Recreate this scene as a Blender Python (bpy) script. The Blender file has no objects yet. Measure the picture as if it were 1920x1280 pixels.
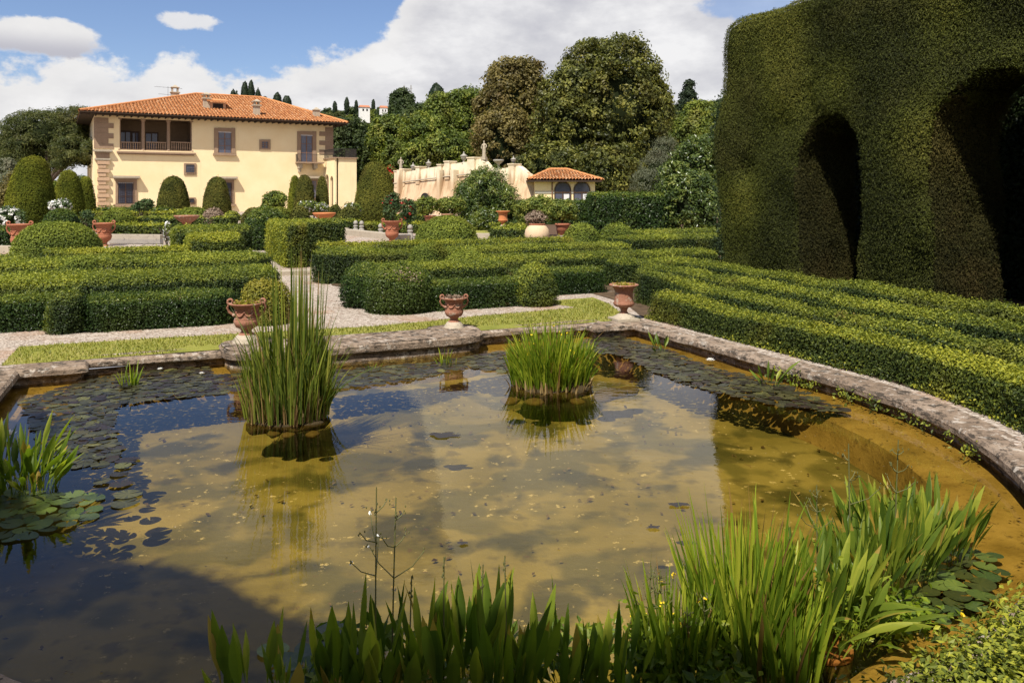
import bpy, math, random
import numpy as np
from mathutils import Vector

# ------------------------------------------------------------------ camera, sky, sun, exposure
S = bpy.context.scene
C = S.collection
ZC = 2.35                      # eye height above the pond water (water z = 0)
GZ = 0.20                      # garden ground level
F = 1493.0                     # focal length in photo pixels (photo 1920 wide)
HY = 365.0                     # horizon row in the photo
cam_d = bpy.data.cameras.new("camera")
cam_d.sensor_width = 36.0
cam_d.lens = 36.0 * F / 1920.0
cam_d.shift_y = -(640.0 - HY) / 1920.0
cam_d.clip_start = 0.1
cam_d.clip_end = 4000.0
cam = bpy.data.objects.new("camera", cam_d)
cam.location = (0, 0, ZC)
cam.rotation_euler = (math.radians(90), 0, 0)
C.objects.link(cam)
S.camera = cam

GA = math.radians(23.5)        # the garden axis is turned by this much
CA, SA = math.cos(GA), math.sin(GA)
SUN_U, SUN_V = -0.52, -0.50    # horizontal part of the direction to the sun, per unit height
SUN = Vector((SUN_U * CA - SUN_V * SA, SUN_U * SA + SUN_V * CA, 1.0)).normalized()
sun_d = bpy.data.lights.new("sun", 'SUN')
sun_d.energy = 5.0
sun_d.angle = math.radians(0.5)
sun_d.color = (1.0, 0.945, 0.84)
sun = bpy.data.objects.new("sun", sun_d)
sun.rotation_euler = SUN.to_track_quat('Z', 'Y').to_euler()
sun.location = (-20, -30, 60)
C.objects.link(sun)

S.view_settings.view_transform = 'Standard'
S.view_settings.look = 'None'
S.view_settings.exposure = 0.50
S.view_settings.gamma = 1.0
S.view_settings.use_curve_mapping = False
S.cycles.max_bounces = 6
S.cycles.diffuse_bounces = 2
S.cycles.glossy_bounces = 3
S.cycles.transparent_max_bounces = 8
S.cycles.transmission_bounces = 2
S.cycles.caustics_reflective = False
S.cycles.caustics_refractive = False
S.cycles.use_denoising = True


class NT:
    """small node-tree builder"""
    def __init__(self, tree):
        self.t = tree
        tree.nodes.clear()

    def n(self, typ, **kw):
        nd = self.t.nodes.new(typ)
        for k, v in kw.items():
            setattr(nd, k, v)
        return nd

    def l(self, a, b):
        self.t.links.new(a, b)

    def val(self, sock, x):
        if hasattr(x, 'links') or hasattr(x, 'is_linked'):
            self.l(x, sock)
        else:
            sock.default_value = x

    def math(self, op, a, b=0.0, c=0.0, clamp=False):
        nd = self.n('ShaderNodeMath', operation=op, use_clamp=clamp)
        self.val(nd.inputs[0], a)
        self.val(nd.inputs[1], b)
        self.val(nd.inputs[2], c)
        return nd.outputs[0]

    def ss(self, x, a, b, lo=0.0, hi=1.0):
        nd = self.n('ShaderNodeMapRange', interpolation_type='SMOOTHSTEP')
        self.val(nd.inputs[0], x)
        nd.inputs[1].default_value = a
        nd.inputs[2].default_value = b
        nd.inputs[3].default_value = lo
        nd.inputs[4].default_value = hi
        return nd.outputs[0]

    def mix(self, fac, a, b, typ='MIX'):
        nd = self.n('ShaderNodeMix', data_type='RGBA', blend_type=typ)
        self.val(nd.inputs[0], fac)
        self.val(nd.inputs[6], a if hasattr(a, 'links') else (*a, 1.0)[:4])
        self.val(nd.inputs[7], b if hasattr(b, 'links') else (*b, 1.0)[:4])
        return nd.outputs[2]

    def noise(self, vec, scale, detail=3.0, rough=0.55, dist=0.0):
        nd = self.n('ShaderNodeTexNoise')
        if vec is not None:
            self.l(vec, nd.inputs['Vector'])
        nd.inputs['Scale'].default_value = scale
        nd.inputs['Detail'].default_value = detail
        nd.inputs['Roughness'].default_value = rough
        nd.inputs['Distortion'].default_value = dist
        return nd.outputs['Fac']

    def voro(self, vec, scale, out='Distance', feature='F1'):
        nd = self.n('ShaderNodeTexVoronoi', feature=feature)
        if vec is not None:
            self.l(vec, nd.inputs['Vector'])
        nd.inputs['Scale'].default_value = scale
        return nd.outputs[out]

    def ramp(self, fac, stops, interp='LINEAR'):
        nd = self.n('ShaderNodeValToRGB')
        cr = nd.color_ramp
        cr.interpolation = interp
        while len(cr.elements) < len(stops):
            cr.elements.new(0.5)
        for e, (p, c) in zip(cr.elements, stops):
            e.position = p
            e.color = (*c, 1.0)[:4]
        self.l(fac, nd.inputs[0])
        return nd.outputs[0]

    def mapv(self, vec, scale=(1, 1, 1), rot=(0, 0, 0)):
        nd = self.n('ShaderNodeMapping')
        self.l(vec, nd.inputs[0])
        nd.inputs['Scale'].default_value = scale
        nd.inputs['Rotation'].default_value = rot
        return nd.outputs[0]

    def bump(self, h, strength, dist=0.02):
        nd = self.n('ShaderNodeBump')
        self.l(h, nd.inputs['Height'])
        nd.inputs['Strength'].default_value = strength
        nd.inputs['Distance'].default_value = dist
        return nd.outputs[0]


# sky: Nishita with a procedural bank of cumulus that depends only on the direction looked in
world = bpy.data.worlds.new("World")
S.world = world
world.use_nodes = True
w = NT(world.node_tree)
sky = w.n('ShaderNodeTexSky', sky_type='NISHITA', sun_disc=False)
sky.sun_elevation = math.asin(SUN.z)
sky.sun_rotation = math.atan2(SUN.x, SUN.y)
sky.altitude = 150
sky.air_density = 1.0
sky.dust_density = 0.6
sky.ozone_density = 2.0
bg1 = w.n('ShaderNodeBackground')
bg1.inputs[1].default_value = 0.085
skyc = w.mix(1.0, sky.outputs[0], (0.90, 0.92, 1.06), 'MULTIPLY')
w.l(skyc, bg1.inputs[0])
tc = w.n('ShaderNodeTexCoord')
dirv = tc.outputs['Generated']
sx = w.n('ShaderNodeSeparateXYZ')
w.l(dirv, sx.inputs[0])
X_, Y_, Z_ = sx.outputs
az = w.math('ARCTAN2', X_, Y_)
hl = w.math('SQRT', w.math('ADD', w.math('MULTIPLY', X_, X_), w.math('MULTIPLY', Y_, Y_)))
el = w.math('ARCTAN2', Z_, hl)
nz = w.noise(w.mapv(dirv, (1, 1, 1.45)), 7.0, 8.0, 0.60)
nzb = w.noise(w.mapv(dirv, (1, 1, 1.3)), 2.2, 3.0, 0.5)
nzc = w.noise(w.mapv(dirv, (1, 1, 2.2), (0.3, 0.2, 0.5)), 9.0, 6.0, 0.6)
line = w.math('ADD', w.ss(az, -0.42, -0.12, 0.148, 0.19), w.ss(az, -0.19, 0.02, 0.0, 0.36))
fld = w.math('SUBTRACT', line, el)
fld = w.math('ADD', fld, w.math('MULTIPLY', w.math('SUBTRACT', nz, 0.48), 0.22))
main = w.ss(fld, -0.004, 0.014)


def blob(a0, e0, ra, re, k):
    da = w.math('DIVIDE', w.math('SUBTRACT', az, a0), ra)
    de = w.math('DIVIDE', w.math('SUBTRACT', el, e0), re)
    r = w.math('ADD', w.math('MULTIPLY', da, da), w.math('MULTIPLY', de, de))
    q = w.math('ADD', w.math('SUBTRACT', 1.0, r), w.math('MULTIPLY', w.math('SUBTRACT', nz, 0.5), k))
    return w.ss(q, 0.0, 0.55)


b1 = blob(-0.545, 0.166, 0.080, 0.020, 6.5)
b2 = blob(-0.384, 0.199, 0.042, 0.012, 7.5)
# high broken clouds overhead: more of them towards the right
hi_ = w.math('ADD', w.math('SUBTRACT', nzb, 0.50), w.ss(az, -0.5, 0.5, -0.09, 0.16))
hi_ = w.math('MULTIPLY', w.ss(hi_, 0.0, 0.10), w.ss(el, 0.30, 0.40))
cov = w.math('MAXIMUM', w.math('MAXIMUM', main, b1), w.math('MAXIMUM', w.math('MULTIPLY', b2, 0.9), w.math('MULTIPLY', hi_, 0.85)))
cov = w.math('MULTIPLY', cov, w.ss(fld, 0.0, 0.24, 1.0, 0.97))
g3 = w.math('MAXIMUM', blob(0.29, 0.225, 0.055, 0.022, 6.0), blob(0.065, 0.246, 0.050, 0.014, 6.0))
cov = w.math('MULTIPLY', cov, w.math('SUBTRACT', 1.0, w.math('MULTIPLY', g3, 0.75)))
# gaps of pale blue inside the left part of the bank
gap = w.math('MULTIPLY', w.ss(nzb, 0.56, 0.66), w.ss(az, -0.38, -0.55, 0.0, 0.55))
cov = w.math('MULTIPLY', cov, w.math('SUBTRACT', 1.0, gap))
shade = w.math('ADD', w.math('MULTIPLY', nzc, 0.75), w.math('MULTIPLY', nz, 0.45))
ccol = w.ramp(shade, [(0.40, (0.55, 0.55, 0.60)), (0.56, (0.71, 0.705, 0.73)), (0.72, (0.92, 0.91, 0.91))])
edge = w.ss(fld, 0.01, 0.085, 0.72, 0.0)
ccol = w.mix(edge, ccol, (0.88, 0.87, 0.86))
under = w.ss(w.math('SUBTRACT', 0.168, el), -0.012, 0.016, 0.0, 0.75)
ccol = w.mix(w.math('MULTIPLY', b1, under), ccol, (0.42, 0.42, 0.50))
bg2 = w.n('ShaderNodeBackground')
w.l(ccol, bg2.inputs[0])
bg2.inputs[1].default_value = 0.70
mx = w.n('ShaderNodeMixShader')
w.l(cov, mx.inputs[0])
w.l(bg1.outputs[0], mx.inputs[1])
w.l(bg2.outputs[0], mx.inputs[2])
wo = w.n('ShaderNodeOutputWorld')
w.l(mx.outputs[0], wo.inputs[0])

# ------------------------------------------------------------------ coordinates
def W(u, v, z=GZ):
    return np.array([u * CA - v * SA, u * SA + v * CA, z])


def Wa(u, v, z):
    u = np.asarray(u, float); v = np.asarray(v, float)
    return np.stack([u * CA - v * SA, u * SA + v * CA, np.broadcast_to(z, u.shape).astype(float)], -1)


def UV(x, y):
    return x * CA + y * SA, -x * SA + y * CA


def at(px, Y, z=GZ):
    """world point in column px of the photo at distance Y"""
    return np.array([(px - 960.0) / F * Y, Y, z])


def gnd(px, py, z=GZ):
    """point of the horizontal plane z seen at a photo pixel"""
    Y = F * (ZC - z) / (py - HY)
    return np.array([(px - 960.0) / F * Y, Y, z])


def zat(py, Y):
    return ZC - (py - HY) * Y / F


# ------------------------------------------------------------------ mesh helpers
RNG = np.random.default_rng(7)


def fract_hash(ix, iy, iz, seed):
    h = np.sin(ix * 127.1 + iy * 311.7 + iz * 74.7 + seed * 19.19) * 43758.5453
    return h - np.floor(h)


def vnoise(P, seed=0):
    P = np.asarray(P, float)
    i = np.floor(P)
    f = P - i
    f = f * f * (3 - 2 * f)
    r = 0
    for dx in (0, 1):
        wx = f[..., 0] if dx else 1 - f[..., 0]
        for dy in (0, 1):
            wy = f[..., 1] if dy else 1 - f[..., 1]
            for dz in (0, 1):
                wz = f[..., 2] if dz else 1 - f[..., 2]
                r = r + wx * wy * wz * fract_hash(i[..., 0] + dx, i[..., 1] + dy, i[..., 2] + dz, seed)
    return r


def fbm(P, seed=0, oct=3):
    r = 0; a = 0.5; s = 0
    for k in range(oct):
        r = r + a * vnoise(np.asarray(P) * (2 ** k), seed + k * 7)
        s += a; a *= 0.5
    return r / s


class MB:
    """collects shapes; build() links them as ONE mesh object"""
    def __init__(self):
        self.v = []; self.f = []; self.n = 0

    def add(self, V, Fs, mi=0, rnd=None, smooth=False):
        V = np.asarray(V, float).reshape(-1, 3)
        Fs = np.asarray(Fs, np.int64)
        if len(Fs) == 0:
            return self
        self.v.append(V)
        self.f.append((Fs + self.n, mi, np.full(len(Fs), 0.5) if rnd is None else np.broadcast_to(rnd, (len(Fs),)), smooth))
        self.n += len(V)
        return self

    def box(self, c, s, rz=0.0, mi=0, taper=1.0):
        hx, hy, hz = s[0] / 2, s[1] / 2, s[2] / 2
        V = []
        for z, k in ((-hz, 1.0), (hz, taper)):
            for x, y in ((-hx, -hy), (hx, -hy), (hx, hy), (-hx, hy)):
                x, y = x * k, y * k
                V.append((c[0] + x * math.cos(rz) - y * math.sin(rz), c[1] + x * math.sin(rz) + y * math.cos(rz), c[2] + z))
        return self.add(V, [(3, 2, 1, 0), (4, 5, 6, 7), (0, 1, 5, 4), (1, 2, 6, 5), (2, 3, 7, 6), (3, 0, 4, 7)], mi)

    def lathe(self, prof, n=24, c=(0, 0, 0), mi=0, smooth=True, flute=None):
        """prof: list of (radius, z) bottom to top"""
        a = np.arange(n) / n * 2 * math.pi
        rings = []
        for k, (r, z) in enumerate(prof):
            rr = np.full(n, r)
            if flute and flute[0] <= k <= flute[1]:
                rr = r * (1 + flute[3] * np.abs(np.sin(a * flute[2] / 2)) - flute[3] * 0.5)
            rings.append(np.stack([c[0] + rr * np.cos(a), c[1] + rr * np.sin(a), np.full(n, c[2] + z)], -1))
        V = np.concatenate(rings)
        m = len(prof)
        k = np.arange(n); k2 = (k + 1) % n
        Fs = np.concatenate([np.stack([i * n + k, i * n + k2, (i + 1) * n + k2, (i + 1) * n + k], -1) for i in range(m - 1)])
        self.add(V, Fs, mi, smooth=smooth)
        for ring, z, flip in ((0, prof[0], True), (m - 1, prof[-1], False)):
            if prof[ring][0] > 1e-4:
                cc = np.array([[c[0], c[1], c[2] + prof[ring][1]]])
                base = ring * n
                VV = np.concatenate([V[base:base + n], cc])
                T = np.stack([k, k2, np.full(n, n)], -1)
                if flip:
                    T = T[:, ::-1]
                self.add(VV, T, mi, smooth=False)
        return self

    def tube(self, pts, rad, n=8, mi=0, smooth=True):
        pts = np.asarray(pts, float)
        rad = np.broadcast_to(np.asarray(rad, float), (len(pts),))
        rings = []
        up0 = np.array([0.13, 0.27, 0.95])
        for i in range(len(pts)):
            t = pts[min(i + 1, len(pts) - 1)] - pts[max(i - 1, 0)]
            t = t / (np.linalg.norm(t) + 1e-9)
            ref = up0 if abs(t @ up0) < 0.95 else np.array([1.0, 0, 0])
            b = np.cross(t, ref); b /= np.linalg.norm(b)
            d = np.cross(b, t)
            a = np.arange(n) / n * 2 * math.pi
            rings.append(pts[i] + rad[i] * (np.cos(a)[:, None] * b + np.sin(a)[:, None] * d))
        V = np.concatenate(rings)
        k = np.arange(n); k2 = (k + 1) % n
        Fs = np.concatenate([np.stack([i * n + k2, i * n + k, (i + 1) * n + k, (i + 1) * n + k2], -1) for i in range(len(pts) - 1)])
        return self.add(V, Fs, mi, smooth=smooth)

    def build(self, name, mats, parent=None, loc=None, rz=None):
        me = bpy.data.meshes.new(name)
        V = np.concatenate(self.v)
        me.vertices.add(len(V))
        me.vertices.foreach_set('co', V.astype(np.float32).ravel())
        nl = sum(f.size for f, *_ in self.f)
        npoly = sum(len(f) for f, *_ in self.f)
        li = np.concatenate([f.ravel() for f, *_ in self.f]).astype(np.int32)
        tot = np.concatenate([np.full(len(f), f.shape[1]) for f, *_ in self.f])
        st = np.concatenate([[0], np.cumsum(tot)[:-1]]).astype(np.int32)
        me.loops.add(nl)
        me.loops.foreach_set('vertex_index', li)
        me.polygons.add(npoly)
        me.polygons.foreach_set('loop_start', st)
        me.polygons.foreach_set('material_index', np.concatenate([np.full(len(f), mi) for f, mi, *_ in self.f]).astype(np.int32))
        me.polygons.foreach_set('use_smooth', np.concatenate([np.full(len(f), s) for f, _, _, s in self.f]).astype(bool))
        at_ = me.attributes.new('rnd', 'FLOAT', 'FACE')
        at_.data.foreach_set('value', np.concatenate([r for _, _, r, _ in self.f]).astype(np.float32))
        me.update(calc_edges=True)
        if not isinstance(mats, (list, tuple)):
            mats = [mats]
        for m in mats:
            me.materials.append(m)
        o = bpy.data.objects.new(name, me)
        C.objects.link(o)
        if parent is not None:
            o.parent = parent
        if loc is not None:
            o.location = loc
        if rz is not None:
            o.rotation_euler = (0, 0, rz)
        return o


def tag(o, label=None, cat=None, group=None, kind=None):
    if label: o['label'] = label
    if cat: o['category'] = cat
    if group: o['group'] = group
    if kind: o['kind'] = kind
    return o


def thing(name, label, cat, loc=(0, 0, 0), rz=0.0, group=None):
    o = bpy.data.objects.new(name, None)
    C.objects.link(o)
    o.location = loc
    o.rotation_euler = (0, 0, rz)
    return tag(o, label, cat, group)


def copy_tree(o, parent=None):
    c = o.copy()
    C.objects.link(c)
    c.parent = parent
    for ch in list(o.children):
        copy_tree(ch, c)
    return c


# ------------------------------------------------------------------ materials
def newmat(name):
    m = bpy.data.materials.new(name)
    m.use_nodes = True
    t = NT(m.node_tree)
    out = t.n('ShaderNodeOutputMaterial')
    return m, t, out


def pos(t):
    return t.n('ShaderNodeNewGeometry').outputs['Position']


def objc(t):
    return t.n('ShaderNodeTexCoord').outputs['Object']


def principled(t, out, col, rough=0.7, spec=0.3, normal=None):
    b = t.n('ShaderNodeBsdfPrincipled')
    t.val(b.inputs['Base Color'], col if hasattr(col, 'links') else (*col, 1.0)[:4])
    t.val(b.inputs['Roughness'], rough)
    b.inputs['Specular IOR Level'].default_value = spec
    if normal is not None:
        t.l(normal, b.inputs['Normal'])
    t.l(b.outputs[0], out.inputs[0])
    return b


def leaf_mat(name, stops, alt=None, altscale=0.6, rough=0.5, spec=0.2, trans=0.22, tcol=None, vary=False, dead=False):
    """foliage: every leaf face has its own random value; slow patches of another leaf colour"""
    m, t, out = newmat(name)
    a = t.n('ShaderNodeAttribute', attribute_name='rnd')
    col = t.ramp(a.outputs['Fac'], stops)
    if vary:                     # each copy has its own tint
        oi = t.n('ShaderNodeObjectInfo')
        col = t.mix(1.0, col, t.ramp(oi.outputs['Random'], [(0, (.55, .42, .40)), (.3, (.8, .75, .7)), (.7, (1.05, 1.1, 1.0)), (1, (1.7, 1.6, 1.1))]), 'MULTIPLY')
    if alt is not None:
        nf = t.noise(pos(t), altscale, 3.0)
        col = t.mix(t.ss(nf, 0.50, 0.72), col, t.mix(0.45, col, alt))
    if dead:                     # small browned patches where the clipping has bared the twigs
        nd = t.noise(pos(t), 2.1, 4.0, .6)
        col = t.mix(t.ss(nd, .665, .73, 0, .65), col, (.13, .075, .03))
    b = principled(t, out, col, rough, spec)
    if trans > 0:
        tr = t.n('ShaderNodeBsdfTranslucent')
        tc_ = t.mix(1.0, col, tcol or (1.5, 1.7, 0.55), 'MULTIPLY')
        t.l(tc_, tr.inputs[0])
        ms = t.n('ShaderNodeMixShader')
        ms.inputs[0].default_value = trans
        t.l(b.outputs[0], ms.inputs[1])
        t.l(tr.outputs[0], ms.inputs[2])
        t.l(ms.outputs[0], out.inputs[0])
    return m


def G(*s):
    n = len(s)
    return [(i / (n - 1) if n > 1 else 0, c) for i, c in enumerate(s)]


M = {}
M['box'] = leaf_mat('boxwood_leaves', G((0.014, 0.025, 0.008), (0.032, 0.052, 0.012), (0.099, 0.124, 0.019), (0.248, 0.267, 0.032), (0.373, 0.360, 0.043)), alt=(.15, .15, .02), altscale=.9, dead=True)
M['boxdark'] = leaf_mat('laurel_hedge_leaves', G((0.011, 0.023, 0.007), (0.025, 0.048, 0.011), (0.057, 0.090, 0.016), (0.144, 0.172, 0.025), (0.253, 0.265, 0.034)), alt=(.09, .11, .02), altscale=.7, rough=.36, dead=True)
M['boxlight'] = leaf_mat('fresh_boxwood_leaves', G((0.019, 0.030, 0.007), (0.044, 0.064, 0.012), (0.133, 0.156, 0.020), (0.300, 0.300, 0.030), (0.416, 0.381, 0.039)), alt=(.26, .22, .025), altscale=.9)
M['dome'] = leaf_mat('clipped_dome_leaves', G((0.041, 0.064, 0.015), (0.094, 0.124, 0.022), (0.179, 0.210, 0.033), (0.309, 0.328, 0.048)), alt=(.17, .15, .02), altscale=.8, spec=.1, dead=True)
M['yew'] = leaf_mat('yew_needles', G((0.014, 0.018, 0.005), (0.045, 0.052, 0.009), (0.086, 0.096, 0.014), (0.161, 0.153, 0.024)), alt=(.115, .105, .024), altscale=.45, rough=.65, spec=.15, trans=.12)
M['yewbrown'] = leaf_mat('dim_brown_yew_twigs', G((0.014, 0.015, 0.006), (0.036, 0.034, 0.010), (0.064, 0.056, 0.015), (0.110, 0.090, 0.024)), alt=(.085, .060, .020), altscale=.6, rough=.75, spec=.1, trans=.08)  # brown growth of the arch reveals, darkened for their dimmer light
M['cone'] = leaf_mat('yew_cone_needles', G((0.028, 0.034, 0.011), (0.062, 0.068, 0.017), (0.105, 0.105, 0.022), (0.171, 0.155, 0.034)), alt=(.09, .07, .02), altscale=.6, rough=.75, spec=.05, trans=.06)
M['conemid'] = leaf_mat('olive_yew_needles', G((0.034, 0.041, 0.011), (0.074, 0.082, 0.017), (0.126, 0.126, 0.022), (0.205, 0.186, 0.034)), alt=(.09, .07, .02), altscale=.6, rough=.75, spec=.05, trans=.06)
M['conelight'] = leaf_mat('fresh_yew_needles', G((0.034, 0.046, 0.008), (0.092, 0.108, 0.014), (0.178, 0.184, 0.020), (0.276, 0.265, 0.032)), alt=(.14, .13, .02), altscale=.5, rough=.75, spec=.05, trans=.06)
M['core'] = leaf_mat('shaded_inner_leaves', G((.010, .014, .005), (.017, .022, .008)), trans=0, rough=.9, spec=.05)  # inner leaves, near black for the shade between outer leaves
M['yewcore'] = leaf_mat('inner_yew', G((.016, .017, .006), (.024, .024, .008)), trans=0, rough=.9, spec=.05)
M['oak'] = leaf_mat('holm_oak_leaves', G((0.023, 0.031, 0.009), (0.060, 0.068, 0.016), (0.130, 0.137, 0.029), (0.273, 0.254, 0.058)), alt=(.13, .10, .03), altscale=.25, rough=.45)
M['oakred'] = leaf_mat('bronze_oak_leaves', G((0.060, 0.054, 0.018), (0.112, 0.093, 0.030), (0.180, 0.143, 0.045), (0.255, 0.210, 0.068)), alt=(.13, .075, .03), altscale=.3, rough=.5)
M['bright'] = leaf_mat('bright_leaves', G((0.031, 0.049, 0.010), (0.072, 0.101, 0.017), (0.137, 0.169, 0.025), (0.247, 0.254, 0.039)), alt=(.15, .12, .03), altscale=.25)
M['dark'] = leaf_mat('dark_evergreen_leaves', G((0.019, 0.030, 0.012), (0.035, 0.054, 0.018), (0.057, 0.081, 0.024), (0.088, 0.115, 0.032)), alt=(.05, .06, .02), altscale=.2)
M['pine'] = leaf_mat('pine_needles', G((0.027, 0.038, 0.012), (0.054, 0.068, 0.020), (0.097, 0.108, 0.032), (0.155, 0.155, 0.054)), alt=(.11, .09, .035), altscale=.3)
M['cypress'] = leaf_mat('cypress_needles', G((.010, .018, .008), (.018, .030, .012), (.030, .045, .016)), trans=.1)
M['olive'] = leaf_mat('olive_leaves', G((.07, .08, .05), (.12, .13, .08), (.18, .185, .12)), alt=(.15, .12, .08))
M['magnolia'] = leaf_mat('magnolia_leaves', G((0.022, 0.038, 0.011), (0.054, 0.084, 0.017), (0.114, 0.150, 0.029), (0.228, 0.240, 0.060)), rough=.35, spec=.4)
M['oleander'] = leaf_mat('oleander_leaves', G((0.025, 0.048, 0.013), (0.060, 0.095, 0.019), (0.119, 0.156, 0.026), (0.225, 0.244, 0.044)), rough=.4, spec=.5)
M['lemon'] = leaf_mat('lemon_leaves', G((0.055, 0.083, 0.017), (0.110, 0.143, 0.026), (0.187, 0.209, 0.039), (0.308, 0.286, 0.066)))
M['rose'] = leaf_mat('rose_leaves', G((0.019, 0.038, 0.014), (0.042, 0.074, 0.024), (0.072, 0.108, 0.036), (0.108, 0.144, 0.060)))
M['dry'] = leaf_mat('dry_leaves', G((.14, .09, .06), (.24, .17, .12), (.34, .27, .20)), trans=.2, tcol=(1.2, 1, .8))
M['yellowgreen'] = leaf_mat('yellow_green_leaves', G((.09, .10, .015), (.18, .17, .02), (.28, .24, .035), (.30, .20, .04)))
M['white'] = leaf_mat('white_petals', G((.75, .73, .68), (.85, .84, .80)), trans=.2, tcol=(1, 1, 1))
M['red'] = leaf_mat('red_petals', G((.30, .012, .012), (.48, .03, .025)), trans=.2, tcol=(1, 1, 1))
M['yellow'] = leaf_mat('yellow_petals', G((.75, .50, .015), (.85, .65, .03)), trans=.2, tcol=(1, 1, 1))
M['reed'] = leaf_mat('reed_blades', [(0, (0.040, 0.067, 0.016)), (.33, (0.090, 0.125, 0.022)), (.66, (0.168, 0.202, 0.030)), (.93, (0.325, 0.314, 0.062)), (.985, (0.291, 0.190, 0.078))], trans=.35, rough=.4)
M['reeddry'] = leaf_mat('dry_reed_stems', G((.12, .07, .03), (.26, .17, .07), (.40, .30, .14)), trans=.2, tcol=(1.2, 1, .7))
M['iris'] = leaf_mat('iris_blades', [(0, (0.067, 0.112, 0.010)), (.33, (0.129, 0.190, 0.015)), (.66, (0.213, 0.269, 0.020)), (.93, (0.358, 0.370, 0.039)), (.985, (0.246, 0.146, 0.050))], trans=.4, rough=.4, spec=.22)
M['plantain'] = leaf_mat('plantain_leaves', [(0, (0.041, 0.076, 0.012)), (.33, (0.093, 0.140, 0.017)), (.66, (0.165, 0.213, 0.024)), (.93, (0.317, 0.329, 0.043)), (.985, (0.317, 0.220, 0.049))], trans=.4, rough=.4, spec=.22)
M['stalk'] = leaf_mat('flower_stalks', G((.08, .09, .03), (.16, .15, .06)), trans=0)
M['grass'] = leaf_mat('lawn_blades', G((.11, .13, .02), (.20, .21, .03), (.28, .265, .05), (.36, .30, .10)), trans=.3)
M['pad'] = leaf_mat('water_lily_pads', G((.034, .020, .016), (.024, .022, .013), (.034, .034, .015), (.052, .052, .020), (.090, .086, .030)), trans=0, rough=.40, spec=.35, vary=True)
M['padbig'] = leaf_mat('fresh_lily_pads', G((.026, .042, .010), (.045, .066, .013), (.075, .095, .018)), trans=0, rough=.38, spec=.4, vary=True)


def bark_mat():
    m, t, out = newmat('bark')
    p = objc(t)
    n = t.noise(t.mapv(p, (4, 4, .8)), 3.0, 5.0)
    principled(t, out, t.ramp(n, [(.3, (.035, .026, .018)), (.7, (.13, .10, .075))]), .9, .1, t.bump(n, .6, .05))
    return m


M['bark'] = bark_mat()


def stucco_mat():
    m, t, out = newmat('cream_stucco')
    p = objc(t)
    n = t.noise(p, .35, 5.0, .6)
    col = t.ramp(n, [(.35, (.80, .62, .36)), (.65, (.85, .69, .43))])
    st = t.noise(t.mapv(p, (1.6, 1.6, .16)), 1.0, 5.0, .65)
    col = t.mix(t.ss(st, .56, .78, 0, .5), col, (.64, .44, .26))
    fine = t.noise(p, 9.0, 3.0)
    col = t.mix(t.ss(fine, .35, .75, 0.0, .12), col, (.66, .50, .30))
    principled(t, out, col, .9, .15, t.bump(fine, .25, .02))
    return m


M['stucco'] = stucco_mat()


def stone_mat(name, stops, scale=3.0, bump=.4, rough=.85, spots=None):
    m, t, out = newmat(name)
    p = objc(t)
    n = t.noise(p, scale, 6.0, .62)
    col = t.ramp(n, stops)
    n2 = t.noise(p, scale * 6, 4.0)
    col = t.mix(t.ss(n2, .5, .75, 0, .5), col, t.mix(1.0, col, (.55, .52, .48), 'MULTIPLY'))
    if spots:
        sp = t.noise(p, spots[1], 5.0, .7)
        col = t.mix(t.ss(sp, spots[2], spots[2] + .05, 0, spots[3]), col, spots[0])
    principled(t, out, col, rough, .2, t.bump(n2, bump, .02))
    return m


M['pietra'] = stone_mat('brown_sandstone', G((.24, .16, .105), (.36, .25, .17)), 1.2)
M['pietralt'] = stone_mat('rosy_sandstone', G((.40, .26, .165), (.56, .385, .25)), 1.2)
M['palestone'] = stone_mat('pale_stone', G((.28, .23, .17), (.50, .43, .33)), 4.0, spots=((.12, .10, .08), 8.0, .58, .6))
M['greystone'] = stone_mat('grey_stone', G((.20, .185, .16), (.42, .39, .34)), 6.0, spots=((.08, .075, .065), 9.0, .58, .7))
M['terra'] = stone_mat('terracotta', G((.26, .090, .050), (.40, .155, .085)), 5.0, .3, spots=((.50, .36, .26), 7.0, .60, .5))
M['terraold'] = stone_mat('weathered_terracotta', G((.22, .095, .06), (.36, .17, .105)), 7.0, .5, spots=((.42, .36, .28), 9.0, .56, .6))
M['terraorange'] = stone_mat('orange_terracotta', G((.42, .14, .05), (.55, .22, .09)), 5.0, .3)
M['jar'] = stone_mat('cream_terracotta', G((.50, .36, .22), (.62, .47, .31)), 3.0, .3)
M['brownstone'] = stone_mat('soil', G((.06, .035, .02), (.13, .075, .045)), 8.0)


def rim_mat():
    m, t, out = newmat('weathered_pond_stone')
    p = pos(t)
    n = t.noise(p, 2.6, 6.0, .6)
    col = t.ramp(n, [(.25, (.15, .108, .075)), (.5, (.25, .185, .135)), (.75, (.38, .30, .23))])
    n2 = t.noise(p, 13.0, 5.0, .7)
    col = t.mix(t.ss(n2, .50, .63, 0, .8), col, (.095, .074, .056))
    n3 = t.noise(t.mapv(p, (1, 1, 4.5), (.1, .05, .1)), 6.0, 6.0, .72)
    col = t.mix(t.ss(n3, .53, .57, 0, .9), col, (.052, .043, .034))
    n4 = t.noise(t.mapv(p, (1, 1, 1), (1.4, .6, .1)), 8.0, 5.0, .7)
    col = t.mix(t.ss(n4, .55, .64, 0, .6), col, (.55, .49, .42))
    bmp = t.math('ADD', t.math('MULTIPLY', n2, 1.0), t.math('MULTIPLY', n3, .8))
    principled(t, out, col, .92, .12, t.bump(bmp, .9, .03))
    return m


M['rim'] = rim_mat()


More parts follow.
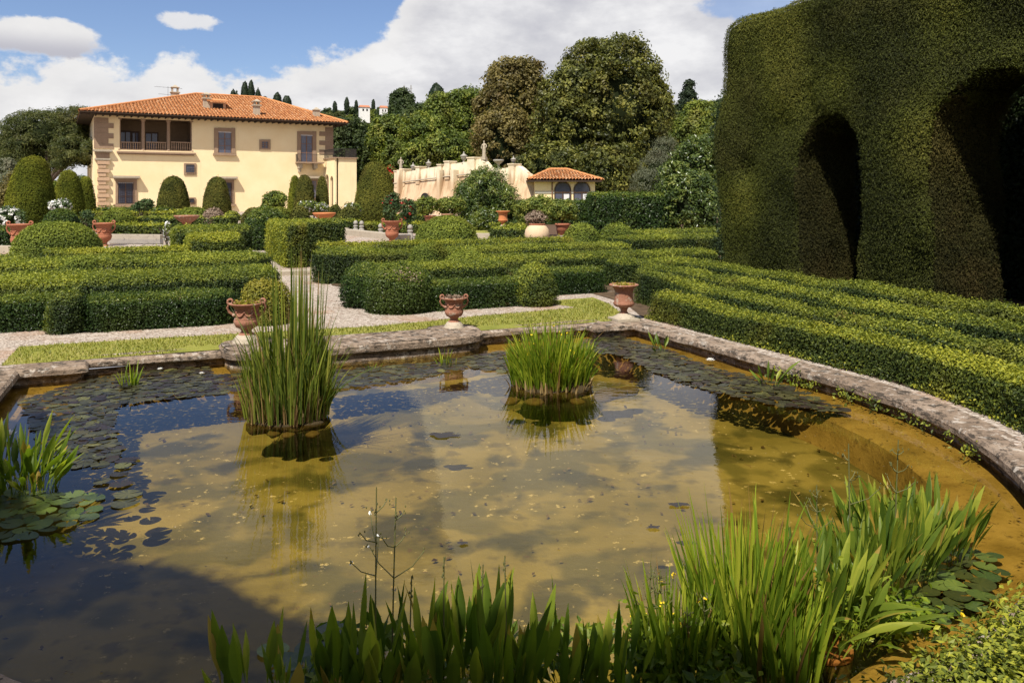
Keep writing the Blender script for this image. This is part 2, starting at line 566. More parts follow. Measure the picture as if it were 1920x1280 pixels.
def roof_mat():
    m, t, out = newmat('terracotta_roof_tiles')
    a = t.n('ShaderNodeAttribute', attribute_name='rnd')
    p = objc(t)
    col = t.ramp(a.outputs['Fac'], G((.29, .105, .042), (.43, .168, .062), (.53, .245, .10), (.62, .38, .22)))
    n = t.noise(p, 1.1, 5.0, .65)
    col = t.mix(t.ss(n, .54, .75, 0, .6), col, (.34, .17, .085))
    principled(t, out, col, .85, .15)
    return m


M['roof'] = roof_mat()


def plain(name, col, rough=.6, spec=.3, metal=0.0):
    m, t, out = newmat(name)
    n = t.noise(objc(t), 5.0, 4.0)
    b = principled(t, out, t.mix(t.ss(n, .35, .7, 0, .5), col, tuple(c * .72 for c in col[:3])), rough, spec)
    b.inputs['Metallic'].default_value = metal
    return m


M['wood'] = plain('dark_brown_wood', (.075, .042, .026))
M['frame'] = plain('brown_window_wood', (.20, .10, .06))
M['iron'] = plain('dark_iron', (.035, .03, .028), .5)
M['dark'+'room'] = plain('dark_interior', (.02, .017, .015), .9)
M['soffit'] = plain('dark_eaves_timber', (.045, .028, .018), .9)
M['curtain'] = plain('white_curtain', (.62, .60, .62), .9)
M['loggiawall'] = plain('shaded_loggia_plaster', (.20, .135, .08), .9)  # plaster darkened to carry the shade of the loggia
M['whitewall'] = plain('whitewashed_house', (.78, .76, .72), .9)
M['houseroof'] = plain('house_roof_tiles', (.42, .17, .09), .9)


def glass_mat():
    m, t, out = newmat('window_glass')
    n = t.noise(objc(t), 1.3, 2.0)
    b = principled(t, out, t.mix(n, (.05, .055, .09), (.13, .13, .17)), .06, .6)
    return m


M['glass'] = glass_mat()


def wall_mat():
    m, t, out = newmat('streaked_garden_wall')
    p = objc(t)
    sp = t.n('ShaderNodeSeparateXYZ')
    t.l(p, sp.inputs[0])
    st = t.noise(t.mapv(p, (1.5, 1.5, .12), (0, .10, 0)), 1.0, 6.0, .65)
    n = t.noise(p, .8, 4.0)
    pale = t.ramp(n, [(.3, (.60, .49, .34)), (.7, (.76, .66, .49))])
    tan = t.ramp(st, [(.35, (.34, .215, .125)), (.65, (.60, .45, .29))])
    h = t.math('ADD', sp.outputs[2], t.math('MULTIPLY', t.math('SUBTRACT', st, .5), 5.5))
    col = t.mix(t.ss(h, 3.6, 4.9), tan, pale)
    col = t.mix(t.ss(st, .55, .70, 0, .6), col, (.40, .26, .16))
    principled(t, out, col, .92, .1, t.bump(st, .3, .03))
    return m


M['gwall'] = wall_mat()
# ------------------------------------------------------------------ pond, ground, paths, hills
AX = 2.75                       # u of the garden axis
PR = 4.45                       # half width / radius of the pond
PV = 7.0                        # v of the centre of the round end


def dens(pts, step):
    out = []
    for a, b in zip(pts[:-1], pts[1:]):
        a = np.array(a, float); b = np.array(b, float)
        k = max(1, int(np.linalg.norm(b - a) / step))
        for i in range(k):
            out.append(a + (b - a) * i / k)
    out.append(np.array(pts[-1], float))
    return np.array(out)


def outline0():
    arc = [(AX + PR * math.cos(t), PV + PR * math.sin(t)) for t in np.linspace(-math.pi, 0, 72)]
    far = [(AX + PR, PV), (AX + PR, 11.4), (AX + 3.7, 11.4), (AX + 3.7, 11.7), (AX - 3.7, 11.7), (AX - 3.7, 11.4), (AX - PR, 11.4), (AX - PR, PV)]
    far = dens(far, 0.25)
    return np.concatenate([np.array(arc), far[1:-1]])


O0 = outline0()


def off_poly(P, off):
    n1 = P - np.roll(P, 1, 0)
    n2 = np.roll(P, -1, 0) - P
    n1 = np.stack([n1[:, 1], -n1[:, 0]], -1); n1 /= np.linalg.norm(n1, axis=1)[:, None]
    n2 = np.stack([n2[:, 1], -n2[:, 0]], -1); n2 /= np.linalg.norm(n2, axis=1)[:, None]
    m = (n1 + n2) / (1 + (n1 * n2).sum(1))[:, None]
    return P + m * off


def loft(mb, loops, mi=0, closed=True, smooth=False, jitter=0.0, seed=1):
    """loops: list of (uv points, z)"""
    V = []
    for k, (P, z) in enumerate(loops):
        A = Wa(P[:, 0], P[:, 1], z)
        if jitter:
            A = A + (np.stack([vnoise(A * 3.1, seed), vnoise(A * 3.1, seed + 3), vnoise(A * 2.3, seed + 5)], -1) - .5) * jitter * 2
        V.append(A)
    n = len(loops[0][0])
    k = np.arange(n if closed else n - 1); k2 = (k + 1) % n
    Fs = np.concatenate([np.stack([i * n + k, i * n + k2, (i + 1) * n + k2, (i + 1) * n + k], -1) for i in range(len(loops) - 1)])
    mb.add(np.concatenate(V), Fs, mi, smooth=smooth)


PC = np.array([AX, 8.3])


def ground_mat():
    m, t, out = newmat('garden_ground')
    p = pos(t)
    v = t.voro(p, 30.0, 'Color')
    sp = t.n('ShaderNodeSeparateColor')
    t.l(v, sp.inputs[0])
    col = t.ramp(sp.outputs[0], G((.20, .155, .12), (.32, .26, .21), (.42, .355, .295), (.55, .48, .41)))
    n = t.noise(p, .9, 4.0)
    col = t.mix(t.ss(n, .48, .68, 0, .55), col, (.33, .19, .11))
    lit = t.noise(p, 7.0, 5.0, .75)
    col = t.mix(t.ss(lit, .60, .66, 0, .8), col, (.22, .09, .045))
    d = t.voro(p, 30.0, 'Distance')
    principled(t, out, col, .95, .1, t.bump(d, .8, .03))
    return m


def lawn_mat():
    m, t, out = newmat('lawn')
    p = pos(t)
    n = t.noise(p, 1.4, 5.0, .6)
    f = t.noise(p, 60.0, 3.0)
    col = t.ramp(n, [(.3, (.17, .18, .035)), (.5, (.25, .245, .05)), (.72, (.34, .29, .10))])
    col = t.mix(t.ss(f, .4, .7, 0, .55), col, (.12, .14, .025))
    principled(t, out, col, .95, .1, t.bump(f, .6, .03))
    return m


M['ground'] = ground_mat()
M['lawn'] = lawn_mat()

mb = MB()
gi = off_poly(O0, 0.2)
loops = [(gi, GZ)]
for r in (7, 10, 16, 30, 60, 150, 500, 1500):
    d = gi - PC
    d = d / np.linalg.norm(d, axis=1)[:, None]
    loops.append((PC + d * r, GZ))
loft(mb, loops)
tag(mb.build('ground', M['ground']), 'gravel and earth ground of the garden', kind='structure')


def sheet(name, uv, z, mat):
    mb = MB()
    P = np.array(uv, float)
    mb.add(Wa(P[:, 0], P[:, 1], z), [list(range(len(P)))])
    return tag(mb.build(name, mat), kind='structure')


lawn_uv = [(-1.9, 11.75), (7.55, 11.75), (7.55, 12.4), (8.0, 13.6), (8.2, 14.6), (7.2, 14.5), (7.0, 13.95), (7.2, 13.4), (6.2, 13.28), (5.1, 13.18), (4.2, 12.98), (3.1, 12.82), (1.5, 12.95), (0, 13.05), (-1.9, 13.1)]
sheet('lawn', lawn_uv, GZ + .004, M['lawn'])
P = [at(px, Y, GZ + .006) for px, Y in ((860, 44), (1330, 44), (1330, 80), (700, 80))]
mb = MB(); mb.add(P, [(0, 1, 2, 3)])
tag(mb.build('back_lawn', M['lawn']), kind='structure')


def in_poly(x, y, poly):
    poly = np.asarray(poly)
    c = np.zeros(len(x), bool)
    j = len(poly) - 1
    for i in range(len(poly)):
        xi, yi = poly[i]; xj, yj = poly[j]
        m = ((yi > y) != (yj > y)) & (x < (xj - xi) * (y - yi) / (yj - yi + 1e-12) + xi)
        c ^= m
        j = i
    return c


sheet('yew_border', [(11.6, 20.0), (11.6, -10.0), (90, -20.0), (90, 60.0), (20, 60), (14.5, 25.0)], GZ + .008, M['brownstone'])  # brown soil; its far part stands in for black shade under the magnolia

def soil_mat():
    m, t, out = newmat('bed_soil')
    p = pos(t)
    n = t.noise(p, 5.0, 5.0, .7)
    principled(t, out, t.ramp(n, [(.3, (.045, .030, .018)), (.55, (.10, .068, .042)), (.75, (.18, .11, .06))]), .95, .1, t.bump(n, .8, .03))
    return m


M['soil'] = soil_mat()  # bed soil, kept dark to add to the shade between hedge rows
ra = np.linspace(0, -1.0, 14)
sheet('hedge_bed', [(7.66, 11.9), (8.35, 13.6), (8.5, 15.3), (11.7, 15.3), (11.7, 7.0)] + [(AX + 8.95 * math.cos(a), PV + 8.95 * math.sin(a)) for a in ra[1:]] + [(AX + 4.9 * math.cos(a), PV + 4.9 * math.sin(a)) for a in ra[::-1]], GZ + .007, M['soil'])
sheet('parterre_bed', [(3.8, 14.25), (6.6, 14.25), (6.8, 15.4), (10.6, 15.4), (10.6, 26), (4.1, 26), (4.1, 21.5), (3.6, 19.0), (4.0, 17.5), (3.6, 15.6)], GZ + .010, M['soil'])
sheet('parterre_bed', [(1.0, 14.25), (1.7, 16.0), (2.0, 19.0), (1.8, 25), (-7.5, 25), (-7.5, 14.8), (-1.2, 14.8), (-1.2, 14.25)], GZ + .010, M['soil'])

# lawn blades standing on the strip of grass
nb = 26000
bu = RNG.uniform(-1.9, 8.0, nb); bv = RNG.uniform(11.75, 14.3, nb)
k = in_poly(bu, bv, lawn_uv) & ((bv > 12.12) | (np.abs(bu - 2.75) > 2.6))
bu, bv = bu[k], bv[k]
B0 = Wa(bu, bv, GZ + .003)
ang = RNG.uniform(0, 6.28, len(B0)); ln = RNG.uniform(.02, .05, len(B0))
side = np.stack([np.cos(ang), np.sin(ang), np.zeros_like(ang)], -1) * .007
tip = B0 + np.stack([np.cos(ang + 1.3) * ln * .6, np.sin(ang + 1.3) * ln * .6, ln], -1)
V = np.stack([B0 - side, B0 + side, tip], 1).reshape(-1, 3)
mb = MB(); mb.add(V, np.arange(len(V)).reshape(-1, 3), rnd=RNG.random(len(B0)))
tag(mb.build('lawn_grass', M['grass']), 'short sunlit grass along the pond edge', kind='stuff')

# pond bed and the shallow ledge inside the wall
def bed_mat():
    m, t, out = newmat('pond_bed')
    p = pos(t)
    q = t.mapv(p, (1, 1, 0))
    n1 = t.noise(q, .55, 4.0, .55)
    n2 = t.noise(q, 1.5, 4.0, .5, .3)
    n3 = t.noise(q, 9.0, 5.0, .7)
    col = t.ramp(n1, [(.30, (.145, .122, .040)), (.50, (.235, .195, .082)), (.72, (.33, .268, .130))])
    n2b = t.noise(q, 1.0, 3.0, .5, .2)
    col = t.mix(t.ss(n2b, .50, .58, 0, .72), col, (.088, .085, .032))
    col = t.mix(t.ss(n2, .50, .64, 0, .85), col, (.052, .052, .020))
    n5 = t.noise(q, 3.6, 3.0, .5)
    col = t.mix(t.ss(n5, .56, .70, 0, .55), col, (.072, .062, .028))
    n6 = t.noise(q, .9, 3.0, .5)
    fleck = t.math('MULTIPLY', t.ss(n3, .60, .66), t.ss(n6, .42, .55))
    col = t.mix(t.math('MULTIPLY', fleck, .8), col, (.62, .52, .40))
    n4 = t.noise(t.mapv(q, (1, 1, 1), (0, 0, 1.0)), 7.0, 5.0, .75)
    col = t.mix(t.ss(n4, .62, .68, 0, .6), col, (.13, .075, .055))
    principled(t, out, col, .95, .1, t.bump(n3, .5, .03))
    return m


def ledge_mat():
    m, t, out = newmat('pond_ledge_silt')
    p = pos(t)
    n1 = t.noise(p, 2.2, 5.0, .6)
    n3 = t.noise(p, 14.0, 5.0, .7)
    col = t.ramp(n1, [(.3, (.17, .115, .040)), (.5, (.28, .195, .078)), (.72, (.37, .26, .12))])
    col = t.mix(t.ss(n3, .56, .66, 0, .7), col, (.085, .055, .03))
    principled(t, out, col, .9, .15, t.bump(n3, .7, .02))
    return m


M['bed'] = bed_mat()
M['ledge'] = ledge_mat()
mb = MB()
loops = []
for s in (1.0, .8, .6, .4, .2, .0005):
    loops.append((PC + (off_poly(O0, .08) - PC) * s, -.40))
loft(mb, loops)
tag(mb.build('pond_bed', M['bed']), 'silty yellow brown bed of the pond', kind='structure')
mb = MB()
lw = np.interp(np.arctan2(O0[:, 1] - 8.3, O0[:, 0] - AX), [-3.2, -2.4, -1.7, -1.2, .6, .9, 2.6, 3.2], [.3, .3, .6, 1, 1, .45, .45, .3])[:, None]
ledge_at = lambda k: O0 + (off_poly(O0, -1.0) - O0) * k * lw
lo = [(off_poly(O0, .06), -.035), (ledge_at(.25), -.05), (ledge_at(.52), -.075), (ledge_at(.58), -.10), (ledge_at(.66), -.40)]
loft(mb, lo, jitter=.012)
tag(mb.build('pond_ledge', M['ledge']), 'shallow silt covered ledge inside the pond wall', kind='structure')


def water_mat():
    m, t, out = newmat('pond_water')
    p = pos(t)
    rip = t.noise(t.mapv(p, (1, 1.6, 1)), 7.0, 3.0, .5)
    rip2 = t.noise(p, 1.3, 2.0, .5)
    h = t.math('ADD', t.math('MULTIPLY', rip, .35), rip2)
    nb_ = t.bump(h, .05, .05)
    fr = t.n('ShaderNodeFresnel')
    fr.inputs[0].default_value = 1.333
    t.l(nb_, fr.inputs[1])
    tr = t.n('ShaderNodeBsdfTransparent')
    tr.inputs[0].default_value = (.85, .77, .44, 1)
    gl = t.n('ShaderNodeBsdfGlossy')
    gl.inputs['Roughness'].default_value = .012
    gl.inputs[0].default_value = (.95, .95, .97, 1)
    t.l(nb_, gl.inputs['Normal'])
    ms = t.n('ShaderNodeMixShader')
    t.l(fr.outputs[0], ms.inputs[0])
    t.l(tr.outputs[0], ms.inputs[1])
    t.l(gl.outputs[0], ms.inputs[2])
    t.l(ms.outputs[0], out.inputs[0])
    return m


M['water'] = water_mat()
mb = MB()
P = off_poly(O0, .05)
mb.add(Wa(P[:, 0], P[:, 1], 0.0), [list(range(len(P)))])
tag(mb.build('pond_water', M['water']), 'still brown pond water reflecting sky and trees', kind='structure')

# the stone rim: moulded coping on a low wall, and the curved bay with the two urns
rim = thing('pond_wall', 'weathered grey stone rim with moulded coping around the pond', 'pond rim')
mb = MB()
loft(mb, [(off_poly(O0, .03), -.45), (off_poly(O0, .03), .085)], jitter=.012)
mb.build('riser', M['rim'], rim)
mb = MB()
loft(mb, [(off_poly(O0, .06), .085), (off_poly(O0, -.035), .088), (off_poly(O0, -.05), .11), (off_poly(O0, -.045), .165), (off_poly(O0, -.01), .195), (off_poly(O0, .30), .205), (off_poly(O0, .32), .13)], jitter=.013, seed=4)
mb.build('coping', M['rim'], rim)
mb = MB()
bayc, bayh = 2.62, 1.93
fr_, bk_ = [], []
for s in np.linspace(-1, 1, 61):
    u = bayc + bayh * s
    e = math.sqrt(max(0, 1 - min(1, max(0, abs(s) - .80) / .20) ** 2))
    fr_.append((u, 11.70 - .50 * e - .10 * (1 - s * s)))
    # the ends swell backwards into round pedestals for the urns
    d = abs(abs(s) - .80) / .20
    bk_.append((u, 12.02 + .26 * math.sqrt(max(0, 1 - min(1, d) ** 2)) if abs(s) > .55 else 12.02))
fr_, bk_ = np.array(fr_), np.array(bk_)
ctr = np.stack([fr_[:, 0], np.full(61, 11.86)], -1)


def bay(front, back, k):
    f = front.copy(); b = back.copy()
    f[:, 1] += k; b[:, 1] -= k
    f[:, 0] = bayc + (f[:, 0] - bayc) * (1 - k / bayh); b[:, 0] = bayc + (b[:, 0] - bayc) * (1 - k / bayh)
    return np.concatenate([f, b[::-1]])


loops = [(bay(fr_, bk_, .05), -.45), (bay(fr_, bk_, .05), .09), (bay(fr_, bk_, .015), .105), (bay(fr_, bk_, .0), .13), (bay(fr_, bk_, .0), .215), (bay(fr_, bk_, .03), .245)]
loft(mb, loops, jitter=.012, seed=9)
top = bay(fr_, bk_, .03)
A = Wa(top[:, 0], top[:, 1], .246)
n = 61
mb.add(A, [(i, i + 1, 2 * n - 2 - i, 2 * n - 1 - i) for i in range(n - 1)])
mb.build('curved_bay', M['rim'], rim)

# hills behind the villa
def hillz(x, y):
    r = x / y
    a = np.clip((y - 135) / 190, 0, 1); a = a * a * (3 - 2 * a)
    b = np.clip((r + .62) / .30, 0, 1); b = b * b * (3 - 2 * b)
    n = fbm(np.stack([x * .012, y * .012, 0 * x], -1), 3, 3)
    return (3 + (30 + 10 * (n - .5)) * b) * a + np.clip((y - 330) / 700, 0, 1) * 22 * b


def hill_mat():
    m, t, out = newmat('hill_scrub')
    p = pos(t)
    n = t.noise(p, .12, 6.0, .6)
    f = t.noise(p, .9, 4.0, .6)
    col = t.ramp(n, [(.3, (.020, .030, .010)), (.55, (.045, .062, .016)), (.75, (.085, .10, .03))])
    col = t.mix(t.ss(f, .45, .65, 0, .6), col, (.022, .032, .012))
    principled(t, out, col, .95, .1, t.bump(f, 1.0, 1.0))
    return m


M['hill'] = hill_mat()
mb = MB()
xs = np.linspace(-500, 700, 150); ys = np.linspace(128, 1000, 110)
XX, YY = np.meshgrid(xs, ys)
ZZ = hillz(XX, YY) + GZ - .3 + np.clip((YY - 128) / 3, 0, 1) * .31
V = np.stack([XX, YY, ZZ], -1).reshape(-1, 3)
nx, ny = len(xs), len(ys)
ii = (np.arange(ny - 1)[:, None] * nx + np.arange(nx - 1)).ravel()
mb.add(V, np.stack([ii, ii + 1, ii + nx + 1, ii + nx], -1), smooth=True)
tag(mb.build('hills', M['hill']), 'wooded hillside behind the villa', kind='structure')

# ------------------------------------------------------------------ the villa
PL = np.array([-48.6, 92.7])
VT = np.array([.8685, .4957])
VRZ = math.atan2(VT[1], VT[0])
VW_, VD_ = 28.3, 26.0
VE = ZC + 9.5                       # eaves
villa = thing('villa', 'cream plastered villa with low tiled roof and corner loggia', 'villa', (PL[0], PL[1], 0), VRZ)


def fac(X, Y):
    """enlarged-detail pixel on the facade -> (s, z)"""
    px, py = 140 + X / 3.556, 150 + Y / 3.556
    r = (px - 960) / F
    s = (r * PL[1] - PL[0]) / (VT[0] - r * VT[1])
    return s, zat(py, PL[1] + s * VT[1])


def fbox(mb, X0, Y0, X1, Y1, d0, d1, mi=0):
    """a box on the facade covering a rectangle, standing d0..d1 proud of the wall (local y = -d)"""
    s0, za = fac(X0, Y0); s1, zb = fac(X1, Y1)
    s0b, zc_ = fac(X0, Y1); s1b, zd = fac(X1, Y0)
    zt, zb_ = (za + zd) / 2, (zb + zc_) / 2
    mb.box(((s0 + s1) / 2, -(d0 + d1) / 2, (zt + zb_) / 2), (abs(s1 - s0), abs(d1 - d0), abs(zt - zb_)), mi=mi)
    return min(s0, s1), max(s0, s1), min(zt, zb_), max(zt, zb_)


lx0, lz1 = fac(300, 252); lx1, lz0 = fac(782, 478)
mb = MB()
mb.box((lx0 / 2, .25, (VE + GZ) / 2 - .1), (lx0, .5, VE - GZ - .2))
mb.box(((lx1 + VW_) / 2, .25, (VE + GZ) / 2 - .1), (VW_ - lx1, .5, VE - GZ - .2))
mb.box(((lx0 + lx1) / 2, .25, (lz0 + GZ) / 2), (lx1 - lx0, .5, lz0 - GZ))
mb.box(((lx0 + lx1) / 2, .25, (lz1 + VE - .2) / 2), (lx1 - lx0, .5, VE - .2 - lz1))
mb.box((.25, VD_ / 2, (VE + GZ) / 2 - .1), (.5, VD_ - 1.0, VE - GZ - .2))
mb.box((VW_ - .25, VD_ / 2, (VE + GZ) / 2 - .1), (.5, VD_ - 1.0, VE - GZ - .2))
mb.box((VW_ / 2, VD_ - .25, (VE + GZ) / 2 - .1), (VW_, .5, VE - GZ - .2))
mb.build('wall', M['stucco'], villa)
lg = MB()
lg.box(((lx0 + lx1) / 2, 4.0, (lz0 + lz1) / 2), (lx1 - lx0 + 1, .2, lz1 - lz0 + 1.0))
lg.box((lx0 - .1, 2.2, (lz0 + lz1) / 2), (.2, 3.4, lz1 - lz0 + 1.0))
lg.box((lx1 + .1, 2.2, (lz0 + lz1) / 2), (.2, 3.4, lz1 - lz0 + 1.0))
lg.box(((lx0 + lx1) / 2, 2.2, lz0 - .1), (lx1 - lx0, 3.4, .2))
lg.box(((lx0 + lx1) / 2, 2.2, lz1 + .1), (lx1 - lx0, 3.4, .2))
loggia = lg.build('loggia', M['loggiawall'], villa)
for X0, X1, Y0 in ((322, 386, 335), (404, 442, 340), (496, 572, 345)):
    fm = MB(); s0, s1, z0, z1 = fbox(fm, X0 - 10, Y0 - 12, X1 + 10, 470, -3.9, -3.82)
    f = fm.build('loggia_window', M['wood'], loggia)
    g = MB()
    mid = (X0 + X1) / 2
    for a, b in ((X0, mid - 4), (mid + 4, X1)):
        fbox(g, a, Y0, b, 412, -3.82, -3.79); fbox(g, a, 418, b, 466, -3.82, -3.79)
    g.build('pane', M['glass'], f)
for X in (296, 458, 627, 786):
    cm = MB()
    s, _ = fac(X, 300)
    zt = lz1; h = zt - lz0
    cm.lathe([(.30, 0), (.30, .10), (.24, .16), (.215, .3), (.20, h * .55), (.185, h - .42), (.20, h - .38), (.20, h - .3), (.27, h - .2), (.29, h - .16), (.29, h)], 14, (s, .27, lz0))
    cm.build('column', M['pietra'], villa)
for X0, X1 in ((306, 444), (476, 612), (642, 774)):
    bm_ = MB()
    s0, z1 = fac(X0, 416); s1, z0 = fac(X1, 472)
    bm_.box(((s0 + s1) / 2, .2, z1 + .03), (s1 - s0, .24, .12))
    bm_.box(((s0 + s1) / 2, .2, lz0 + .08), (s1 - s0, .24, .14))
    for s in np.linspace(s0 + .12, s1 - .12, 9):
        hh = z1 - lz0 - .15
        bm_.lathe([(.07, 0), (.045, .08), (.085, hh * .3), (.05, hh * .62), (.07, hh * .8), (.045, hh * .9), (.07, hh)], 8, (s, .2, lz0 + .13))
    bm_.build('balustrade', M['pietra'], villa)
lm = MB(); fbox(lm, 280, 481, 806, 492, 0, .42); fbox(lm, 292, 492, 794, 500, 0, .22)
lm.build('loggia_ledge', M['pietra'], villa)

# quoins of both corners
q = MB()
z = lz0 + .1
i = 0
while z < VE - .55:
    wd = 2.05 if i % 2 == 0 else 1.5
    q.box((wd / 2 - .06, .12, z + .30), (wd, .36, .585)); z += .6; i += 1
q.build('corner_stones', M['pietra'], villa)
q = MB()
z = lz0 + .1; i = 0
while z < VE - .55:
    wd = 1.1 if i % 2 else 1.9
    q.box((VW_ - wd / 2 + .06, .12, z + .30), (wd, .36, .585)); z += .6; i += 1
q.build('corner_stones', M['pietra'], villa)
q = MB(); fbox(q, 140, 485, 232, 522, -.2, .10)
q.build('corner_panel', M['pietra'], villa)
q = MB()
fbox(q, 122, 466, 250, 478, -.2, .50); fbox(q, 132, 478, 244, 484, -.2, .30)
fbox(q, 132, 523, 238, 534, -.2, .34)
q.build('corner_ledge', M['palestone'], villa)
q = MB()
y0 = 540.0
for i in range(13):
    X1 = 232 if i % 2 == 0 else 208
    X0 = 150 if i % 2 == 0 else 156
    fbox(q, X0, y0, X1, y0 + (23 if i % 2 == 0 else 20), -.2, .30 if i % 2 == 0 else .24)
    y0 += 27.3
q.build('rusticated_corner', M['pietralt'], villa)
q = MB(); fbox(q, 146, 536, 206, 890, -.2, .06)
q.build('corner_pilaster', M['stucco'], villa)


def window(fX0, fY0, fX1, fY1, gX0, gY0, gX1, gY1, sill=None, lintel=None, bars=False, mull=True, curtain=False, proud=.12):
    fm = MB()
    fbox(fm, fX0, fY0, gX0, fY1, 0, proud); fbox(fm, gX1, fY0, fX1, fY1, 0, proud)
    fbox(fm, gX0, fY0, gX1, gY0, 0, proud)
    if fY1 > gY1 + 1:
        fbox(fm, gX0, gY1, gX1, fY1, 0, proud)
    f = fm.build('window', M['pietra'], villa)
    g = MB(); fbox(g, gX0, gY0, gX1, gY1, .003, .02)
    g.build('pane', M['glass'], f)
    if mull:
        mm = MB()
        mx_ = (gX0 + gX1) / 2
        fbox(mm, mx_ - 3, gY0, mx_ + 3, gY1, .02, .06)
        for k in (1, 2):
            yy = gY0 + (gY1 - gY0) * k / 3
            fbox(mm, gX0, yy - 1.5, gX1, yy + 1.5, .02, .05)
        fbox(mm, gX0, gY0, gX0 + 4, gY1, .02, .055); fbox(mm, gX1 - 4, gY0, gX1, gY1, .02, .055)
        mm.build('sash', M['frame'], f)
    if curtain:
        cm_ = MB(); fbox(cm_, gX0, gY0, gX1, gY0 + 5, .02, .07)
        cm_.build('blind', M['curtain'], f)
    if sill:
        sm = MB(); fbox(sm, *sill, 0, .34); sm.build('sill', M['pietra'], f)
    if lintel:
        sm = MB(); fbox(sm, *lintel, 0, .75)
        fbox(sm, lintel[0] + 8, lintel[3], lintel[2] - 8, lintel[3] + 8, 0, .35)
        sm.build('cornice', M['palestone'], f)
    if bars:
        bm_ = MB()
        for k in np.linspace(gX0, gX1, 8 if gX1 - gX0 > 70 else 5):
            fbox(bm_, k - .8, gY0, k + .8, gY1, .22, .26)
        for k in np.linspace(gY0, gY1, 10 if gY1 - gY0 > 70 else 5):
            fbox(bm_, gX0, k - .8, gX1, k + .8, .20, .24)
        bm_.build('grille', M['iron'], f)
    return f


window(929, 321, 1070, 490, 956, 346, 1045, 486, sill=(922, 491, 1076, 504), curtain=True)
window(1231, 398, 1305, 467, 1246, 412, 1290, 454)
window(728, 555, 809, 632, 741, 566, 796, 616, bars=True, mull=False)
window(272, 656, 415, 825, 289, 684, 390, 822, sill=(258, 827, 428, 840), lintel=(256, 640, 432, 654), bars=True, curtain=True)
window(935, 660, 1062, 825, 952, 686, 1046, 822, sill=(922, 827, 1074, 840), lintel=(918, 645, 1080, 658), bars=True)
window(758, 783, 806, 830, 766, 792, 794, 818, bars=True, mull=False)
window(1318, 738, 1356, 790, 1326, 748, 1350, 778, mull=False)
window(1565, 655, 1620, 790, 1575, 672, 1610, 785, mull=False, lintel=(1556, 643, 1628, 656))
# basement arch under the first window
am = MB()
s0, z1 = fac(330, 855); s1, z0 = fac(392, 892)
sc_, rw = (s0 + s1) / 2, (s1 - s0) / 2
a = np.linspace(0, math.pi, 15)
V = [(sc_ + rw * math.cos(t), -.05, z0 + (z1 - z0) * math.sin(t)) for t in a] + [(sc_ + rw * math.cos(t), .02, z0 + (z1 - z0) * math.sin(t)) for t in a]
am.add(V, [list(range(15))]); am.add(V, [(i, i + 15, i + 16, i + 1) for i in range(14)])
am.build('basement_arch', M['pietra'], villa)
# balcony door, balcony, corbels and railing
f = window(1483, 343, 1610, 549, 1506, 367, 1585, 546, curtain=True)
bm_ = MB(); s0, s1, z0, z1 = fbox(bm_, 1471, 549, 1648, 558, 0, 1.25)
balc = bm_.build('balcony', M['pietra'], villa)
bm_ = MB(); fbox(bm_, 1484, 558, 1508, 590, 0, .9); fbox(bm_, 1488, 590, 1504, 614, 0, .5)
bm_.build('corbel', M['palestone'], balc)
bm_ = MB()
fbox(bm_, 1584, 558, 1608, 590, 0, .9); fbox(bm_, 1588, 590, 1604, 600, 0, .5)
bm_.build('corbel', M['palestone'], balc)
bm_ = MB()
for s in np.linspace(s0 + .05, s1 - .05, 24):
    bm_.box((s, -1.2, z1 + .5), (.028, .028, 1.0))
for dd in np.linspace(.1, 1.2, 7):
    bm_.box((s0 + .05, -dd, z1 + .5), (.028, .028, 1.0))
bm_.box(((s0 + s1) / 2, -1.2, z1 + 1.0), (s1 - s0, .06, .05))
bm_.box((s0 + .05, -.62, z1 + 1.003), (.06, 1.2, .05))
bm_.build('railing', M['iron'], balc)

# roof: rows of curved tiles on the front slope, plain slopes behind
OV = 1.6
RZ_ = ZC + 13.9
RS0, RS1, RY = 13.0, 21.8, 13.0
rm = MB()


def ymax(s):
    a = -OV + (s + OV) / (RS0 + OV) * (RY + OV)
    b = -OV + (VW_ + OV - s) / (VW_ + OV - RS1) * (RY + OV)
    return min(a, b, RY)


def slope(y):
    return VE + (RZ_ - VE) * (y + OV) / (RY + OV)


tw = .40; tl = .46
ncol = int((VW_ + 2 * OV) / tw)
prof = [(0, 0), (.18, .10), (.38, .135), (.62, .135), (.82, .10), (1, 0)]
Vs, Fs_, Rn = [], [], []
nv = 0
for c in range(ncol):
    sA = -OV + c * tw
    ym = ymax(sA + tw / 2)
    if ym < -OV + .15:
        continue
    nr = max(1, int(math.ceil((ym + OV) / tl)))
    drift = random.Random(c).uniform(-.02, .02)
    for r in range(nr):
        ya = -OV + r * tl; yb = min(-OV + (r + 1) * tl + .05, ym)
        rr = random.Random(c * 991 + r)
        for (y, zo) in ((ya, .05), (yb, .0)):
            for (fx, fz) in prof:
                Vs.append((sA + fx * tw + drift, y, slope(y) + fz + zo + rr.uniform(-.008, .008)))
        for k in range(5):
            Fs_.append((nv + k, nv + k + 1, nv + 7 + k, nv + 6 + k)); Rn.append(min(1, max(0, rr.gauss(.42, .24))))
        nv += 12
rm.add(Vs, Fs_, 0, np.array(Rn))
e0 = [(-OV, -OV), (VW_ + OV, -OV), (VW_ + OV, VD_ + OV), (-OV, VD_ + OV)]
V = [(x, y, VE - .03) for x, y in e0] + [(RS0, RY, RZ_ - .03), (RS1, RY, RZ_ - .03)]
rm.add(V, [(0, 1, 5, 4), (2, 3, 4, 5)], 0, .4)
rm.add(V, [(1, 2, 5), (3, 0, 4)], 0, .4)
roof = rm.build('roof', M['roof'], villa)
rm = MB()
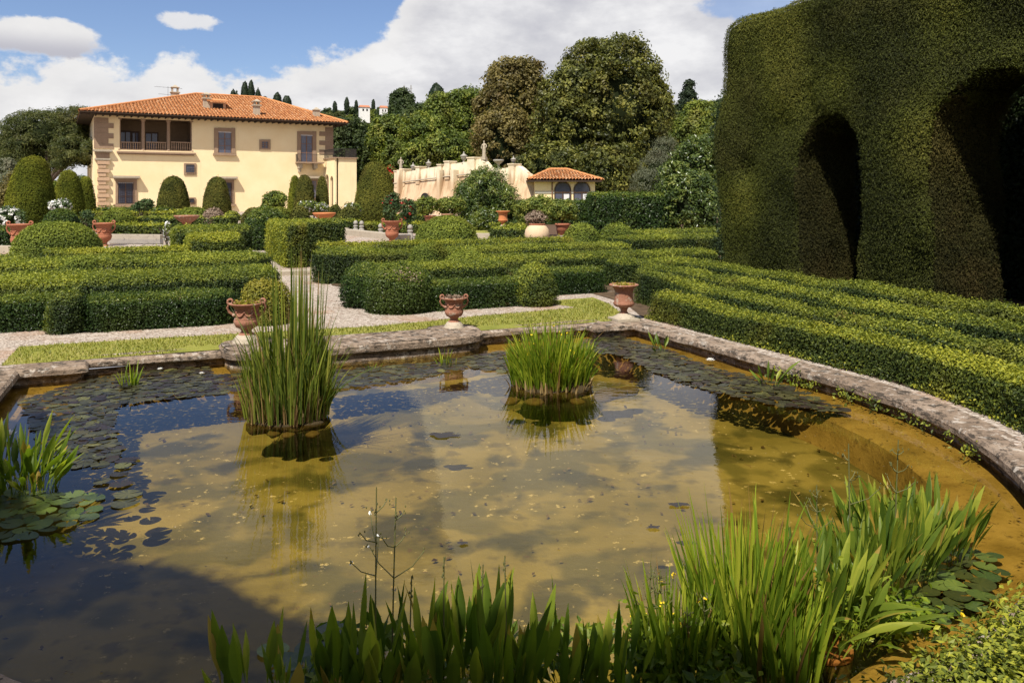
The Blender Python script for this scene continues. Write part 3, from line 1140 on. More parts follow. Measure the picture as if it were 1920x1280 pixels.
for a, b in (((-OV, -OV, VE + .1), (RS0, RY, RZ_ + .1)), ((VW_ + OV, -OV, VE + .1), (RS1, RY, RZ_ + .1)), ((RS0, RY, RZ_ + .1), (RS1, RY, RZ_ + .1)), ((-OV, VD_ + OV, VE + .1), (RS0, RY, RZ_ + .1))):
    a, b = np.array(a), np.array(b)
    nseg = int(np.linalg.norm(b - a) / .5)
    pts = [a + (b - a) * i / nseg for i in range(nseg + 1)]
    rm.tube(pts, [.17 + .02 * (i % 2) for i in range(nseg + 1)], 8)
rm.build('ridge_tiles', M['roof'], roof)
rm = MB()
rm.box((VW_ / 2, VD_ / 2, VE - .12), (VW_ + 2 * OV - .1, VD_ + 2 * OV - .1, .14))
for s in np.arange(-1.4, VW_ + 1.5, .75):
    rm.box((s, -.75, VE - .27), (.14, 1.5, .16))
rm.box((VW_ / 2, -OV - .05, VE - .03), (VW_ + 2 * OV, .12, .12))
rm.build('eaves', M['soffit'], villa)


def roof_hit(px, py):
    """where the photo ray through a pixel meets the front roof slope, in villa coordinates"""
    d = np.array([(px - 960) / F, 1.0, (HY - py) / F])
    o = np.array([-PL[0], -PL[1], 0]); o = np.array([o[0] * VT[0] + o[1] * VT[1], -o[0] * VT[1] + o[1] * VT[0], ZC])
    d = np.array([d[0] * VT[0] + d[1] * VT[1], -d[0] * VT[1] + d[1] * VT[0], d[2]])
    kk = (RZ_ - VE) / (RY + OV)
    t_ = (VE + kk * OV + kk * o[1] - o[2]) / (d[2] - kk * d[1])
    return o + d * t_


def chimney(px, pyb, h, wd, cap=True):
    p = roof_hit(px, pyb)
    m_ = MB()
    m_.box((p[0], p[1], p[2] + h / 2 - .3), (wd, wd, h + .6))
    m_.box((p[0], p[1], p[2] + h + .08), (wd + .3, wd + .3, .16))
    for a in (-1, 1):
        m_.box((p[0] + a * wd * .33, p[1], p[2] + h + .34), (wd * .25, wd * .9, .36))
    m_.box((p[0], p[1], p[2] + h + .58), (wd + .25, wd + .25, .12))
    m_.box((p[0], p[1], p[2] + h + .76), (wd + .05, wd + .05, .24), taper=.25)
    return m_.build('chimney', M['palestone'], roof)


chimney(387, 203, 1.15, .75)
chimney(481, 216, 1.15, .75)
p = roof_hit(408, 205)
dm = MB()
dm.box((p[0], p[1] + 1.2, p[2] + .25), (2.0, 2.4, 1.3))
dorm = dm.build('dormer', M['pietralt'], roof)
dm = MB(); dm.box((p[0] + .05, p[1] - .02, p[2] + .35), (1.25, .04, .75)); dm.build('opening', M['darkroom'], dorm)
dm = MB()
V = [(p[0] - 1.35, p[1] - .5, p[2] + .95), (p[0] + 1.35, p[1] - .5, p[2] + .95), (p[0] + 1.35, p[1] + 2.6, p[2] + 1.5), (p[0] - 1.35, p[1] + 2.6, p[2] + 1.5)]
dm.add(V, [(0, 1, 2, 3)], 0, .5); dm.add([(x, y, z + .14) for x, y, z in V], [(0, 1, 2, 3)], 0, .6)
dm.add(V + [(x, y, z + .14) for x, y, z in V], [(0, 1, 5, 4), (1, 2, 6, 5), (3, 0, 4, 7)], 0, .4)
dm.build('dormer_roof', M['roof'], dorm)
# small bell turret and aerial rising behind the roof
def toloc(P):
    x, y = P[0] - PL[0], P[1] - PL[1]
    return np.array([x * VT[0] + y * VT[1], -x * VT[1] + y * VT[0], P[2]])


p = toloc(at(328, 112.0, 0)); zt = zat(164, 112); zb = zat(190, 112)
tm = MB()
tm.box((p[0], p[1], (zt + zb) / 2 - 1.2), (1.0, 1.0, zt - zb - .2 + 1.0))
tm.box((p[0], p[1], zt - .75), (1.25, 1.25, .12))
for a in (-1, 1):
    for b in (-1, 1):
        tm.box((p[0] + a * .35, p[1] + b * .35, zt - .40), (.18, .18, .6))
tm.box((p[0], p[1], zt - .05), (1.1, 1.1, .1)); tm.box((p[0], p[1], zt + .15), (.9, .9, .35), taper=.2)
tur = tm.build('bell_turret', M['palestone'], roof)
tm = MB(); tm.lathe([(.62, 0), (.6, .25), (.45, .5), (.2, .65), (.01, .7)], 12, (p[0] + .75, p[1] - .2, zb - .35)); tm.build('red_cap', M['terra'], tur)
tm = MB()
tm.tube([(p[0] - .9, p[1], zb - .5), (p[0] - .9, p[1], zt + .1)], .02, 4)
for zz, ln_ in ((zt - .1, 1.7), (zt - 1.1, 1.2)):
    tm.tube([(p[0] - .9 - ln_, p[1], zz + .05), (p[0] - .9 + ln_ * 1.1, p[1], zz - .05)], .018, 4)
    for x in np.linspace(-ln_, ln_, 7):
        tm.tube([(p[0] - .9 + x, p[1] - .3, zz), (p[0] - .9 + x, p[1] + .3, zz)], .012, 4)
tm.build('aerial', M['iron'], roof)
p = roof_hit(597, 222)
tm = MB(); tm.box((p[0], p[1] + 1.0, p[2] + .3), (.8, .8, 1.6)); tm.box((p[0], p[1] + 1.0, p[2] + 1.18), (1.0, 1.0, .12)); tm.box((p[0], p[1] + 1.0, p[2] + 1.40), (.8, .8, .3), taper=.2)
tm.build('chimney', M['palestone'], roof)

# arcade wing standing out from the right corner
wz = zat(297, 102.5)
wx0, wx1, wd_ = VW_ - 1.15, VW_ + 1.75, 4.6
wm = MB()
wm.box(((wx0 + wx1) / 2 + .25, -wd_ / 2, (wz + GZ) / 2), (wx1 - wx0 - .5, wd_ - .01, wz - GZ))
wing = wm.build('arcade_wing', M['stucco'], villa)
wm = MB()     # left side of the wing: wall with two arches, built from piers and arch heads
zs = GZ + 4.0


def arch_wall(mb, y0, y1, ya, yb, zspring, ztop, x, th):
    """wall in the local y-z plane between y0..y1 with an arched opening ya..yb"""
    n = 14
    rad = (yb - ya) / 2; yc = (ya + yb) / 2
    pr = [(yc + rad * math.cos(t), zspring + rad * math.sin(t)) for t in np.linspace(0, math.pi, n)]
    mb.box((x, (y0 + ya) / 2, (ztop + GZ) / 2), (th, ya - y0, ztop - GZ))
    mb.box((x, (yb + y1) / 2, (ztop + GZ) / 2), (th, y1 - yb, ztop - GZ))
    for xx in (x - th / 2, x + th / 2):
        V = [(xx, y, z) for y, z in pr] + [(xx, y, ztop) for y, z in pr]
        mb.add(V, [(i, i + 1, n + i + 1, n + i) for i in range(n - 1)])
    V = [(x - th / 2, y, z) for y, z in pr] + [(x + th / 2, y, z) for y, z in pr]
    mb.add(V, [(i, i + 1, n + i + 1, n + i) for i in range(n - 1)])


arch_wall(wm, -2.3, 0, -2.0, -.35, zs, wz, wx0 + .12, .24)
arch_wall(wm, -wd_, -2.3, -3.95, -2.6, zs - .1, wz, wx0 + .12, .24)
wm.build('arched_side', M['stucco'], wing)
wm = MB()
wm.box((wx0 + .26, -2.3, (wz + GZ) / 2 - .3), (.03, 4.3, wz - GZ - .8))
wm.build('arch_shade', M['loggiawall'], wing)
wm = MB()
wm.box(((wx0 + wx1) / 2, -wd_ / 2 - .05, wz + .07), (wx1 - wx0 + .3, wd_ + .3, .14))
wm.build('string_course', M['pietra'], wing)
wm = MB()
for s in np.linspace(wx0, wx1, 22):
    wm.box((s, -wd_, wz + .65), (.03, .03, 1.1))
for y in np.linspace(-wd_, -.1, 26):
    wm.box((wx0, y, wz + .65), (.03, .03, 1.1)); wm.box((wx1, y, wz + .65), (.03, .03, 1.1))
for y in (-wd_,):
    wm.box(((wx0 + wx1) / 2, y, wz + 1.22), (wx1 - wx0, .06, .06))
wm.box((wx0, -wd_ / 2, wz + 1.222), (.06, wd_, .06)); wm.box((wx1, -wd_ / 2, wz + 1.222), (.06, wd_, .06))
wm.build('railing', M['iron'], wing)

# ------------------------------------------------------------------ terrace wall with finials, pavilion
gA, gB = at(738, 92.0, 0)[:2], at(1004, 76.0, 0)[:2]
gT = (gB - gA) / np.linalg.norm(gB - gA)
gRZ = math.atan2(gT[1], gT[0])
gw = thing('terrace_wall', 'tall stained retaining wall topped by pedestals behind the parterre', 'garden wall', (gA[0], gA[1], 0), gRZ)


def gl_(px):
    r = (px - 960) / F
    s = (r * gA[1] - gA[0]) / (gT[0] - r * gT[1])
    return s, gA[1] + s * gT[1]


def gpt(px, py):
    s, Y = gl_(px)
    return s, zat(py, Y)


top = [(742, 326), (764, 322), (803, 315), (830, 311), (834, 311), (836, 309), (850, 307), (878, 303), (900, 298), (903, 298), (907, 303), (914, 311), (921, 316), (927, 318), (948, 315), (970, 311), (977, 316), (985, 324), (996, 331), (1004, 336), (1012, 345)]
pts = [gpt(*q_) for q_ in top]
wm = MB()
n = len(pts)
BAT = 1.3
rows = [(1.0, 0.0), (.75, .10), (.5, .45), (0.0, BAT)]
V = []
for f_, out_ in rows:
    for s, z in pts:
        V.append((s, -out_, GZ + (z - GZ) * f_))
for s, z in pts:
    V.append((s, .7, z))
for s, z in pts:
    V.append((s, .7, GZ))
Fq = []
for r in range(3):
    Fq += [(r * n + i, (r + 1) * n + i, (r + 1) * n + i + 1, r * n + i + 1) for i in range(n - 1)]
Fq += [(i, i + 1, 4 * n + i + 1, 4 * n + i) for i in range(n - 1)]
Fq += [(4 * n + i, 4 * n + i + 1, 5 * n + i + 1, 5 * n + i) for i in range(n - 1)]
wm.add(V, Fq)
wm.add([V[0], V[n], V[2 * n], V[3 * n], V[5 * n], V[4 * n]], [(0, 1, 2, 3, 4, 5)])
wm.build('wall_face', M['gwall'], gw)
wm = MB()
for px0, px1, py in ((754, 762, 316.5), (783, 790, 312), (837, 846, 302), (880, 893, 295), (957, 967, 307), (824, 831, 308), (743, 749, 320)):
    s0, z = gpt(px0, py); s1, _ = gpt(px1, py)
    wm.box(((s0 + s1) / 2, .2, z - 1.0), (s1 - s0, 1.0, 2.0)); wm.box(((s0 + s1) / 2, .2, z - .06), (s1 - s0 + .14, 1.14, .12))
for px in (757, 832, 858):
    s, z = gpt(px, 318); wm.box((s, -.35, z / 2 + .2), (.5, .9, z - .5))
wm.build('pedestals', M['gwall'], gw)
wm = MB()
V = []
for s, z in pts[:9]:
    zz = GZ + (z - GZ) * .76
    V += [(s, -.30, zz), (s, .0, zz + .12)]
for i in range(8):
    a, b = V[2 * i], V[2 * i + 2]
    wm.tube([a, b], .07, 6)
wm.build('string_course', M['palestone'], gw)
s, z = gpt(809, 372)
wm = MB()
a = np.linspace(0, math.pi, 12)
V = [(s + .75, -1.25, GZ)] + [(s + .75 * math.cos(t), -.95, GZ + 1.6 + .75 * math.sin(t)) for t in a] + [(s - .75, -1.25, GZ)]
wm.add(V, [list(range(len(V)))])
V2 = [(x, y + .25, z_) for x, y, z_ in V]
wm.add(V + V2, [(i, i + 1, 15 + i - 1 + 0, 14 + i) for i in range(len(V) - 1)])
wm.build('niche', M['darkroom'], gw)


def gworld(s, y, z):
    return np.array([gA[0] + s * gT[0] - y * gT[1], gA[1] + s * gT[1] + y * gT[0], z])


UP = [(.26, 0), (.26, .10), (.20, .14), (.12, .22), (.10, .34), (.16, .40), (.27, .52), (.33, .68), (.34, .76), (.40, .80), (.42, .86), (.34, .90), (.20, .98), (.11, 1.06), (.07, 1.12), (.10, 1.18), (.07, 1.25), (.01, 1.30)]
wide = [(.24, 0), (.24, .10), (.15, .16), (.10, .3), (.10, .48), (.16, .58), (.34, .72), (.48, .84), (.52, .94), (.46, .97), (.30, .93)]
for px, py0, py1, pr, lab in ((772, 303, 321.5, UP, 'stone lidded urn just right of the small statue on the terrace wall'),
                              (801, 297, 316, UP, 'stone lidded urn on the lower stretch of terrace wall before its step'),
                              (867, 282, 305.5, UP, 'tallest stone lidded urn on the raised middle of the terrace wall'),
                              (932, 297, 317.5, wide, 'open stone bowl urn in the curved dip of the terrace wall'),
                              (960, 290, 308, UP, 'stone lidded urn nearest the tiled pavilion on the terrace wall')):
    s, Y = gl_(px)
    z0 = zat(py1, Y); h = zat(py0, Y) - z0
    k_ = h / pr[-1][1] if pr is UP else h / .97
    P = gworld(s, .2, z0 - .12)
    o = thing('stone_urn', lab, 'urn', P, 0, 'finials on the terrace wall')
    mb = MB(); mb.lathe([(r * k_ * .95, z_ * k_) for r, z_ in pr[:8]], 16); mb.build('foot_and_bowl', M['greystone'], o)
    mb = MB(); mb.lathe([(r * k_ * .95, z_ * k_) for r, z_ in pr[7:]], 16); mb.build('lid' if pr is UP else 'rim', M['greystone'], o)


def statue(px, py0, py1, lab, rz):
    s, Y = gl_(px)
    z0 = zat(py1, Y); h = zat(py0, Y) - z0 + .1
    P = gworld(s, .2, z0 - .1)
    o = thing('statue', lab, 'statue', P, rz)
    k = h / 2.2
    mb = MB(); mb.box((0, 0, .15 * k), (.55 * k, .5 * k, .3 * k)); mb.box((0, 0, .33 * k), (.45 * k, .4 * k, .08 * k)); mb.build('plinth', M['palestone'], o)
    me = bpy.data.meshes.new('figure')
    J = [((0, 0, 1.28), .15), ((0, 0, 1.5), .14), ((0, 0, 1.72), .17), ((0, .0, 1.86), .07), ((0, -.02, 1.93), .085), ((0, -.02, 2.07), .10), ((0, -.02, 2.16), .06),
         ((.10, 0, 1.15), .13), ((.12, -.06, .80), .10), ((.12, .03, .40), .07),
         ((-.10, 0, 1.15), .13), ((-.10, .02, .80), .10), ((-.10, .04, .40), .07),
         ((.24, 0, 1.72), .065), ((.34, -.02, 1.48), .055), ((.22, -.16, 1.32), .05),
         ((-.24, 0, 1.72), .065), ((-.36, .04, 1.50), .055), ((-.33, -.05, 1.22), .045)]
    E = [(0, 1), (1, 2), (2, 3), (3, 4), (4, 5), (5, 6), (0, 7), (7, 8), (8, 9), (0, 10), (10, 11), (11, 12), (2, 13), (13, 14), (14, 15), (2, 16), (16, 17), (17, 18)]
    me.from_pydata([tuple(c * k for c in p_) for p_, _ in J], E, [])
    fo = bpy.data.objects.new('figure', me)
    C.objects.link(fo)
    fo.modifiers.new('skin', 'SKIN')
    for sv, (_, r) in zip(me.skin_vertices[0].data, J):
        sv.radius = (r * k, r * k)
    me.skin_vertices[0].data[0].use_root = True
    fo.modifiers.new('sub', 'SUBSURF').levels = 1
    fo.modifiers['sub'].render_levels = 1
    me.materials.append(M['palestone'])
    fo.parent = o
    mb = MB(); mb.lathe([(.22 * k, .36 * k), (.20 * k, .7 * k), (.19 * k, 1.05 * k), (.20 * k, 1.25 * k)], 10); mb.build('drapery', M['palestone'], o)


statue(749, 294, 324, 'small pale standing statue at the left end of the terrace wall', .3)
statue(905, 263, 298, 'standing stone statue on the highest point of the terrace wall', -.5)

# pavilion
pY = 75.0
pav = thing('pavilion', 'small cream pavilion with hipped tile roof and two arched windows', 'pavilion', (at(1060, pY)[0], pY, 0), 0.04)
hx0, hx1 = at(1003, pY)[0] - pav.location.x, at(1116, pY)[0] - pav.location.x
ez = zat(339, pY)
mb = MB(); mb.box(((hx0 + hx1) / 2, 2.6, (ez + GZ) / 2), (hx1 - hx0, 5.2, ez - GZ)); mb.build('wall', M['stucco'], pav)
zb_ = zat(361, pY)
mb = MB(); mb.box(((hx0 + hx1) / 2, -.02, zb_), (hx1 - hx0 + .02, .06, .22)); mb.build('band', M['greystone'], pav)
mb = MB(); mb.tube([(at(1035, pY)[0] - pav.location.x, -.08, ez), (at(1035, pY)[0] - pav.location.x, -.08, GZ)], .06, 8); mb.build('downpipe', M['frame'], pav)
for a_, b_ in ((1041, 1069), (1077, 1105)):
    x0, x1 = at(a_, pY)[0] - pav.location.x, at(b_, pY)[0] - pav.location.x
    xc, rr = (x0 + x1) / 2, (x1 - x0) / 2
    zs = zat(342.5, pY) - rr
    t_ = np.linspace(0, math.pi, 14)
    V = [(x1, -.05, GZ + 1.0)] + [(xc + rr * math.cos(q_), -.05, zs + rr * math.sin(q_)) for q_ in t_] + [(x0, -.05, GZ + 1.0)]
    mb = MB(); mb.add(V, [list(range(len(V)))[::-1]]); V2 = [(x, .02, z_) for x, y, z_ in V]; mb.add(V + V2, [(i, i + 1, 16 + i + 1, 16 + i) for i in range(15)])
    wn = mb.build('window', M['glass'], pav)
    mb = MB()
    V = [(xc + (rr + .05) * math.cos(q_), -.06, zs + (rr + .05) * math.sin(q_)) for q_ in t_]
    mb.tube([(x1 + .05, -.06, GZ + 1)] + V + [(x0 - .05, -.06, GZ + 1)], .055, 6)
    mb.box((xc, -.08, (zb_ + GZ + .8) / 2), (.09, .06, zb_ - GZ - .6)); mb.box((xc, -.08, zb_), (2 * rr, .06, .09))
    mb.build('frame', M['wood'], wn)
    mb = MB(); mb.box((x1 - .35, -.075, zb_ - .75), (.5, .03, 1.2)); mb.build('open_shutter', M['curtain'], wn)
mb = MB()
ox0, ox1, oy0, oy1 = hx0 - .75, hx1 + .6, -.7, 5.9
rx0, rx1, ry = (ox0 + 2.4), (ox1 - 3.0), 2.6
rz_ = zat(318.5, pY + 2.6)
V = [(ox0, oy0, ez + .05), (ox1, oy0, ez + .05), (ox1, oy1, ez + .05), (ox0, oy1, ez + .05), (rx0, ry, rz_), (rx1, ry, rz_)]
mb.add(V, [(2, 3, 4, 5)], 0, .4); mb.add(V, [(1, 2, 5), (3, 0, 4)], 0, .5)
cols = np.arange(ox0, ox1, .30)
Vs, Fs_, Rn, nv = [], [], [], 0
for c, xa in enumerate(cols):
    xm = xa + .15
    fr1 = min((xm - ox0) / (rx0 - ox0), (ox1 - xm) / (ox1 - rx1), 1.0)
    nr = max(1, int(fr1 * 8))
    for r in range(nr):
        fa, fb = fr1 * r / nr, fr1 * (r + 1) / nr
        rr_ = random.Random(c * 31 + r)
        for f_, zo in ((fa, .06), (fb, 0)):
            for fx, fz in prof:
                Vs.append((xa + fx * .30, oy0 + (ry - oy0) * f_, ez + .05 + (rz_ - ez - .05) * f_ + fz * .9 + zo))
        for k in range(5):
            Fs_.append((nv + k, nv + k + 1, nv + 7 + k, nv + 6 + k)); Rn.append(min(1, max(0, rr_.gauss(.5, .3))))
        nv += 12
mb.add(Vs, Fs_, 0, np.array(Rn))
for a, b in ((0, 4), (1, 5), (4, 5)):
    a_, b_ = np.array(V[a]) + (0, 0, .08), np.array(V[b]) + (0, 0, .08)
    mb.tube([a_ + (b_ - a_) * i / 10 for i in range(11)], [.12 + .02 * (i % 2) for i in range(11)], 7)
pr_ = mb.build('roof', M['roof'], pav)
mb = MB(); mb.box(((ox0 + ox1) / 2, (oy0 + oy1) / 2, ez - .04), (ox1 - ox0 - .06, oy1 - oy0 - .06, .14)); mb.build('eaves', M['soffit'], pav)
# ------------------------------------------------------------------ foliage builders
EYE = np.array([0, 0, ZC])


def quad_stats(V, Fq):
    a, b, c, d = (V[Fq[:, i]] for i in range(4))
    n = np.cross(c - a, d - b)
    ar = np.linalg.norm(n, axis=1) / 2
    n = n / (2 * ar[:, None] + 1e-12)
    return ar, n


def sample_hull(V, Fq, count_fn, rng):
    """random points on the quads; count_fn(area, centre, normal) gives the expected number"""
    ar, n = quad_stats(V, Fq)
    ctr = V[Fq].mean(1)
    ex = count_fn(ar, ctr, n)
    k = np.floor(ex + rng.random(len(ex))).astype(int)
    idx = np.repeat(np.arange(len(Fq)), k)
    s, t = rng.random(len(idx))[:, None], rng.random(len(idx))[:, None]
    q = V[Fq[idx]]
    P = (q[:, 0] * (1 - s) + q[:, 1] * s) * (1 - t) + (q[:, 3] * (1 - s) + q[:, 2] * s) * t
    return P, n[idx]


def leaves(mb, P, N, L, asp=.55, tilt=.75, rng=RNG, mi=0, tone=.35, tscale=1.3, droop=0.0, axis=None, lit_age=None):
    """diamond shaped leaf faces, folded along the middle"""
    n = len(P)
    if n == 0:
        return
    L = np.broadcast_to(L, (n,)) * rng.uniform(.65, 1.3, n)
    nn = N + tilt * rng.normal(size=(n, 3))
    nn[:, 2] -= droop
    nn /= np.linalg.norm(nn, axis=1)[:, None] + 1e-9
    a = rng.normal(size=(n, 3)) if axis is None else axis + .5 * rng.normal(size=(n, 3))
    a = a - nn * (a * nn).sum(1)[:, None]
    a /= np.linalg.norm(a, axis=1)[:, None] + 1e-9
    b = np.cross(nn, a)
    L1 = L[:, None]
    V = np.stack([P - a * L1 * .5, P + b * L1 * asp * .5 + nn * L1 * .10, P + a * L1 * .5, P - b * L1 * asp * .5 + nn * L1 * .10], 1)
    r = np.clip(rng.random(n) * (1 - tone) + tone * np.clip((vnoise(P * tscale, 5) - .5) * 2.0 + .5, 0, 1), 0, 1)
    if lit_age is not None:          # 0 = shade-dark half of the colour range, 1 = young, sunlit-bright end
        r = np.clip(r * .50 + lit_age * .50, 0, 1)
    mb.add(V.reshape(-1, 3), np.arange(4 * n).reshape(-1, 4), mi, rnd=r)


def leaf_len(d, lo=.034, k=.0031, hi=.8):
    return np.clip(d * k, lo, hi)


def plant_hull(mb, V, Fq, L=None, cover=1.7, depth=.035, mi=0, core=1, asp=.55, tilt=.5, rng=RNG, tone=.35, tscale=1.3, inset=.055, up=.25, shoots=.05, young_lit=True, pick=None, side=0.0):
    """solid inner hull plus leaves over its surface"""
    ar, n = quad_stats(V, Fq)
    # make normals point outwards from the hull (signed volume)
    c = V.mean(0)
    vol = (((V[Fq[:, 0]] - c) * n).sum(1) * ar).sum()
    if vol < 0:
        Fq = Fq[:, ::-1]
        ar, n = quad_stats(V, Fq)
    vn = np.zeros_like(V)
    for i in range(4):
        np.add.at(vn, Fq[:, i], n * ar[:, None])
    vn /= np.linalg.norm(vn, axis=1)[:, None] + 1e-9
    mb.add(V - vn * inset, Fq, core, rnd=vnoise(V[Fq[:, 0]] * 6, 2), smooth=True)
    dist = np.linalg.norm(V.mean(0) - EYE)
    if L is None:
        dmin = np.percentile(np.linalg.norm(V - EYE, axis=1), 25)
        L = float(leaf_len(dmin))

    def cnt(a, ctr, nn):
        to = EYE - ctr
        to /= np.linalg.norm(to, axis=1)[:, None]
        f = (nn * to).sum(1)
        return cover * a / (.5 * asp * L * L) * np.where(f > -.15, 1.0, .4) * np.where(nn[:, 2] < -.8, .2, 1.0)

    P, N = sample_hull(V, Fq, cnt, rng)
    P = P + N * (rng.normal(size=len(P)) * depth + depth * .3)[:, None]
    # young tops; sunlit tops and left sides, shaded fronts painted into the leaf tone
    lit_age = np.clip((np.maximum(N[:, 2], side * (-N[:, 0] * CA - N[:, 1] * SA)) - .25) / .5, 0, 1) * rng.uniform(.4, 1.0, len(P)) if young_lit else None
    if pick is None:
        leaves(mb, P, N + np.array([0, 0, up]), L, asp, tilt, rng, mi, tone, tscale, lit_age=lit_age)
    else:                        # arch reveals: browner growth, with dimmer light in its colour
        q = pick(P, N)
        leaves(mb, P[~q], N[~q] + np.array([0, 0, up]), L, asp, tilt, rng, mi, tone, tscale)
        leaves(mb, P[q], N[q] + np.array([0, 0, up]), L, asp, tilt, rng, 2, tone, tscale)
    # a few shoots standing proud of the clipped surface
    k = rng.random(len(P)) < shoots
    leaves(mb, P[k] + N[k] * L * .8, rng.normal(size=(k.sum(), 3)), L * 1.1, asp * .8, 1.0, rng, mi, tone, tscale, lit_age=None if lit_age is None else lit_age[k])


def lump(V, amp, scale, seed, keepz=True):
    d = np.stack([vnoise(V * scale, seed), vnoise(V * scale, seed + 11), vnoise(V * scale, seed + 23)], -1) - .5
    V = V + d * 2 * amp
    return V


def sweep_hull(path, w, h, z0=GZ, ends=('flat', 'flat'), p=.30, step=.22, lean=0.0):
    """rounded box swept along a uv path; w, h may vary along it"""
    path = np.asarray(path, float)
    w = np.broadcast_to(np.asarray(w, float), (len(path),)); h = np.broadcast_to(np.asarray(h, float), (len(path),))
    seg = np.linalg.norm(np.diff(path, axis=0), axis=1)
    t = np.concatenate([[0], np.cumsum(seg)])
    n = max(3, int(t[-1] / step) + 1)
    tt = np.linspace(0, t[-1], n)
    e0 = (w[0] / 2 if ends[0] == 'round' else .10); e1 = (w[-1] / 2 if ends[1] == 'round' else .10)
    th = np.array([.99, .9, .75, .5, .25]) * math.pi / 2
    tt = np.concatenate([e0 * (1 - np.sin(th)), tt[(tt > e0) & (tt < t[-1] - e1)], t[-1] - e1 * (1 - np.sin(th[::-1]))])
    sc = np.ones(len(tt)); sc[:5] = np.cos(th) ** .75; sc[-5:] = np.cos(th[::-1]) ** .75
    U = np.interp(tt, t, path[:, 0]); Vv = np.interp(tt, t, path[:, 1])
    ww = np.interp(tt, t, w); hh = np.interp(tt, t, h)
    du, dv = np.gradient(U), np.gradient(Vv)
    l = np.hypot(du, dv) + 1e-9
    nx, ny = dv / l, -du / l
    m = 18
    a = np.linspace(0, math.pi, m)
    cx = -np.sign(np.cos(a)) * np.abs(np.cos(a)) ** p
    cz = np.abs(np.sin(a)) ** p
    cx = cx * (1 - lean * cz)
    rings = []
    for i in range(len(tt)):
        off = cx * ww[i] / 2 * sc[i]
        rings.append(Wa(U[i] + nx[i] * off, Vv[i] + ny[i] * off, z0 + cz * hh[i] * (1 - .12 * (1 - sc[i]) ** 2)))
    V = np.concatenate(rings)
    k = np.arange(m - 1)
    Fq = np.concatenate([np.stack([i * m + k, i * m + k + 1, (i + 1) * m + k + 1, (i + 1) * m + k], -1) for i in range(len(tt) - 1)])
    return V, Fq


def revolve_hull(prof, c, n=28, sx=1.0, rz=0.0):
    prof = np.asarray(prof, float)
    a = np.arange(n) / n * 2 * math.pi
    X = prof[:, :1] * np.cos(a) * sx; Y = prof[:, :1] * np.sin(a)
    Xr = X * math.cos(rz) - Y * math.sin(rz); Yr = X * math.sin(rz) + Y * math.cos(rz)
    V = np.stack([c[0] + Xr, c[1] + Yr, np.broadcast_to(c[2] + prof[:, 1:2], X.shape)], -1).reshape(-1, 3)
    k = np.arange(n); k2 = (k + 1) % n
    Fq = np.concatenate([np.stack([i * n + k, i * n + k2, (i + 1) * n + k2, (i + 1) * n + k], -1) for i in range(len(prof) - 1)])
    return V, Fq


def hedge(name, label, cat, path, w, h, mat='box', group=None, ends=('flat', 'flat'), amp=.032, L=None, cover=1.9, seed=None, p=.20, extra=(), lean=0.0, depth=.035):
    global SEED
    SEED += 1
    V, Fq = sweep_hull(path, w, h, ends=ends, p=p, lean=lean)
    V = lump(V, amp, 1.6, SEED)
    V = lump(V, amp * .4, 5.0, SEED + 50)
    mb = MB()
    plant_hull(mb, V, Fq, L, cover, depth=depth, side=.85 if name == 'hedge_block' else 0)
    for Ve, Fe in extra:
        plant_hull(mb, lump(Ve, amp, 1.8, SEED + 3), Fe, L, cover, depth=depth)
    o = mb.build(name, [M[mat], M['core']])
    return tag(o, label, cat, group)


SEED = 100


def dome_prof(r, h, base=0.0, n=12, sq=.9):
    t = np.linspace(0, math.pi / 2, n)
    return [(r * .90, base)] + [(r * max(.01, math.cos(x)) ** sq, base + .10 * h + h * .90 * math.sin(x)) for x in t]


def dome(name, label, c, r, h, mat='dome', group=None, cat='topiary', sq=.9, L=None, amp=.05, sx=1.0, cover=1.9):
    global SEED
    SEED += 1
    V, Fq = revolve_hull(dome_prof(r, h, sq=sq), c, 30, sx, GA)
    V = lump(V, amp, 1.7 / max(.5, r), SEED)
    mb = MB()
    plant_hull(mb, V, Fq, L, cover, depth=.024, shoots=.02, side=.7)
    return tag(mb.build(name, [M[mat], M['core']]), label, cat, group)


def cone(label, px, pyb, pyt, wpx, Y, mat='cone', group='tall clipped yew cones', lean=0.0):
    global SEED
    SEED += 1
    c = at(px, Y, GZ)
    h = zat(pyt, Y) - GZ
    r = wpx / F * Y / 2
    prof = [(.80, 0), (.93, .05), (1.0, .16), (.98, .30), (.92, .44), (.84, .58), (.75, .70), (.66, .80), (.56, .88), (.42, .945), (.22, .985), (.01, 1.0)]
    V, Fq = revolve_hull([(a * r, b * h) for a, b in prof], c, 30)
    V[:, 0] += (V[:, 2] - GZ) * lean
    V = lump(V, .09, .6, SEED)
    V = lump(V, .025, 2.2, SEED + 9)
    mb = MB()
    plant_hull(mb, V, Fq, float(np.clip(Y * .0021, .09, .2)), 2.0, depth=.03, asp=.4, inset=.06, tilt=.42, young_lit=(mat == 'conelight'), shoots=.01, side=.8)
    return tag(mb.build('yew_cone', [M[mat], M['core']]), label, 'topiary', group)


# ------------------------------------------------------------------ box hedges: curved rows to the right of the pond
def ring(u, v_start, a_end, off=0.0):
    r = u - AX
    pts = [(u, v) for v in np.linspace(v_start, PV, max(2, int((v_start - PV) / .4)))]
    pts += [(AX + r * math.cos(a), PV + r * math.sin(a)) for a in np.linspace(0, math.radians(a_end), max(3, int(abs(math.radians(a_end)) * r / .3)))[1:]]
    return pts


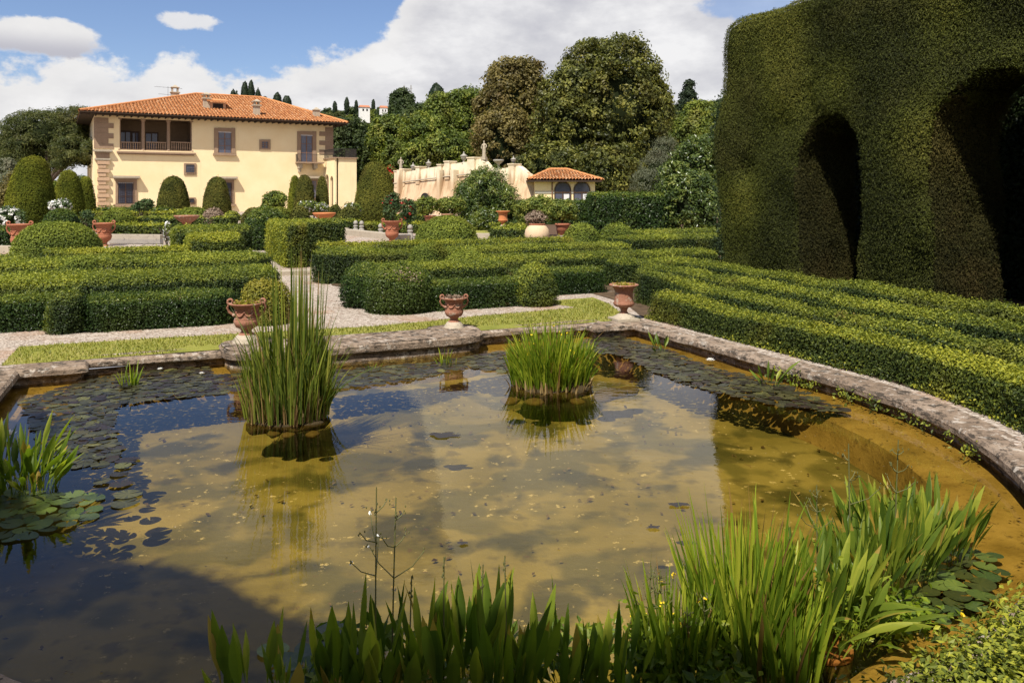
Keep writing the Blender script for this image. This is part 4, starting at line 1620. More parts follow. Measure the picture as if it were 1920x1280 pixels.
gcur = 'curved box hedge rows around the pond'
pp = ring(7.93, 11.75, -48)
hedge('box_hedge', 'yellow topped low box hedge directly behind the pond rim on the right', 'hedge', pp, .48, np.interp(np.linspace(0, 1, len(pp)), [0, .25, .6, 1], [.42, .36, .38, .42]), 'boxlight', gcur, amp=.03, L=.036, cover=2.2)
pp = ring(8.78, 13.7, -60)
hedge('box_hedge', 'second curved box hedge row from the pond rim on the right', 'hedge', pp, .45, np.interp(np.linspace(0, 1, len(pp)), [0, .12, .4, 1], [.62, .50, .40, .40]), 'box', gcur, amp=.04, L=.038, ends=('round', 'flat'))
pp = ring(9.85, 15.1, -52)
hedge('box_hedge', 'third curved box hedge row from the pond rim on the right', 'hedge', pp, .48, np.interp(np.linspace(0, 1, len(pp)), [0, .4, 1], [.58, .46, .44]), 'box', gcur, amp=.04, L=.038)
pp = ring(11.05, 15.0, -46)
hedge('box_hedge', 'fourth curved box hedge row, close under the tall yew arches', 'hedge', pp, .54, np.interp(np.linspace(0, 1, len(pp)), [0, .4, 1], [.60, .52, .50]), 'box', gcur, amp=.05, L=.040)
pp = [(AX + r_ * math.cos(math.radians(a)), PV + r_ * math.sin(math.radians(a))) for a, r_ in zip(np.linspace(-66, -112, 14), np.interp(np.linspace(-66, -112, 14), [-112, -100, -86, -66], [5.72, 5.62, 5.33, 5.30]))]
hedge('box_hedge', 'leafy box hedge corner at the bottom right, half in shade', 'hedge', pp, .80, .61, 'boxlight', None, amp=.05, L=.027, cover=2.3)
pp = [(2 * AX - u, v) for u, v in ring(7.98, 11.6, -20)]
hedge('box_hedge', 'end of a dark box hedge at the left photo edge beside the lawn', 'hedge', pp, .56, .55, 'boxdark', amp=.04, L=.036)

# right parterre bed, front to back
gpr = 'parterre hedges right of the path'
R_ = lambda u0, v0, u1, v1: [(u0, v0), (u1, v1)]
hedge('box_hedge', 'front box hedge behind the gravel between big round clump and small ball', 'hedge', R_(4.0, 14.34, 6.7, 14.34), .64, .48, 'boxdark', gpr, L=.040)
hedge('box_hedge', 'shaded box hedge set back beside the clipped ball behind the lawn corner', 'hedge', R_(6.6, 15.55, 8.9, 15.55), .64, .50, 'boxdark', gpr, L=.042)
hedge('box_hedge', 'broad box hedge running behind the big round clump right of the path', 'hedge', R_(3.75, 16.05, 6.7, 16.05), 1.25, .66, 'box', gpr, L=.044)
hedge('box_hedge', 'dark fronted box hedge second behind the lawn corner ball', 'hedge', R_(6.5, 17.4, 10.6, 17.4), 1.1, .66, 'box', gpr, L=.046)
hedge('box_hedge', 'wide box hedge with rounded end beside the gravel path, right side', 'hedge', R_(3.35, 19.9, 7.4, 19.9), 1.35, [.74, .66], 'box', gpr, L=.052, ends=('round', 'flat'))
hedge('box_hedge', 'long box hedge in the middle of the right bed', 'hedge', R_(7.0, 20.4, 12.5, 20.4), 1.2, .68, 'box', gpr, L=.054)
hedge('box_hedge', 'thin bright box hedge at the back of the right bed before the domes', 'hedge', R_(4.2, 24.5, 12.8, 24.5), .85, .62, 'boxlight', gpr, L=.062)
hedge('box_hedge', 'box hedge stub joining the rear strip to the right block', 'hedge', R_(4.0, 22.4, 5.4, 22.4), .9, .60, 'box', gpr, L=.058)
hedge('box_hedge', 'short box hedge left of the tall yew wall, middle row', 'hedge', R_(10.6, 17.8, 13.6, 17.8), 1.0, .62, 'box', gpr, L=.05)
hedge('box_hedge', 'short box hedge left of the tall yew wall, nearest row', 'hedge', R_(9.6, 16.25, 11.9, 16.25), .8, .55, 'box', gpr, L=.046)
hedge('box_hedge', 'broad bright box hedge below the clipped laurel on the right', 'hedge', R_(14.2, 23.6, 21, 23.6), 1.5, .66, 'box', gpr, L=.062)
hedge('box_hedge', 'rearmost low box hedge in front of the dark magnolia', 'hedge', R_(17.0, 26.9, 25.0, 26.9), 1.2, .68, 'box', gpr, L=.068)

# the double round clump and the balls of the right bed
SEED += 1
mb = MB()
for c, r, h in ((W(3.98, 14.42), .62, .83), (W(3.62, 15.25), .52, .80)):
    V, Fq = revolve_hull([(.86 * r, 0), (.97 * r, .12 * h), (1.0 * r, .32 * h), (.97 * r, .52 * h), (.86 * r, .72 * h), (.66 * r, .88 * h), (.36 * r, .97 * h), (.01, h)], c, 32)
    V = lump(V, .05, 2.0, SEED); V = lump(V, .02, 6.0, SEED + 1)
    plant_hull(mb, V, Fq, .040, 2.2)
o = thing('box_ball', 'big double round box clump with a brown dead patch beside the path', 'topiary')
P = W(3.92, 13.97) + np.array([0, 0, .60]) + RNG.normal(size=(260, 3)) * np.array([.13, .04, .11])
leaves(mb, P, np.tile(np.array([.1, -.7, .5]), (260, 1)), .04, mi=2)
mb.build('foliage', [M['boxdark'], M['core'], M['dry']], o)
for (u, v, r, h, m_, lab) in ((6.62, 14.14, .43, .80, 'box', 'clipped box ball at the hedge corner above the lawn'),
                              (5.96, 18.85, .52, .95, 'dome', 'small clipped ball against the rounded end hedge, centre of the right bed'),
                              (6.5, 17.75, .62, .78, 'dome', 'flat box mound between hedges in the right bed')):
    dome('box_ball', lab, W(u, v), r, h, m_, 'balls in the parterre beds', sq=.75, L=.044)
c = at(838, 31.0); dome('box_dome', 'large clipped dome beyond the right bed with terracotta urn to its left', c, 1.24, 1.28, 'dome', 'large parterre domes', L=.085)
c = at(1090, 31.5); dome('box_dome', 'left dome of the pair below the laurel hedge', c, .80, .98, 'dome', 'large parterre domes', L=.085)
c = at(1157, 31.0); dome('box_dome', 'right dome of the pair below the laurel hedge', c, .72, 1.02, 'dome', 'large parterre domes', L=.085)

# left parterre bed
gpl = 'parterre hedges left of the path'
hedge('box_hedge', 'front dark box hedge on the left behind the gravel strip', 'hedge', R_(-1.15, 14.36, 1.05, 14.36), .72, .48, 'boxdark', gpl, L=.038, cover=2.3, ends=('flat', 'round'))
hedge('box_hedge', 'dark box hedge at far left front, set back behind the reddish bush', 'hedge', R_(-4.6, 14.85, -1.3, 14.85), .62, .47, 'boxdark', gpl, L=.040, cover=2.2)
hedge('box_hedge', 'broad sunlit box hedge second from the gravel on the left', 'hedge', R_(-5.2, 16.2, 1.95, 16.2), 1.9, .68, 'box', gpl, L=.044)
hedge('box_hedge', 'long sunlit box hedge with rounded end by the path, left bed middle', 'hedge', R_(-7.5, 19.75, 2.25, 19.75), 2.1, [.68, .72], 'box', gpl, L=.052, ends=('flat', 'round'))
hedge('box_hedge', 'thin bright box hedge behind the left bed between dome and blocks', 'hedge', R_(-3.0, 24.6, 2.0, 24.6), 1.0, .62, 'boxlight', gpl, L=.062)
hedge('box_hedge', 'box hedge in front of the large left dome', 'hedge', R_(-12.0, 23.2, -3.2, 23.2), 1.0, .58, 'box', gpl, L=.062)
hedge('box_hedge', 'narrow low box hedge between the two broad left rows', 'hedge', R_(-2.0, 17.95, 2.0, 17.95), .40, .50, 'box', gpl, L=.05)
dome('box_ball', 'low round box ball resting between two long hedges left of the path', W(-1.55, 17.75), .40, .92, 'dome', 'balls in the parterre beds', sq=.75, L=.046)
o = dome('box_bush', 'reddish tinged box bush at the front hedge corner on the left', W(-1.42, 14.25), .30, .62, 'box', sq=.6, L=.04)
c = at(110, 26.6); dome('box_dome', 'largest clipped dome at left with a terracotta urn on either side', c, 1.34, 1.24, 'dome', 'large parterre domes', L=.075)
# half hidden round clump with yellow leaves behind the reed clump
o = dome('yellow_bush', 'yellow tinged rounded bush behind the handled urn near the reeds', W(1.55, 13.95), .42, .70, 'yellowgreen', sq=.6, L=.045, cat='bush')

# tall clipped blocks either side of the path
gblk = 'tall clipped blocks flanking the path'
hedge('hedge_block', 'narrow tall clipped block right of the gravel path, with lit left side', 'hedge', R_(3.55, 24.0, 3.55, 29.0), .62, 1.24, 'boxlight', gblk, L=.062, p=.16, lean=.02)
hedge('hedge_block', 'wide tall clipped block right of the path beside the bird bath basin', 'hedge', R_(4.0, 28.0, 5.6, 28.0), 1.9, 1.24, 'box', gblk, L=.07, p=.16)
hedge('hedge_block', 'wide tall clipped block left of the path with yellow green top', 'hedge', R_(.55, 23.3, 1.85, 23.3), 2.6, 1.02, 'boxlight', gblk, L=.062, p=.16)
hedge('hedge_block', 'tall clipped block behind the left yellow green one, dark front to the path', 'hedge', R_(.2, 26.3, 2.35, 26.3), 2.6, 1.12, 'box', gblk, L=.066, p=.16)
SEED += 1
c = at(497, 31.5)
V, Fq = revolve_hull([(.75, 0), (.85, .3), (.85, .8), (.72, 1.2), (.5, 1.48), (.22, 1.60), (.01, 1.62)], c, 28)
mb = MB(); plant_hull(mb, lump(V, .07, 1.5, SEED), Fq, .08, 1.9)
tag(mb.build('box_column', [M['boxdark'], M['core']]), 'rounded dark bush closing the path between the tall clipped blocks', 'topiary')


# ------------------------------------------------------------------ mid garden: boxes, domes and cones towards the villa
def band(name, label, px0, px1, Y, w, pyt, mat='boxlight', group='low clipped hedges around the far pools', L=None, Y1=None):
    """hedge between two photo columns, roughly facing the camera; pyt gives its top"""
    Y1 = Y1 or Y
    a, b = at(px0, Y), at(px1, Y1)
    ua, ub = UV(a[0], a[1]), UV(b[0], b[1])
    h = [max(.3, zat(pyt, Y) - GZ), max(.3, zat(pyt, Y1) - GZ)]
    return hedge(name, label, 'hedge', [ua, ub], w, h, mat, group, L=L, p=.18, cover=1.7)


band('clipped_hedge', 'bright clipped hedge beside the left far pool rim', 193, 312, 40.0, 1.2, 421, 'boxlight')
band('clipped_hedge', 'dark clipped hedge at the left behind the first handled urn', -60, 90, 33.0, 1.2, 430, 'boxdark')
band('clipped_hedge', 'clipped hedge left of the big yew cone above the stone ball posts', 640, 676, 46.0, 1.5, 414, 'boxlight')
band('clipped_hedge', 'bright clipped hedge below the big yew cone near the red rose urn', 680, 800, 45.0, 1.5, 419, 'boxlight')
band('clipped_hedge', 'narrow clipped hedge at the foot of the terrace wall', 730, 800, 60.0, 1.6, 403, 'boxlight')
band('clipped_hedge', 'low clipped hedge behind the left pools near the villa steps', 270, 440, 52.0, 1.5, 407, 'box')
band('clipped_hedge', 'low clipped hedge directly below the villa wall', 172, 320, 76.0, 1.6, 391, 'boxdark')
band('clipped_hedge', 'second low clipped hedge below the villa at left', 160, 335, 62.0, 1.6, 398, 'boxlight')
band('clipped_hedge', 'low clipped hedge strip left of the small rose tree', 150, 262, 50.0, 1.4, 409, 'box')
band('clipped_hedge', 'small clipped hedge cushion left of the big cream jar', 922, 990, 37.5, 1.6, 427, 'box')
band('clipped_hedge', 'low clipped hedge under the orange urn by the oleander', 918, 1000, 46.0, 1.2, 421, 'boxlight')
band('tall_hedge', 'dark clipped hedge in front of the tiled pavilion', 880, 1115, 58.0, 1.6, 377, 'boxdark', None)
band('laurel_hedge', 'tall clipped laurel hedge right of the pavilion', 1104, 1262, 44.5, 3.2, 364, 'boxdark', None, L=.14)

gd = 'clipped domes near the villa'
for (px, pyb, pyt, wpx, Y, m_, lab) in (
        (220, 420, 390, 62, 48, 'dome', 'smooth green dome in front of the villa basement arch'),
        (115, 420, 392, 62, 48, 'boxdark', 'shaggy brownish dome under the white rose bush at left'),
        (340, 410, 392, 44, 64, 'boxlight', 'yellow green dome at the foot of the left villa cone'),
        (362, 412, 389, 62, 58, 'dome', 'broad dome between the two villa cones'),
        (436, 412, 396, 30, 66, 'boxlight', 'small bright yellow dome right of the second villa cone'),
        (476, 414, 390, 46, 58, 'cone', 'dark dome under the villa small window, left of the path bushes'),
        (524, 418, 389, 52, 52, 'dome', 'dark green dome behind the right path block'),
        (562, 418, 387, 40, 52, 'cone', 'brownish dome just left of the terracotta basin'),
        (628, 412, 384, 30, 56, 'cone', 'small dome right of the terracotta basin below the arcade'),
        (655, 418, 388, 48, 50, 'cone', 'grey green dome left of the big yew cone'),
        (400, 416, 391, 44, 52, 'dry', 'brown leaved bush below the second villa cone')):
    dome('clipped_dome', lab, at(px, Y), wpx / F * Y / 2, (zat(pyt, Y) - GZ), m_, gd, L=.0026 * Y)
gc = 'tall clipped yew cones'
cone('tall yew cone in front of the villa, left of its middle', 325, 403, 331, 56, 80)
cone('tall yew cone hiding the second ground floor window of the villa', 407, 403, 332, 51, 80)
cone('slim yew cone furthest left in the cluster beside the villa balcony', 553, 400, 330, 26, 86, 'conelight')
cone('broad yew cone in the middle of the cluster below the villa balcony', 571, 400, 328, 38, 82)
cone('slim yew cone directly under the arcade wing arches', 604, 400, 330, 25, 84)
cone('largest round topped yew cone left of the terrace wall', 703, 417, 303, 78, 60, 'conemid')
cone('tallest bright yew cone at the left edge of the garden', 57, 425, 292, 84, 53, 'conelight', lean=.03)
cone('bright yew cone with white roses at its foot, left of the villa', 128, 412, 320, 54, 62, 'conelight')
cone('slim shaded yew cone touching the villa left corner', 160, 405, 331, 32, 68, 'conelight')


# ------------------------------------------------------------------ the tall yew arches (surface nets of a solid)
def surfnet(f, lo, hi, res):
    n = [int((b - a) / res) + 2 for a, b in zip(lo, hi)]
    ax = [lo[i] + res * np.arange(n[i]) for i in range(3)]
    Xg, Yg, Zg = np.meshgrid(*ax, indexing='ij')
    val = f(np.stack([Xg, Yg, Zg], -1))
    m = [k - 1 for k in n]
    acc = np.zeros((*m, 3)); cnt = np.zeros(m)
    cor = [(i, j, k) for i in (0, 1) for j in (0, 1) for k in (0, 1)]
    for a in cor:
        for d in range(3):
            if a[d] == 0:
                b = list(a); b[d] = 1
                va = val[a[0]:a[0] + m[0], a[1]:a[1] + m[1], a[2]:a[2] + m[2]]
                vb = val[b[0]:b[0] + m[0], b[1]:b[1] + m[1], b[2]:b[2] + m[2]]
                s = (va < 0) != (vb < 0)
                t = np.where(s, va / (va - vb + 1e-12), 0)
                for e in range(3):
                    acc[..., e] += np.where(s, a[e] + (t if e == d else 0), 0)
                cnt += s
    actv = cnt > 0
    idx = -np.ones(m, int); idx[actv] = np.arange(actv.sum())
    cell = np.argwhere(actv)
    V = np.array(lo) + (cell + acc[actv] / cnt[actv][:, None]) * res
    Fq = []
    ins = val < 0
    for d in range(3):
        e, g = (d + 1) % 3, (d + 2) % 3
        sl0 = [slice(None)] * 3; sl1 = [slice(None)] * 3
        sl0[d] = slice(0, n[d] - 1); sl1[d] = slice(1, n[d])
        s = ins[tuple(sl0)] != ins[tuple(sl1)]
        pos_ = np.argwhere(s)
        pos_ = pos_[(pos_[:, e] > 0) & (pos_[:, e] < n[e] - 1) & (pos_[:, g] > 0) & (pos_[:, g] < n[g] - 1)]
        up = ins[tuple(sl0)][tuple(pos_.T)]

        def ci(de, dg):
            q_ = pos_.copy(); q_[:, e] += de; q_[:, g] += dg
            return idx[tuple(q_.T)]
        Q = np.stack([ci(-1, -1), ci(0, -1), ci(0, 0), ci(-1, 0)], -1)
        Q[~up] = Q[~up][:, ::-1]
        Fq.append(Q)
    return V, np.concatenate(Fq)


def smax(a, b, k):
    h = np.clip(.5 + .5 * (a - b) / k, 0, 1)
    return b * (1 - h) + a * h + k * h * (1 - h)


YR = 9.15


def yew_solid(q0, q1, H, holes, thick=1.46, res=.14, r0=YR, nse=.12):
    def f(P):
        p_, q_, z = P[..., 0], P[..., 1], P[..., 2]
        hgt = H(q_)
        bulge = (.12 + .30 * np.clip((4.3 - q_) / 1.0, 0, 1)) * np.sin(np.clip(z / 4.8, 0, 1) * math.pi)
        d = smax(np.abs(p_ - thick / 2) - thick / 2 - bulge * .6, np.abs(q_ - (q0 + q1) / 2) - (q1 - q0) / 2 - .25 * np.sin(np.clip(z / 6, 0, 1) * 2.6) + .30 * np.clip((z - 3.5) / 3, 0, 1), .35)
        d = smax(d, z - hgt, .35)
        for qc, hw, za, bot in holes:
            w_ = hw - bot * np.clip(1 - z / (za - hw), 0, 1)
            hole = np.where(z < za - hw, np.abs(q_ - qc) - w_, np.hypot(q_ - qc, z - (za - hw)) - hw)
            d = smax(d, -hole, .10)
        n_ = fbm(P * .9, 4, 3) - .5
        n2 = vnoise(P * 3.2, 9) - .5
        return d + n_ * nse * 2 + n2 * .06 + .9 * np.clip(vnoise(P * 1.1, 21) - .74, 0, 1) * np.clip(vnoise(P * 4.0, 22), .3, 1)
    return surfnet(f, (-.9, q0 - 1.0, -.3), (thick + .9, q1 + 1.0, 10.6 if H(np.array([q0]))[0] > 6.6 else 7.2), res)


def bend(V, r0=YR):
    p_, q_ = V[:, 0], V[:, 1]
    a = np.minimum(q_, 0) / r0
    u = np.where(q_ >= 0, AX + r0 + p_, AX + (r0 + p_) * np.cos(a))
    v = np.where(q_ >= 0, PV + q_, PV + (r0 + p_) * np.sin(a))
    return Wa(u, v, GZ + V[:, 2])


holes = [(11.77 - PV, .84, 3.62, .06), (8.45 - PV, 1.05, 4.05, .15), (-2.3, 1.0, 4.0, .1)]
V, Fq = yew_solid(-5.2, 15.15 - PV, lambda q_: 6.2 + .0 * q_, holes)
V = bend(V)
mb = MB()
plant_hull(mb, V, Fq, .046, 1.5, depth=.022, asp=.32, tilt=.45, inset=.06, tone=.55, tscale=.9, up=.1, shoots=.012, young_lit=False, pick=lambda P, N: (-(-N[:, 0] * SA + N[:, 1] * CA) + .35 * (vnoise(P * 1.5, 3) - .5) > .72) & (P[:, 0] * SA * 0 + UV(P[:, 0], P[:, 1])[0] > AX + YR - .1))
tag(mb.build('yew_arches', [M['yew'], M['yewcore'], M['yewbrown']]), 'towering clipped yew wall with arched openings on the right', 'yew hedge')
pp = [(15.4, v) for v in np.linspace(19, PV, 26)] + [(AX + 12.65 * math.cos(a), PV + 12.65 * math.sin(a)) for a in np.linspace(0, -.75, 20)[1:]]
hedge('laurel_hedge', 'dark evergreen screen behind the yew arches, seen through the openings', 'hedge', pp, 1.5, 5.0, 'dark', None, amp=.16, L=.085, cover=1.6, depth=.10)
# the same ring of yew carries on around the left and behind the viewer (it shades the near water)
V, Fq = yew_solid(-math.radians(63) * YR, -math.radians(8) * YR, lambda q_: np.interp(-q_ / YR, np.radians([8, 25, 45, 56, 66]), [9.5, 9.3, 8.7, 8.6, 8.4]), [], res=.22, nse=.35)
V[:, 2] += .25 * np.sin(V[:, 1] * 1.7) * np.clip(V[:, 2] - 6, 0, 1)
p_, q_ = V[:, 0].copy(), V[:, 1].copy()
a = q_ / YR
V = Wa(AX - (YR + p_) * np.cos(a), PV + (YR + p_) * np.sin(a), GZ + V[:, 2])
mb = MB()
ar, _ = quad_stats(V, Fq)
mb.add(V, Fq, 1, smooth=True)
P, N = sample_hull(V, Fq, lambda a_, c_, n_: a_ * 180, RNG)
leaves(mb, P + N * RNG.normal(size=(len(P), 1)) * .08, N, .12, .3)
tag(mb.build('yew_hedge', [M['yew'], M['yewcore']]), 'tall clipped yew wall behind the viewer that shades the near water', 'yew hedge')


# ------------------------------------------------------------------ trees
def crown(mb, ells, ncl, rcl, per, L, rng, asp=.6, tilt=.8, core=True, upbias=.25, squash=.8, coreinset=.62, tone=.5):
    """leaf clusters over a set of ellipsoids (centre, radii)"""
    wts = np.array([r[0] * r[1] + r[1] * r[2] + r[0] * r[2] for _, r in ells])
    num = np.maximum(1, (ncl * wts / wts.sum()).astype(int))
    for i, (c, r) in enumerate(ells):
        c = np.array(c, float); r = np.array(r, float)
        d = rng.normal(size=(num[i], 3)); d[:, 2] += upbias
        d /= np.linalg.norm(d, axis=1)[:, None]
        bump = .82 + .36 * fbm(d * 2.3 + c * .1, i + 3, 3)
        inw = np.where(rng.random(num[i]) < .25, rng.uniform(.6, .95, num[i]), 1.0)
        P = c + d * r * (bump * inw)[:, None]
        keep = np.ones(len(P), bool)
        for j, (c2, r2) in enumerate(ells):
            if j != i:
                keep &= (((P - np.array(c2)) / np.array(r2)) ** 2).sum(1) > .55
        P, d = P[keep], d[keep]
        if len(P) == 0:
            continue
        rc = rcl * rng.uniform(.6, 1.35, len(P))
        e = rng.normal(size=(len(P), per, 3)); e[:, :, 2] += .35
        e /= np.linalg.norm(e, axis=2)[:, :, None]
        rad = rng.random((len(P), per)) ** .4
        Q = P[:, None] + e * np.array([1, 1, squash]) * (rc[:, None] * rad)[:, :, None]
        N = e * .8 + d[:, None] * .5
        leaves(mb, Q.reshape(-1, 3), N.reshape(-1, 3), L, asp, tilt * .6, rng, 0, tone, .9 / max(rcl, .2))
        if core:
            t = np.linspace(.05, math.pi - .05, 9); a = np.linspace(0, 2 * math.pi, 15)[:-1]
            D = np.stack([np.sin(t)[:, None] * np.cos(a), np.sin(t)[:, None] * np.sin(a), np.broadcast_to(np.cos(t)[:, None], (9, 14))], -1).reshape(-1, 3)
            b2 = .82 + .36 * fbm(D * 2.3 + c * .1, i + 3, 3)
            Vc = c + D * r * (b2 * coreinset)[:, None]
            k = np.arange(14); k2 = (k + 1) % 14
            Fc = np.concatenate([np.stack([q * 14 + k, q * 14 + k2, (q + 1) * 14 + k2, (q + 1) * 14 + k], -1) for q in range(8)])
            mb.add(Vc, Fc, 1, smooth=True)


def px_ell(px, py, wpx, hpx, Y, dep=None):
    c = at(px, Y, zat(py, Y))
    rx, rz = wpx / 2 * Y / F, hpx / 2 * Y / F
    return (tuple(c), (rx, dep or rx * .8, rz))


def tree(name, label, cat, ells, mat, ncl, rcl, per, L=None, trunk=None, group=None, seed=1, asp=.6, base=None, squash=.8, upbias=.25, coreinset=.62, tone=.5, coremat='core'):
    rng = np.random.default_rng(seed)
    cs = np.array([e[0] for e in ells])
    Y = cs[:, 1].mean()
    if base is None:
        base = (cs[:, 0].mean(), Y, GZ)
    o = thing(name, label, cat, base, 0, group)
    b = np.array(base)
    L = L or float(leaf_len(Y))
    mb = MB()
    crown(mb, [(tuple(np.array(c) - b), r) for c, r in ells], ncl, rcl, per, L, rng, asp=asp, squash=squash, upbias=upbias, coreinset=coreinset, tone=tone)
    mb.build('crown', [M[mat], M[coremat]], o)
    mb = MB()
    rt = trunk or max(.12, .035 * np.max([r[2] for _, r in ells]) * 2)
    top = cs.mean(0) - b
    mb.tube([(0, 0, -.2), (.1 * rt, 0, top[2] * .35), (top[0] * .3, top[1] * .3, top[2] * .7), tuple(top)], [rt * 1.25, rt, rt * .8, rt * .4], 9)
    for k, (c, r) in enumerate(ells[:7]):
        e = np.array(c) - b
        mb.tube([(top[0] * .1, top[1] * .1, top[2] * .45), tuple((e + top) / 2 * np.array([1, 1, .85])), tuple(e)], [rt * .55, rt * .4, rt * .15], 6)
    mb.build('trunk', M['bark'], o)
    return o


# big holm oak and its bronze neighbour
Yo = 96.0
tree('holm_oak', 'largest rounded evergreen tree, dark green, towering behind the pavilion', 'tree',
     [px_ell(1140, 215, 215, 275, Yo), px_ell(1060, 250, 120, 215, Yo - 3), px_ell(1215, 240, 90, 190, Yo), px_ell(1130, 140, 130, 115, Yo), px_ell(1030, 320, 130, 90, Yo - 6), px_ell(1130, 330, 150, 110, Yo - 4), px_ell(1180, 320, 110, 150, Yo), px_ell(1085, 170, 100, 100, Yo - 3)],
     'oak', 1900, .95, 42, .40, trunk=.7, seed=3)
tree('bronze_oak', 'big bronze tinted tree left of the largest dark green one', 'tree',
     [px_ell(962, 200, 120, 170, Yo + 3), px_ell(945, 270, 110, 130, Yo), px_ell(920, 220, 55, 100, Yo + 2), px_ell(985, 155, 70, 80, Yo + 3), px_ell(1000, 240, 80, 160, Yo + 4)],
     'oakred', 1000, .85, 42, .38, trunk=.5, seed=5)
Yb = 112.0
tree('broadleaf_tree', 'bright green spreading tree above the terrace wall', 'tree',
     [px_ell(850, 235, 130, 110, Yb), px_ell(800, 265, 90, 100, Yb - 4), px_ell(880, 205, 80, 70, Yb + 2), px_ell(780, 300, 60, 60, Yb - 8), px_ell(840, 285, 120, 70, Yb - 6), px_ell(830, 205, 60, 50, Yb + 4)],
     'bright', 900, 1.0, 38, .42, seed=8)
tree('evergreen_tree', 'dark evergreen tree directly right of the villa roof', 'tree',
     [px_ell(655, 280, 90, 100, 128), px_ell(640, 255, 50, 46, 128), px_ell(690, 292, 60, 86, 128), px_ell(632, 305, 60, 76, 126)], 'dark', 560, 1.1, 38, .46, seed=9)
tree('evergreen_tree', 'mid green tree behind the largest yew cone', 'tree',
     [px_ell(730, 270, 70, 90, 124), px_ell(725, 240, 50, 40, 125), px_ell(745, 300, 60, 60, 122)], 'bright', 420, 1.0, 36, .44, seed=10)
tree('evergreen_tree', 'dark tree between the bright spreading tree and the hill', 'tree',
     [px_ell(765, 245, 60, 70, 135), px_ell(790, 225, 50, 50, 137)], 'dark', 320, 1.0, 36, .46, seed=11)
# umbrella pine left of the villa
Yp = 108.0
rp = np.random.default_rng(21)
el_ = [px_ell(100, 262, 150, 100, Yp, 8), px_ell(30, 285, 90, 70, Yp, 6), px_ell(150, 250, 110, 90, Yp + 3, 7), px_ell(70, 245, 80, 60, Yp, 6)]
for k in range(24):
    el_.append(px_ell(rp.uniform(-10, 180), rp.uniform(262, 312), rp.uniform(26, 46), rp.uniform(18, 30), Yp - rp.uniform(5, 10), 1.8))
tree('umbrella_pine', 'wide dark umbrella pine left of the villa', 'tree', el_, 'pine', 1500, .75, 42, .36, trunk=.6, seed=22, asp=.3)
tree('olive_tree', 'pale grey green shrub at the far left edge below the pine', 'tree', [px_ell(8, 325, 50, 50, 84), px_ell(20, 350, 50, 50, 82)], 'olive', 200, .5, 30, .26, seed=23)
tree('smoke_bush', 'reddish brown bush at the far left edge behind the tall cone', 'bush', [px_ell(15, 370, 60, 50, 70), px_ell(30, 345, 30, 40, 72)], 'oakred', 180, .5, 30, .22, seed=24)
# right side
tree('magnolia_tree', 'glossy dark magnolia at the left edge of the yew wall', 'tree',
     [px_ell(1305, 320, 90, 120, 45), px_ell(1290, 380, 110, 110, 43.5), px_ell(1330, 290, 50, 70, 46), px_ell(1265, 350, 60, 90, 44), px_ell(1320, 400, 80, 80, 43)],
     'magnolia', 800, .33, 26, .19, trunk=.2, seed=31, asp=.5)
tree('olive_tree', 'pale grey olive tree between the big dark tree and the magnolia', 'tree', [px_ell(1232, 325, 60, 75, 78), px_ell(1215, 345, 60, 50, 77), px_ell(1245, 290, 50, 60, 79)], 'olive', 360, .5, 32, .22, seed=33, asp=.3)
tree('dark_conifer', 'dark pointed conifer on the skyline left of the yew wall', 'tree',
     [px_ell(1291, 165, 14, 22, 150), px_ell(1291, 182, 26, 20, 150), px_ell(1291, 200, 34, 26, 150), px_ell(1292, 222, 40, 34, 150)], 'cypress', 300, .8, 30, .5, seed=34)
tree('broadleaf_tree', 'fresh green tree on the slope just left of the yew wall', 'tree',
     [px_ell(1315, 225, 70, 60, 118), px_ell(1300, 255, 80, 60, 116), px_ell(1340, 245, 60, 80, 118), px_ell(1260, 250, 60, 70, 122)], 'bright', 520, .9, 36, .42, seed=35)
tree('oleander_bush', 'large glossy oleander bush in front of the terrace wall', 'bush',
     [px_ell(905, 375, 90, 95, 50, 1.6), px_ell(880, 395, 60, 80, 49.5), px_ell(945, 395, 60, 80, 49.5), px_ell(915, 345, 60, 50, 50), px_ell(905, 420, 100, 50, 49)],
     'oleander', 620, .42, 30, .26, trunk=.12, seed=37, asp=.2, upbias=.5, squash=1.1)
tree('evergreen_tree', 'dark evergreen seen through the second yew arch at the right edge', 'tree', [(tuple(W(19.5, 10.3, 4.6)), (2.4, 2.4, 3.4)), (tuple(W(20.2, 6.5, 5.0)), (2.6, 2.6, 3.6)), (tuple(W(20.0, 14.0, 4.5)), (2.4, 2.4, 3.4))], 'boxdark', 560, .4, 26, .15, seed=39)

# woodland on the hill: trees one can tell apart, then scrub
rh = np.random.default_rng(44)
protos = []
for k, (mt_, lab) in enumerate((('dark', 'round dark evergreen in the hillside wood'), ('bright', 'round fresh green tree in the hillside wood'), ('pine', 'round olive brown tree in the hillside wood'))):
    mb = MB()
    crown(mb, [((0, 0, 3.6), (3.0, 3.0, 3.0)), ((1.4, .3, 2.7), (2.2, 2.2, 2.2)), ((-1.3, -.4, 2.6), (2.2, 2.2, 2.0))], 150, .8, 22, .75, np.random.default_rng(50 + k))
    mb.tube([(0, 0, -1), (0, 0, 3)], [.3, .2], 6, mi=1)
    o = mb.build('hillside_tree', [M[mt_], M['core']])
    protos.append((o, lab))
cnt = [0, 0, 0]
spots = []
for Yrow, n_ in ((148, 13), (170, 16), (196, 18), (226, 20), (258, 24), (292, 34), (310, 30), (325, 36)):
    for q_ in np.linspace(470, 1370, n_):
        spots.append((q_ + rh.uniform(-22, 22), Yrow + rh.uniform(-10, 10)))
for q_ in np.linspace(-40, 150, 6):
    spots.append((q_, 170 + rh.uniform(-10, 20)))
